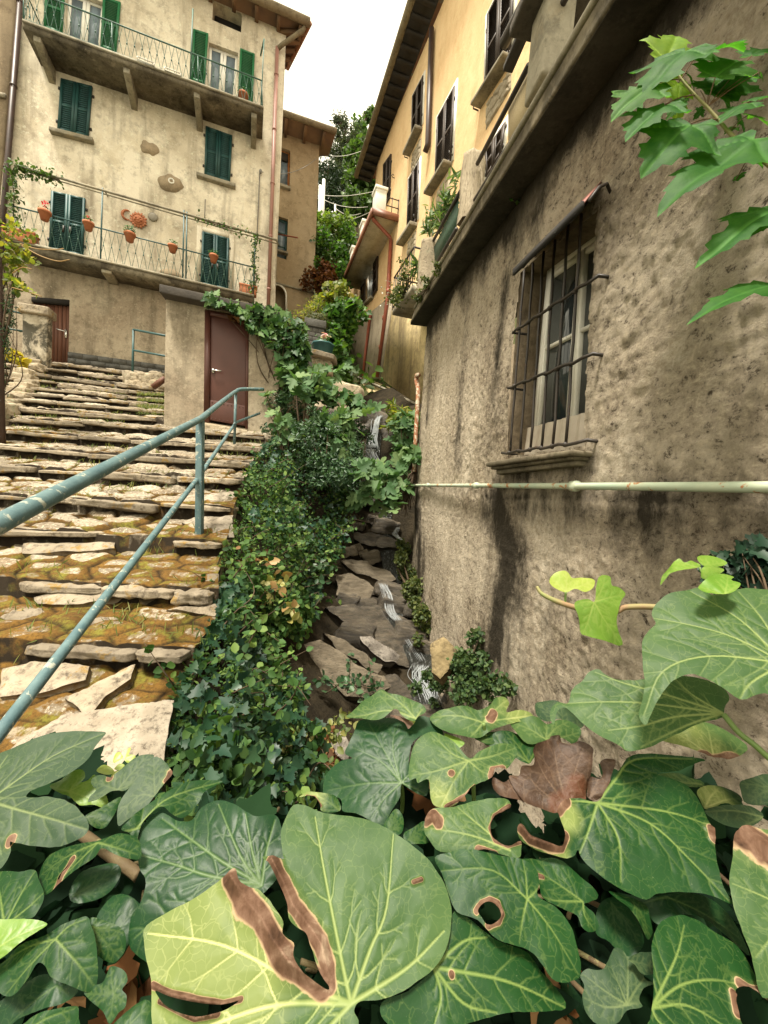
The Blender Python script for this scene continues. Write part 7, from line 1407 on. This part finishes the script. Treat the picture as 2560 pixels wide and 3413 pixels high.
leaf(r3, [(425, 640), (450, 618), (490, 612), (560, 608), (600, 622), (640, 605), (662, 575), (700, 570), (716, 590), (705, 625), (760, 608), (800, 615), (810, 640), (745, 665), (660, 690), (605, 722), (555, 722), (500, 705), (455, 680)], (615, 668), [[(520, 640), (435, 638)], [(660, 620), (705, 580)], [(720, 650), (805, 630)], [(590, 700), (570, 720)]], 'p', .04, (.05, .15), brown=[([(640, 655), (655, 630)], 15)], wave=.05, yellow=[((760, 640), 60)])
leaf(r3, [(600, 712), (650, 700), (700, 696), (760, 712), (815, 735), (832, 745), (800, 800), (780, 820), (740, 798), (700, 770), (640, 740)], (785, 815), [(620, 712), (700, 700), (826, 745)], 'm', .03, (.1, .1))
leaf(r3, [(720, 662), (780, 645), (820, 650), (855, 672), (890, 655), (935, 658), (980, 692), (955, 740), (905, 722), (850, 738), (780, 745), (735, 700)], (845, 730), [(730, 665), (930, 662), (970, 700), (850, 670)], 'p', .035, (.1, .2), wave=.05)
leaf(r3, [(812, 640), (812, 592), (850, 582), (885, 585), (940, 620), (985, 670), (960, 690), (900, 655), (850, 665)], (905, 690), [(820, 595), (900, 600), (975, 670)], 'g', .015, (0, .3))
leaf(s4, [(352, 400), (358, 345), (395, 310), (450, 316), (470, 290), (478, 245), (505, 212), (545, 188), (580, 140), (640, 124), (680, 158), (760, 195), (890, 205), (1000, 182), (1200, 192), (1320, 232), (1400, 282), (1420, 330), (1396, 372), (1382, 440), (1250, 472), (1100, 540), (950, 612), (820, 636), (750, 590), (600, 500), (482, 382), (440, 345), (398, 365), (375, 445), (358, 435)], (1388, 415), [[(1100, 370), (800, 330), (450, 318)], [(1050, 300), (800, 220), (620, 140)], [(1100, 430), (900, 480), (700, 500)], [(1180, 480), (900, 610)], [(1200, 300), (1100, 205)]], 'p', depth=.46, nrm=(-.15, -.62, .77), droop=.10, wave=.02, vw=.6, label='long pale ivy leaf with a curled tip right of centre')
leaf(r3, [(1197, 605), (1215, 520), (1203, 430), (1205, 360), (1230, 312), (1252, 290), (1240, 245), (1290, 190), (1360, 176), (1420, 166), (1460, 192), (1540, 168), (1610, 162), (1720, 200), (1800, 400), (1720, 580), (1650, 558), (1560, 580), (1480, 530), (1390, 490), (1320, 505), (1272, 560), (1240, 620), (1226, 655), (1205, 640)], (1720, 450), [[(1500, 340), (1250, 270)], [(1550, 280), (1380, 180)], [(1650, 300), (1560, 175)], [(1450, 420), (1280, 470), (1215, 620)], [(1600, 520), (1560, 575)]], 'p', depth=.40, nrm=(-.25, -.6, .75), droop=.09, wave=.02, vw=.6, label='big pale ivy leaf with a drooping tip at the right edge')
leaf(r3, [(1405, 172), (1435, 140), (1460, 122), (1510, 108), (1545, 120), (1530, 140), (1560, 160), (1520, 195), (1440, 195)], (1500, 200), [(1520, 112), (1415, 170), (1555, 160)], 'b', depth=.44, nrm=(-.1, -.6, .78))
# young shoot in front of the grey wall
sh_ = thing('ivy_shoot', at(r3(1245, 245), .5), 'ivy shoot with two fresh yellow green leaves in front of the grey wall', 'ivy')
leaf(r3, [(858, 152), (878, 120), (912, 111), (930, 122), (945, 138), (985, 133), (1032, 140), (1022, 172), (990, 190), (952, 178), (920, 192), (878, 176)], (918, 190), [(870, 145), (1022, 145), (920, 118)], 'y', depth=.56, nrm=(0, -.85, .5), parent=sh_, wave=.03)
leaf(r3, [(1030, 165), (1042, 133), (1068, 129), (1084, 138), (1088, 165), (1115, 172), (1143, 195), (1122, 225), (1108, 270), (1112, 320), (1136, 386), (1065, 370), (1000, 352), (978, 340), (968, 290), (950, 240), (962, 222), (1000, 216), (1024, 225)], (1022, 226), [[(1060, 290), (1130, 380)], [(1050, 180), (1062, 135)], [(1080, 210), (1138, 198)], [(990, 225), (955, 238)], [(1000, 300), (985, 345)]], 'b', depth=.54, nrm=(.05, -.9, .3), parent=sh_, wave=.02, droop=.06)
M_SHOOT = m_paint('ivy_shoot_bark', (.26, .16, .09), (.20, .24, .08), .6, None, 60); M_PET = m_paint('green_petiole', (.10, .17, .04), (.14, .20, .06), .5, None, 60)
MB().tube(curve([at(r3(812, 170), .575), at(r3(830, 196), .57), at(r3(880, 222), .565), at(r3(950, 246), .56), at(r3(1020, 258), .555), at(r3(1100, 262), .55), at(r3(1140, 246), .545), at(r3(1250, 246), .52), at(r3(1400, 270), .48)], 5), [.0022 + .0018 * min(1, i / 12) for i in range(41)], 10).build('stem', M_SHOOT, sh_, True)
MB().tube(curve([at(r3(916, 236), .563), at(r3(917, 210), .562), at(r3(918, 190), .56)], 3), .0016, 8).build('petiole', M_PET, sh_, True)
# right-hand group
leaf(r4, [(832, 322), (900, 318), (965, 330), (1000, 282), (1030, 235), (1060, 195), (1090, 152), (1150, 136), (1260, 138), (1380, 146), (1412, 156), (1372, 168), (1300, 200), (1212, 214), (1262, 232), (1340, 262), (1400, 330), (1430, 400), (1447, 480), (1456, 580), (1482, 680), (1522, 748), (1430, 712), (1330, 696), (1220, 702), (1160, 727), (1060, 690), (960, 622), (905, 560), (890, 524), (870, 552), (830, 560), (750, 537), (690, 512), (652, 480), (640, 440), (660, 428), (692, 468), (760, 500), (818, 516), (832, 460), (812, 400), (800, 368)],
     (966, 336), [[(1040, 240), (1120, 160), (1360, 150)], [(1180, 420), (1360, 580), (1505, 735)], [(1250, 370), (1436, 420)], [(1050, 480), (1060, 660)], [(930, 450), (895, 540)], [(900, 330), (840, 330)]], 'm', .075, (-.1, .15), brown=[([(800, 370), (832, 330)], 18), ([(650, 440), (690, 485), (760, 508), (815, 518), (830, 470)], 17), ([(1440, 440), (1446, 480)], 16)], yellow=[((840, 400), 40), ((800, 540), 35)], droop=.05, wave=.02, vw=.8, label='big dark green ivy leaf with a brown burnt edge at right')
leaf(r4, [(265, 440), (270, 385), (300, 355), (370, 350), (470, 322), (560, 316), (605, 322), (610, 358), (545, 392), (530, 440), (545, 485), (600, 515), (650, 498), (656, 530), (642, 562), (570, 545), (500, 530), (450, 536), (330, 526), (282, 470)], (610, 530), [[(460, 470), (290, 430)], [(480, 420), (400, 350)], [(560, 420), (600, 330)]], 'p', .06, (0, .1), brown=[([(608, 350), (548, 392), (530, 440), (548, 490), (600, 512), (650, 498)], 8), ([(272, 400), (300, 380), (320, 410)], 20), ([(480, 525), (550, 545)], 10)], wave=.03, label='pale ivy leaf with a large eaten hole ringed in white')
leaf(r4, [(312, 545), (370, 530), (430, 520), (560, 545), (650, 562), (715, 600), (730, 660), (725, 715), (800, 762), (860, 832), (892, 920), (905, 1040), (800, 1062), (740, 990), (690, 935), (560, 892), (480, 810), (400, 775), (368, 700), (340, 610)], (680, 728), [[(540, 610), (340, 600)], [(675, 640), (662, 570)], [(780, 850), (895, 1030)], [(660, 820), (650, 905)], [(710, 700), (728, 680)]], 'm', .066, (.05, .1), holes=[[(482, 772), (500, 745), (525, 735), (552, 750), (568, 780), (565, 810), (535, 832), (515, 828), (498, 800)]], brown=[([(475, 775), (498, 740), (530, 728), (560, 745), (575, 785), (560, 820), (520, 836)], 9)], wave=.025, vw=.8, label='mid green ivy leaf with a round hole near the hero leaf')
leaf(r4, [(250, 1060), (290, 1000), (340, 900), (372, 800), (400, 775), (480, 832), (560, 892), (690, 935), (750, 1010), (805, 1065), (862, 1165), (700, 1182), (560, 1200), (400, 1245), (200, 1280), (100, 1220), (90, 1150), (180, 1110)], (300, 1005), [[(600, 1060), (855, 1162)], [(420, 900), (520, 880)], [(330, 1120), (300, 1250)], [(420, 1150), (560, 1190)]], 'm', .054, (0, .1), brown=[([(372, 1035)], 11)], wave=.02, label='pointed ivy leaf at bottom centre under the hero leaf')
leaf(r4, [(652, 566), (720, 555), (800, 562), (870, 610), (905, 642), (970, 712), (935, 740), (912, 750), (950, 785), (972, 832), (960, 855), (930, 862), (902, 842), (882, 792), (820, 765), (742, 720), (722, 640)], (906, 738), [[(800, 660), (670, 570)], [(915, 800), (955, 850)], [(800, 735), (745, 718)]], 'm', .05, (.1, .1), brown=[([(720, 628), (745, 635)], 8)])
leaf(r4, [(1196, 1010), (1188, 920), (1220, 832), (1290, 788), (1370, 800), (1460, 858), (1560, 920), (1630, 1040), (1680, 1130), (1620, 1110), (1560, 1080), (1525, 1115), (1535, 1180), (1550, 1290), (1180, 1290), (1178, 1220), (1190, 1150)], (1186, 1170), [[(1300, 1080), (1430, 1055), (1570, 1075)], [(1290, 960), (1330, 830)], [(1330, 1160), (1500, 1250)], [(1210, 1220), (1280, 1285)]], 'm', .078, (.05, .12), brown=[([(1560, 1075), (1600, 1100), (1640, 1110)], 20), ([(1525, 1115), (1540, 1190)], 14)], wave=.015, droop=.08, vw=.8, label='rounded glossy ivy leaf in the lower right corner')
leaf(r4, [(1520, 545), (1532, 460), (1580, 418), (1660, 440), (1800, 460), (1820, 1000), (1690, 1120), (1645, 1095), (1602, 955), (1560, 850), (1528, 750), (1508, 650)], (1790, 790), [[(1650, 720), (1520, 660)], [(1700, 860), (1620, 960)], [(1680, 600), (1560, 440)]], 'p', .095, (-.1, .1), brown=[([(1540, 440), (1600, 480), (1680, 540)], 70)], wave=.02, label='ivy leaf with a pale brown withered top at the right edge')
leaf(s5, [(210, 1050), (260, 1000), (320, 1010), (380, 1000), (430, 910), (480, 832), (545, 862), (580, 905), (680, 870), (790, 890), (800, 990), (700, 1050), (720, 1090), (790, 1110), (700, 1150), (660, 1240), (680, 1300), (560, 1330), (480, 1430), (330, 1432), (250, 1340), (218, 1225), (238, 1130)], (562, 1285), [[(570, 1050), (575, 870)], [(500, 1130), (440, 980)], [(400, 1180), (240, 1050)], [(400, 1300), (230, 1225)], [(640, 1150), (780, 985)], [(660, 1270)]], 'g', .03, (0, .15), wave=.03, label='dark star shaped ivy leaf beside the rounded corner leaf')
leaf(s5, [(570, 930), (620, 890), (700, 875), (790, 885), (800, 1020), (720, 1050), (660, 1030), (620, 970)], (575, 940), [(780, 985), (700, 1040)], 'g', .045, (.2, .1))
leaf(r4, [(1368, 292), (1400, 266), (1470, 258), (1540, 280), (1566, 312), (1540, 355), (1480, 338), (1410, 364), (1380, 325)], (1400, 360), [(1470, 270), (1555, 310)], 'd', .05, (.1, .1), yellow=[((1440, 310), 60)], label='two toned ivy leaf with a yellow centre at right')
leaf(r4, [(1418, 362), (1480, 340), (1590, 352), (1640, 392), (1590, 432), (1520, 437), (1450, 402)], (1640, 395), [(1425, 365), (1560, 430)], 'g', .055, (.2, .1))
leaf(r4, [(1550, 250), (1600, 230), (1670, 218), (1740, 260), (1680, 335), (1590, 332), (1558, 290)], (1690, 280), [(1556, 255), (1600, 325), (1660, 225)], 'g', .06, (.1, .1))
leaf(r4, [(1228, 78), (1300, 40), (1400, 0), (1480, 10), (1550, 60), (1582, 110), (1530, 152), (1470, 160), (1400, 142), (1340, 110)], (1440, 168), [(1300, 50), (1420, 10), (1560, 90)], 'p', .05, (0, .2), brown=[([(1400, 145), (1440, 165), (1530, 155)], 22)], yellow=[((1320, 70), 90)])
leaf(r4, [(1200, 215), (1280, 212), (1340, 235), (1392, 250), (1388, 272), (1300, 262), (1240, 240)], (1390, 262), [(1210, 217)], 'p', .04, (.1, .1))
leaf(r4, [(1020, 690), (1080, 715), (1160, 745), (1180, 800), (1200, 860), (1180, 890), (1150, 850), (1110, 780), (1050, 730)], (1110, 740), [(1182, 880)], 'm', .055, (.3, 0))
leaf(r4, [(1040, 700), (1160, 720), (1330, 700), (1440, 720), (1540, 800), (1600, 950), (1500, 880), (1400, 810), (1300, 790), (1220, 830), (1150, 760)], (1250, 720), [(1560, 880), (1150, 745)], 'd', .03)
leaf(r4, [(980, 740), (1080, 720), (1130, 800), (1160, 900), (1100, 960), (1020, 900), (960, 860)], (1020, 740), [(1140, 900), (1050, 930)], 'd', .005)
leaf(s3, [(660, 1200), (700, 1120), (760, 1050), (820, 1130), (800, 1250), (720, 1260)], (700, 1250), [(765, 1060), (815, 1140)], 'm', .03)
leaf(s3, [(820, 1250), (900, 1200), (985, 1150), (1000, 1260), (1010, 1320), (850, 1330)], (850, 1300), [(985, 1160), (1000, 1300)], 'm', .035)
leaf(s3, [(1140, 455), (1200, 470), (1260, 500), (1300, 540), (1250, 575), (1180, 540)], (1290, 545), [(1145, 460)], 'b', .03)
leaf(s3, [(1380, 500), (1460, 450), (1560, 440), (1660, 435), (1700, 480), (1640, 520), (1500, 545), (1420, 520)], (1400, 520), [(1680, 450), (1560, 535)], 'm', .03)
leaf(s3, [(0, 940), (60, 905), (120, 912), (230, 940), (290, 960), (325, 1060), (250, 1085), (170, 1070), (160, 1020), (110, 945), (50, 940)], (320, 1075), [(100, 925), (280, 985)], 'm', .045, (.2, .1), yellow=[((40, 930), 60)], brown=[([(60, 940), (115, 955), (165, 1030)], 5)])
leaf(r3, [(1280, 150), (1278, 125), (1292, 108), (1330, 66), (1355, 80), (1382, 76), (1412, 96), (1372, 106), (1312, 116), (1295, 130)], (1405, 102), [(1285, 145), (1335, 72)], 'b', depth=.62, nrm=(0, -.7, .7), parent=sh_)
leaf(r3, [(1400, 62), (1440, 50), (1480, 58), (1512, 82), (1480, 96), (1430, 96), (1408, 82)], (1430, 98), [(1505, 82), (1410, 62)], 'b', depth=.62, nrm=(0, -.7, .7), parent=sh_)
leaf(r3, [(1425, 96), (1470, 98), (1500, 110), (1450, 140), (1415, 130)], (1440, 98), [(1490, 110), (1425, 130)], 'b', depth=.61, nrm=(0, -.8, .6), parent=sh_)
MB().tube(curve([at(r3(1408, 100), .62), at(r3(1420, 125), .615), at(r3(1440, 150), .61), at(r3(1500, 200), .58)], 4), .0016, 8).build('petiole', M_PET, sh_, True)
# petioles and woody runners
def pet(pts, r, mat=None, nm='petiole'): MB().tube(curve(pts, 5), r, 9).build(nm, mat or M_PET, ivy, True)
pet([at(s4(1388, 420), .455), at(s4(1480, 530), .44), at(s4(1580, 610), .43), at(s4(1700, 720), .42)], .0031)
pet([at(r3(575, 860), .50), at(r3(580, 900), .50), at(r3(582, 960), .505)], .0028); pet([at(s3(800, 860), .53), at(s3(810, 960), .535), at(s3(805, 1090), .54)], .003)
pet([at(s3(1450, 380), .55), at(s3(1462, 460), .555), at(s3(1475, 545), .56)], .0026); pet([at(s1(1010, 740), .56), at(s1(985, 780), .562), at(s1(965, 820), .565)], .002)
M_WOOD = m_paint('ivy_wood', (.13, .10, .045), (.09, .055, .03), .75, (.2, .18, .08), 40, .2)
pet([at(s1(690, 1100), .50), at(s1(760, 1150), .485), at(s1(880, 1240), .47), at(s1(1000, 1330), .46), at(s1(1130, 1420), .455), at(s2(1200, 180), .45)], .0062, M_WOOD, 'stem')
pet([at(s1(980, 1040), .54), at(s1(900, 1085), .52), at(s1(820, 1120), .51)], .003, M_WOOD, 'stem')
g = np.random.default_rng(44)
for j in range(16):
    x, y = g.uniform(60, 1600), g.uniform(1780, 2200); a = at(Dz(x, y), bed_depth(Dz(x, y), -.02)); pet([a, a + [g.normal() * .04, g.normal() * .03, -.02], a + [g.normal() * .09, g.normal() * .06, -.05]], .0025, M_WOOD, 'stem')
# shaded under-storey of the same ivy, on a stone parapet
IVYD = fanleaf([(.14, -.1), (.34, -.16), (.5, -.06), (.56, .06), (.40, .16), (.36, .26), (.46, .36), (.44, .46), (.30, .48), (.2, .6), (.12, .8)], .1, .25)
Pu = []
for _ in range(520):
    x, y = g.uniform(-80, 1740), g.uniform(1640, 2330)
    if y < 1760 - 90 * math.exp(-((x - 1300) / 420) ** 2) + 20 * (x < 600) and not x < 260: continue
    Pu.append(at(Dz(x, y), bed_depth(Dz(x, y), -.035 - .06 * g.random())))
for _ in range(420):
    x, y = (g.uniform(-820, -60) if g.random() < .5 else g.uniform(1720, 2500)), g.uniform(1740, 2500); Pu.append(at(Dz(x, y), bed_depth(Dz(x, y), -.03 - .07 * g.random())))
V, F = leafcloud(Pu, .062, IVYD, (0, -.5, .8), .35, 91); k = NT('ivy_under_leaves'); r_ = k.island(); M_UND = k.fin(k.ramp(r_, [(0, (.002, .009, .004)), (.5, (.004, .018, .006)), (.85, (.010, .032, .010)), (1, (.007, .020, .010))]), .75, None, .1, trans=.1)  # under leaves: shade of the gaps put into their near-black greens
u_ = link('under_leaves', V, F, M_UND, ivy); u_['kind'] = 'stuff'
V, F = leafcloud(np.array([at(Dz(x, y), bed_depth(Dz(x, y), -.045)) for x, y in [(g.uniform(120, 340), g.uniform(2080, 2240)) for _ in range(7)] + [(g.uniform(1210, 1300), g.uniform(1990, 2200)) for _ in range(7)] + [(g.uniform(880, 1100), g.uniform(1660, 1730)) for _ in range(4)]]), .06, MAPLE, (0, -.5, .8), .5, 92)
tag(link('dead_leaves', V, F, L_BRNL), 'brown dead leaves caught between the ivy leaves', 'leaves', kind='stuff')
pw = MB(); a = [at(Dz(x, y), bed_depth(Dz(x, y), -.14)) for x, y in ((-400, 1840), (2100, 1800), (2600, 2600), (-900, 2600))]; pw.prism(a, [0, 0, -.5]); tag(pw.build('parapet_wall', mk_soil('gap_shade_black', [(.004, .0035, .003), (.01, .008, .006), (.02, .015, .01)])), 'dark parapet wall hidden below the big ivy leaves', 'wall')  # parapet near black: the shade between the leaves put into its colour
# the curled brown leaf lying on the ivy
k = NT('dry_leaf_skin'); v = k.attr('uvl').outputs['Vector']; c = k.mix(k.ramp(k.noise(30, 5, .65, v), [(.35, 0), (.65, 1)]), (.070, .038, .022), (.032, .017, .010)); c = k.mix(k.ramp(k.attr('vein').outputs['Fac'], [(.2, 0), (.8, .8)]), c, (.17, .11, .07)); c = k.mix(k.ramp(k.attr('brown').outputs['Fac'], [(.35, 0), (.6, 1)]), c, (.085, .032, .014)); c = k.mix(k.ramp(k.voro(60, v, 'DISTANCE_TO_EDGE'), [(0, .35), (.06, 0)]), c, (.13, .082, .05))
M_DRY = k.fin(c, .5, k.bump(k.noise(90, 6, .7, v), .6, .004), .4, trans=.12)
dl_ = thing('dry_leaf', at(s4(440, 930), .5), 'curled brown dead leaf lying on the ivy right of centre', 'leaf')
leaf(s4, [(205, 650), (225, 612), (280, 590), (332, 568), (345, 552), (398, 545), (412, 590), (460, 602), (500, 592), (552, 635), (556, 700), (570, 800), (562, 880), (545, 945), (470, 985), (400, 1010), (340, 1020), (250, 985), (160, 945), (90, 800), (150, 790), (158, 735), (215, 735), (218, 690)], (430, 960), [[(380, 760), (345, 560)], [(480, 760), (520, 610)], [(300, 800), (215, 650)], [(300, 900), (160, 760)]], 'd', .055, nrm=(0, -.75, .66), parent=dl_, m=M_DRY, droop=-.12, wave=.13, brown=[([(500, 860), (470, 930), (400, 985)], 42)], name='blade')
leaf(s4, [(-10, 850), (10, 800), (70, 830), (150, 790), (220, 850), (300, 960), (250, 985), (150, 945), (30, 912)], (290, 950), [(5, 815), (100, 830)], 'd', .05, nrm=(.2, -.75, .66), parent=dl_, m=M_DRY, droop=.2, wave=.12, name='lobe')
leaf(s4, [(560, 860), (580, 800), (640, 812), (655, 770), (635, 720), (660, 695), (710, 695), (730, 715), (700, 800), (680, 860), (650, 920), (600, 945), (560, 920)], (575, 930), [(690, 710), (640, 820)], 'd', .06, nrm=(-.2, -.75, .66), parent=dl_, m=M_DRY, droop=-.2, wave=.12, name='lobe')

# ------------------------------------------------------------------ maple branch hanging in at the upper right
mp = thing('maple_branch', at(r5(1239, 1150), 1.1), 'green maple branch with toothed leaves hanging in at the upper right', 'branch')
MAPH = [(.10, -.05), (.2, -.09), (.34, -.04), (.30, .05), (.45, .08), (.40, .15), (.52, .22), (.66, .34), (.54, .36), (.52, .44), (.38, .41), (.27, .45), (.28, .55), (.37, .63), (.27, .67), (.24, .77), (.13, .80), (.09, .9)]
def mk_maple(name, a, b):
    k = NT(name); v = k.attr('uvl').outputs['Vector']; c = k.mix(k.ramp(k.noise(6, 4, .6, v), [(.35, 0), (.65, 1)]), a, b); c = k.mix(k.ramp(k.attr('vein').outputs['Fac'], [(.1, 0), (.8, .75)]), c, tuple(min(1, x * 1.7 + .02) for x in b))
    return k.fin(c, .55, k.bump(k.noise(40, 4, .6, v), .3, .003), .18, trans=.5, tcol=k.mix(1.0, c, (1.5, 1.7, .6), 'MULTIPLY'))
MM = {'d': mk_maple('maple_leaf_dark', (.025, .11, .016), (.05, .155, .024)), 'm': mk_maple('maple_leaf_mid', (.05, .15, .025), (.07, .18, .03)), 'l': mk_maple('maple_leaf_light', (.16, .28, .035), (.22, .34, .05))}
def maple(base, tip, dz, mat, depth=1.1, wide=1.0, nrm=(0, -.8, .6), curl=.25, seed=0):
    P0 = at(r5(*base), depth); P1 = at(r5(*tip), depth + dz); d = P1 - P0; L = np.linalg.norm(d); d = d / L; n = np.array(nrm, float); n -= d * (n @ d); n /= np.linalg.norm(n); x = np.cross(d, n)
    half = [(0, 0)] + MAPH + [(0, 1)]; out = np.array([(a * wide, b) for a, b in half] + [(-a * wide, b) for a, b in half[-2:0:-1]]); g = np.random.default_rng(seed + 5); out = out + g.normal(size=out.shape) * .012
    lo, hi = out.min(0), out.max(0); G = np.stack(np.meshgrid(np.arange(lo[0], hi[0], .035), np.arange(lo[1], hi[1], .035), indexing='ij'), -1).reshape(-1, 2); G = G[inside(G, out)]; n0 = len(out)
    vo, eo, fo, *_ = delaunay_2d_cdt([Vector(p) for p in np.concatenate([out, G])], [(i, (i + 1) % n0) for i in range(n0)], [], 1, 1e-7); Q = np.array([[v_[0], v_[1]] for v_ in vo])
    A = np.zeros((5, 2)); Bv = np.array([(0, 1), (.64 * wide, .35), (-.64 * wide, .35), (.32 * wide, -.04), (-.32 * wide, -.04)]); dv = segdist(Q, A, Bv)[0].min(1); vein = np.clip(1 - dv / .022, 0, 1)
    w = -curl * Q[:, 1] ** 2 * .7 - .18 * curl * np.abs(Q[:, 0]) + .05 * np.sin(Q[:, 0] * 9 + seed) * np.abs(Q[:, 0]) + .05 * (1 - np.exp(-dv / .06)) + .04 * fbm(np.c_[Q * 3, Q[:, :1] * 0 + seed], 2, seed)
    V = P0 + L * (Q[:, :1] * x + Q[:, 1:] * d + w[:, None] * n); return link('leaf', V, [tuple(f) for f in fo], MM[mat], mp, True, {'vein': vein, 'uvl': np.c_[Q + seed, Q[:, 0] * 0]}), P0
stem_px = [(530, 350), (600, 475), (700, 590), (790, 680), (870, 770), (950, 865), (1030, 935), (1130, 1010), (1300, 1150), (1700, 1420), (2300, 1800)]
sp = [at(r5(*p), 1.12 - .01 * i) for i, p in enumerate(stem_px)]; cs_ = curve(sp, 4); MB().tube(cs_, [.0026 + .0034 * i / len(cs_) for i in range(len(cs_))], 10).build('stem', m_paint('pale_twig', (.30, .27, .12), (.24, .22, .09), .6, None, 30), mp, True)
ML = [((490, 320), (610, 55), .02, 'l', 1.14, 1.0, (0, -.9, .3), 0), ((640, 270), (325, 480), -.03, 'd', 1.06, 1.0, (.1, -.5, .85), 0), ((600, 310), (770, 175), .03, 'l', 1.16, .9, (0, -.8, .5), 0), ((730, 285), (1105, 140), .0, 'd', 1.08, .95, (0, -.6, .8), 1), ((560, 430), (370, 530), .03, 'l', 1.16, .9, (0, -.9, .3), 0), ((580, 500), (590, 785), .0, 'l', 1.14, .72, (0, -.95, .2), 1),
      ((850, 460), (1110, 215), .02, 'm', 1.08, .9, (.1, -.7, .7), 3), ((640, 430), (720, 540), .02, 'm', 1.15, 1.0, (0, -.8, .5), 1), ((390, 520), (95, 690), -.02, 'm', 1.06, .95, (0, -.7, .7), 1), ((480, 660), (205, 815), -.03, 'd', 1.04, 1.0, (0, -.6, .8), 2), ((670, 800), (345, 1090), -.03, 'd', 1.03, 1.0, (.2, -.6, .7), 4), ((740, 560), (1010, 590), .03, 'd', 1.14, 1.0, (0, -.8, .5), 3), ((760, 690), (680, 770), .02, 'd', 1.13, 1.2, (0, -.9, .3), 3), ((1100, 430), (860, 520), .0, 'd', 1.12, 1.0, (0, -.8, .6), 3),
      ((1095, 660), (890, 740), -.01, 'd', 1.05, 1.1, (0, -.6, .8), 4), ((1100, 640), (1260, 560), .0, 'd', 1.06, 1.0, (0, -.6, .8), 4), ((1090, 740), (1290, 780), .0, 'm', 1.09, .9, (0, -.7, .7), 5), ((1000, 830), (920, 860), .0, 'm', 1.1, 1.2, (0, -.7, .7), 5), ((1140, 930), (450, 1270), -.05, 'd', 1.0, .55, (.1, -.55, .8), 6), ((1040, 1010), (1240, 1080), .0, 'd', 1.04, .9, (0, -.6, .8), 7), ((1000, 1220), (1095, 1120), .0, 'd', 1.08, .4, (0, -.6, .8), 7), ((1180, 420), (1220, 480), .0, 'd', 1.06, 1.0, (.4, -.7, .5), 3),
      ((1300, 1440), (770, 1700), -.05, 'd', 1.0, .5, (.1, -.6, .8), -1), ((1300, 2000), (700, 2110), -.05, 'd', .98, .38, (.05, -.55, .85), -1), ((1320, 1530), (1080, 1600), .0, 'd', 1.0, .5, (0, -.6, .8), -1)]
ML += [((700, 330), (840, 180), .02, 'm', 1.13, .9, (0, -.8, .5), 0), ((560, 380), (470, 560), .02, 'l', 1.17, .9, (0, -.9, .4), 0), ((800, 560), (960, 430), .02, 'm', 1.14, .95, (.1, -.8, .6), 3), ((900, 600), (1080, 330), .03, 'd', 1.15, .8, (0, -.8, .5), 3), ((620, 620), (480, 760), .02, 'm', 1.12, .8, (0, -.8, .5), 2), ((980, 700), (1120, 880), .02, 'd', 1.12, .9, (0, -.8, .5), 4), ((1120, 300), (1240, 180), .02, 'd', 1.12, .9, (0, -.7, .7), 3), ((820, 830), (730, 960), .0, 'd', 1.08, .8, (0, -.7, .6), 4)]
for j, (b, t, dz, mt, dp, wd_, nr, nd) in enumerate(ML):
    o, P0 = maple(b, t, dz, mt, dp, wd_, nr, .3, j)
    s0 = sp[nd] if nd >= 0 else at(r5(b[0] + 160, b[1] - 40), dp + .02)
    MB().tube(curve([s0, (s0 + P0) / 2 + np.array([0, 0, .006]), P0], 4), .0013, 6).build('petiole', m_paint('red_petiole', (.16, .06, .035), (.12, .08, .03), .5) if j == 0 else bpy.data.materials['red_petiole'], mp, True)
# dark ivy further along the parapet at the right edge
plant('dark_ivy', 'dark blue green ivy clump against the grey wall at the right edge', 'ivy', [(at(r3(1570, 120), 1.0), (.09, .07, .05)), (at(r3(1620, 60), 1.0), (.07, .06, .05)), (at(r3(1500, 110), 1.02), (.05, .05, .03)), (at(r3(1640, 160), .95), (.07, .06, .05))], 260, .036, IVY, m_leaf('blue_green_ivy', [(.006, .022, .012), (.010, .034, .018), (.016, .042, .022)], .5, .1, .3), 95, (0, -.7, .6), .6, base=at(r3(1700, 420), .85), sr=.004, ns=14)
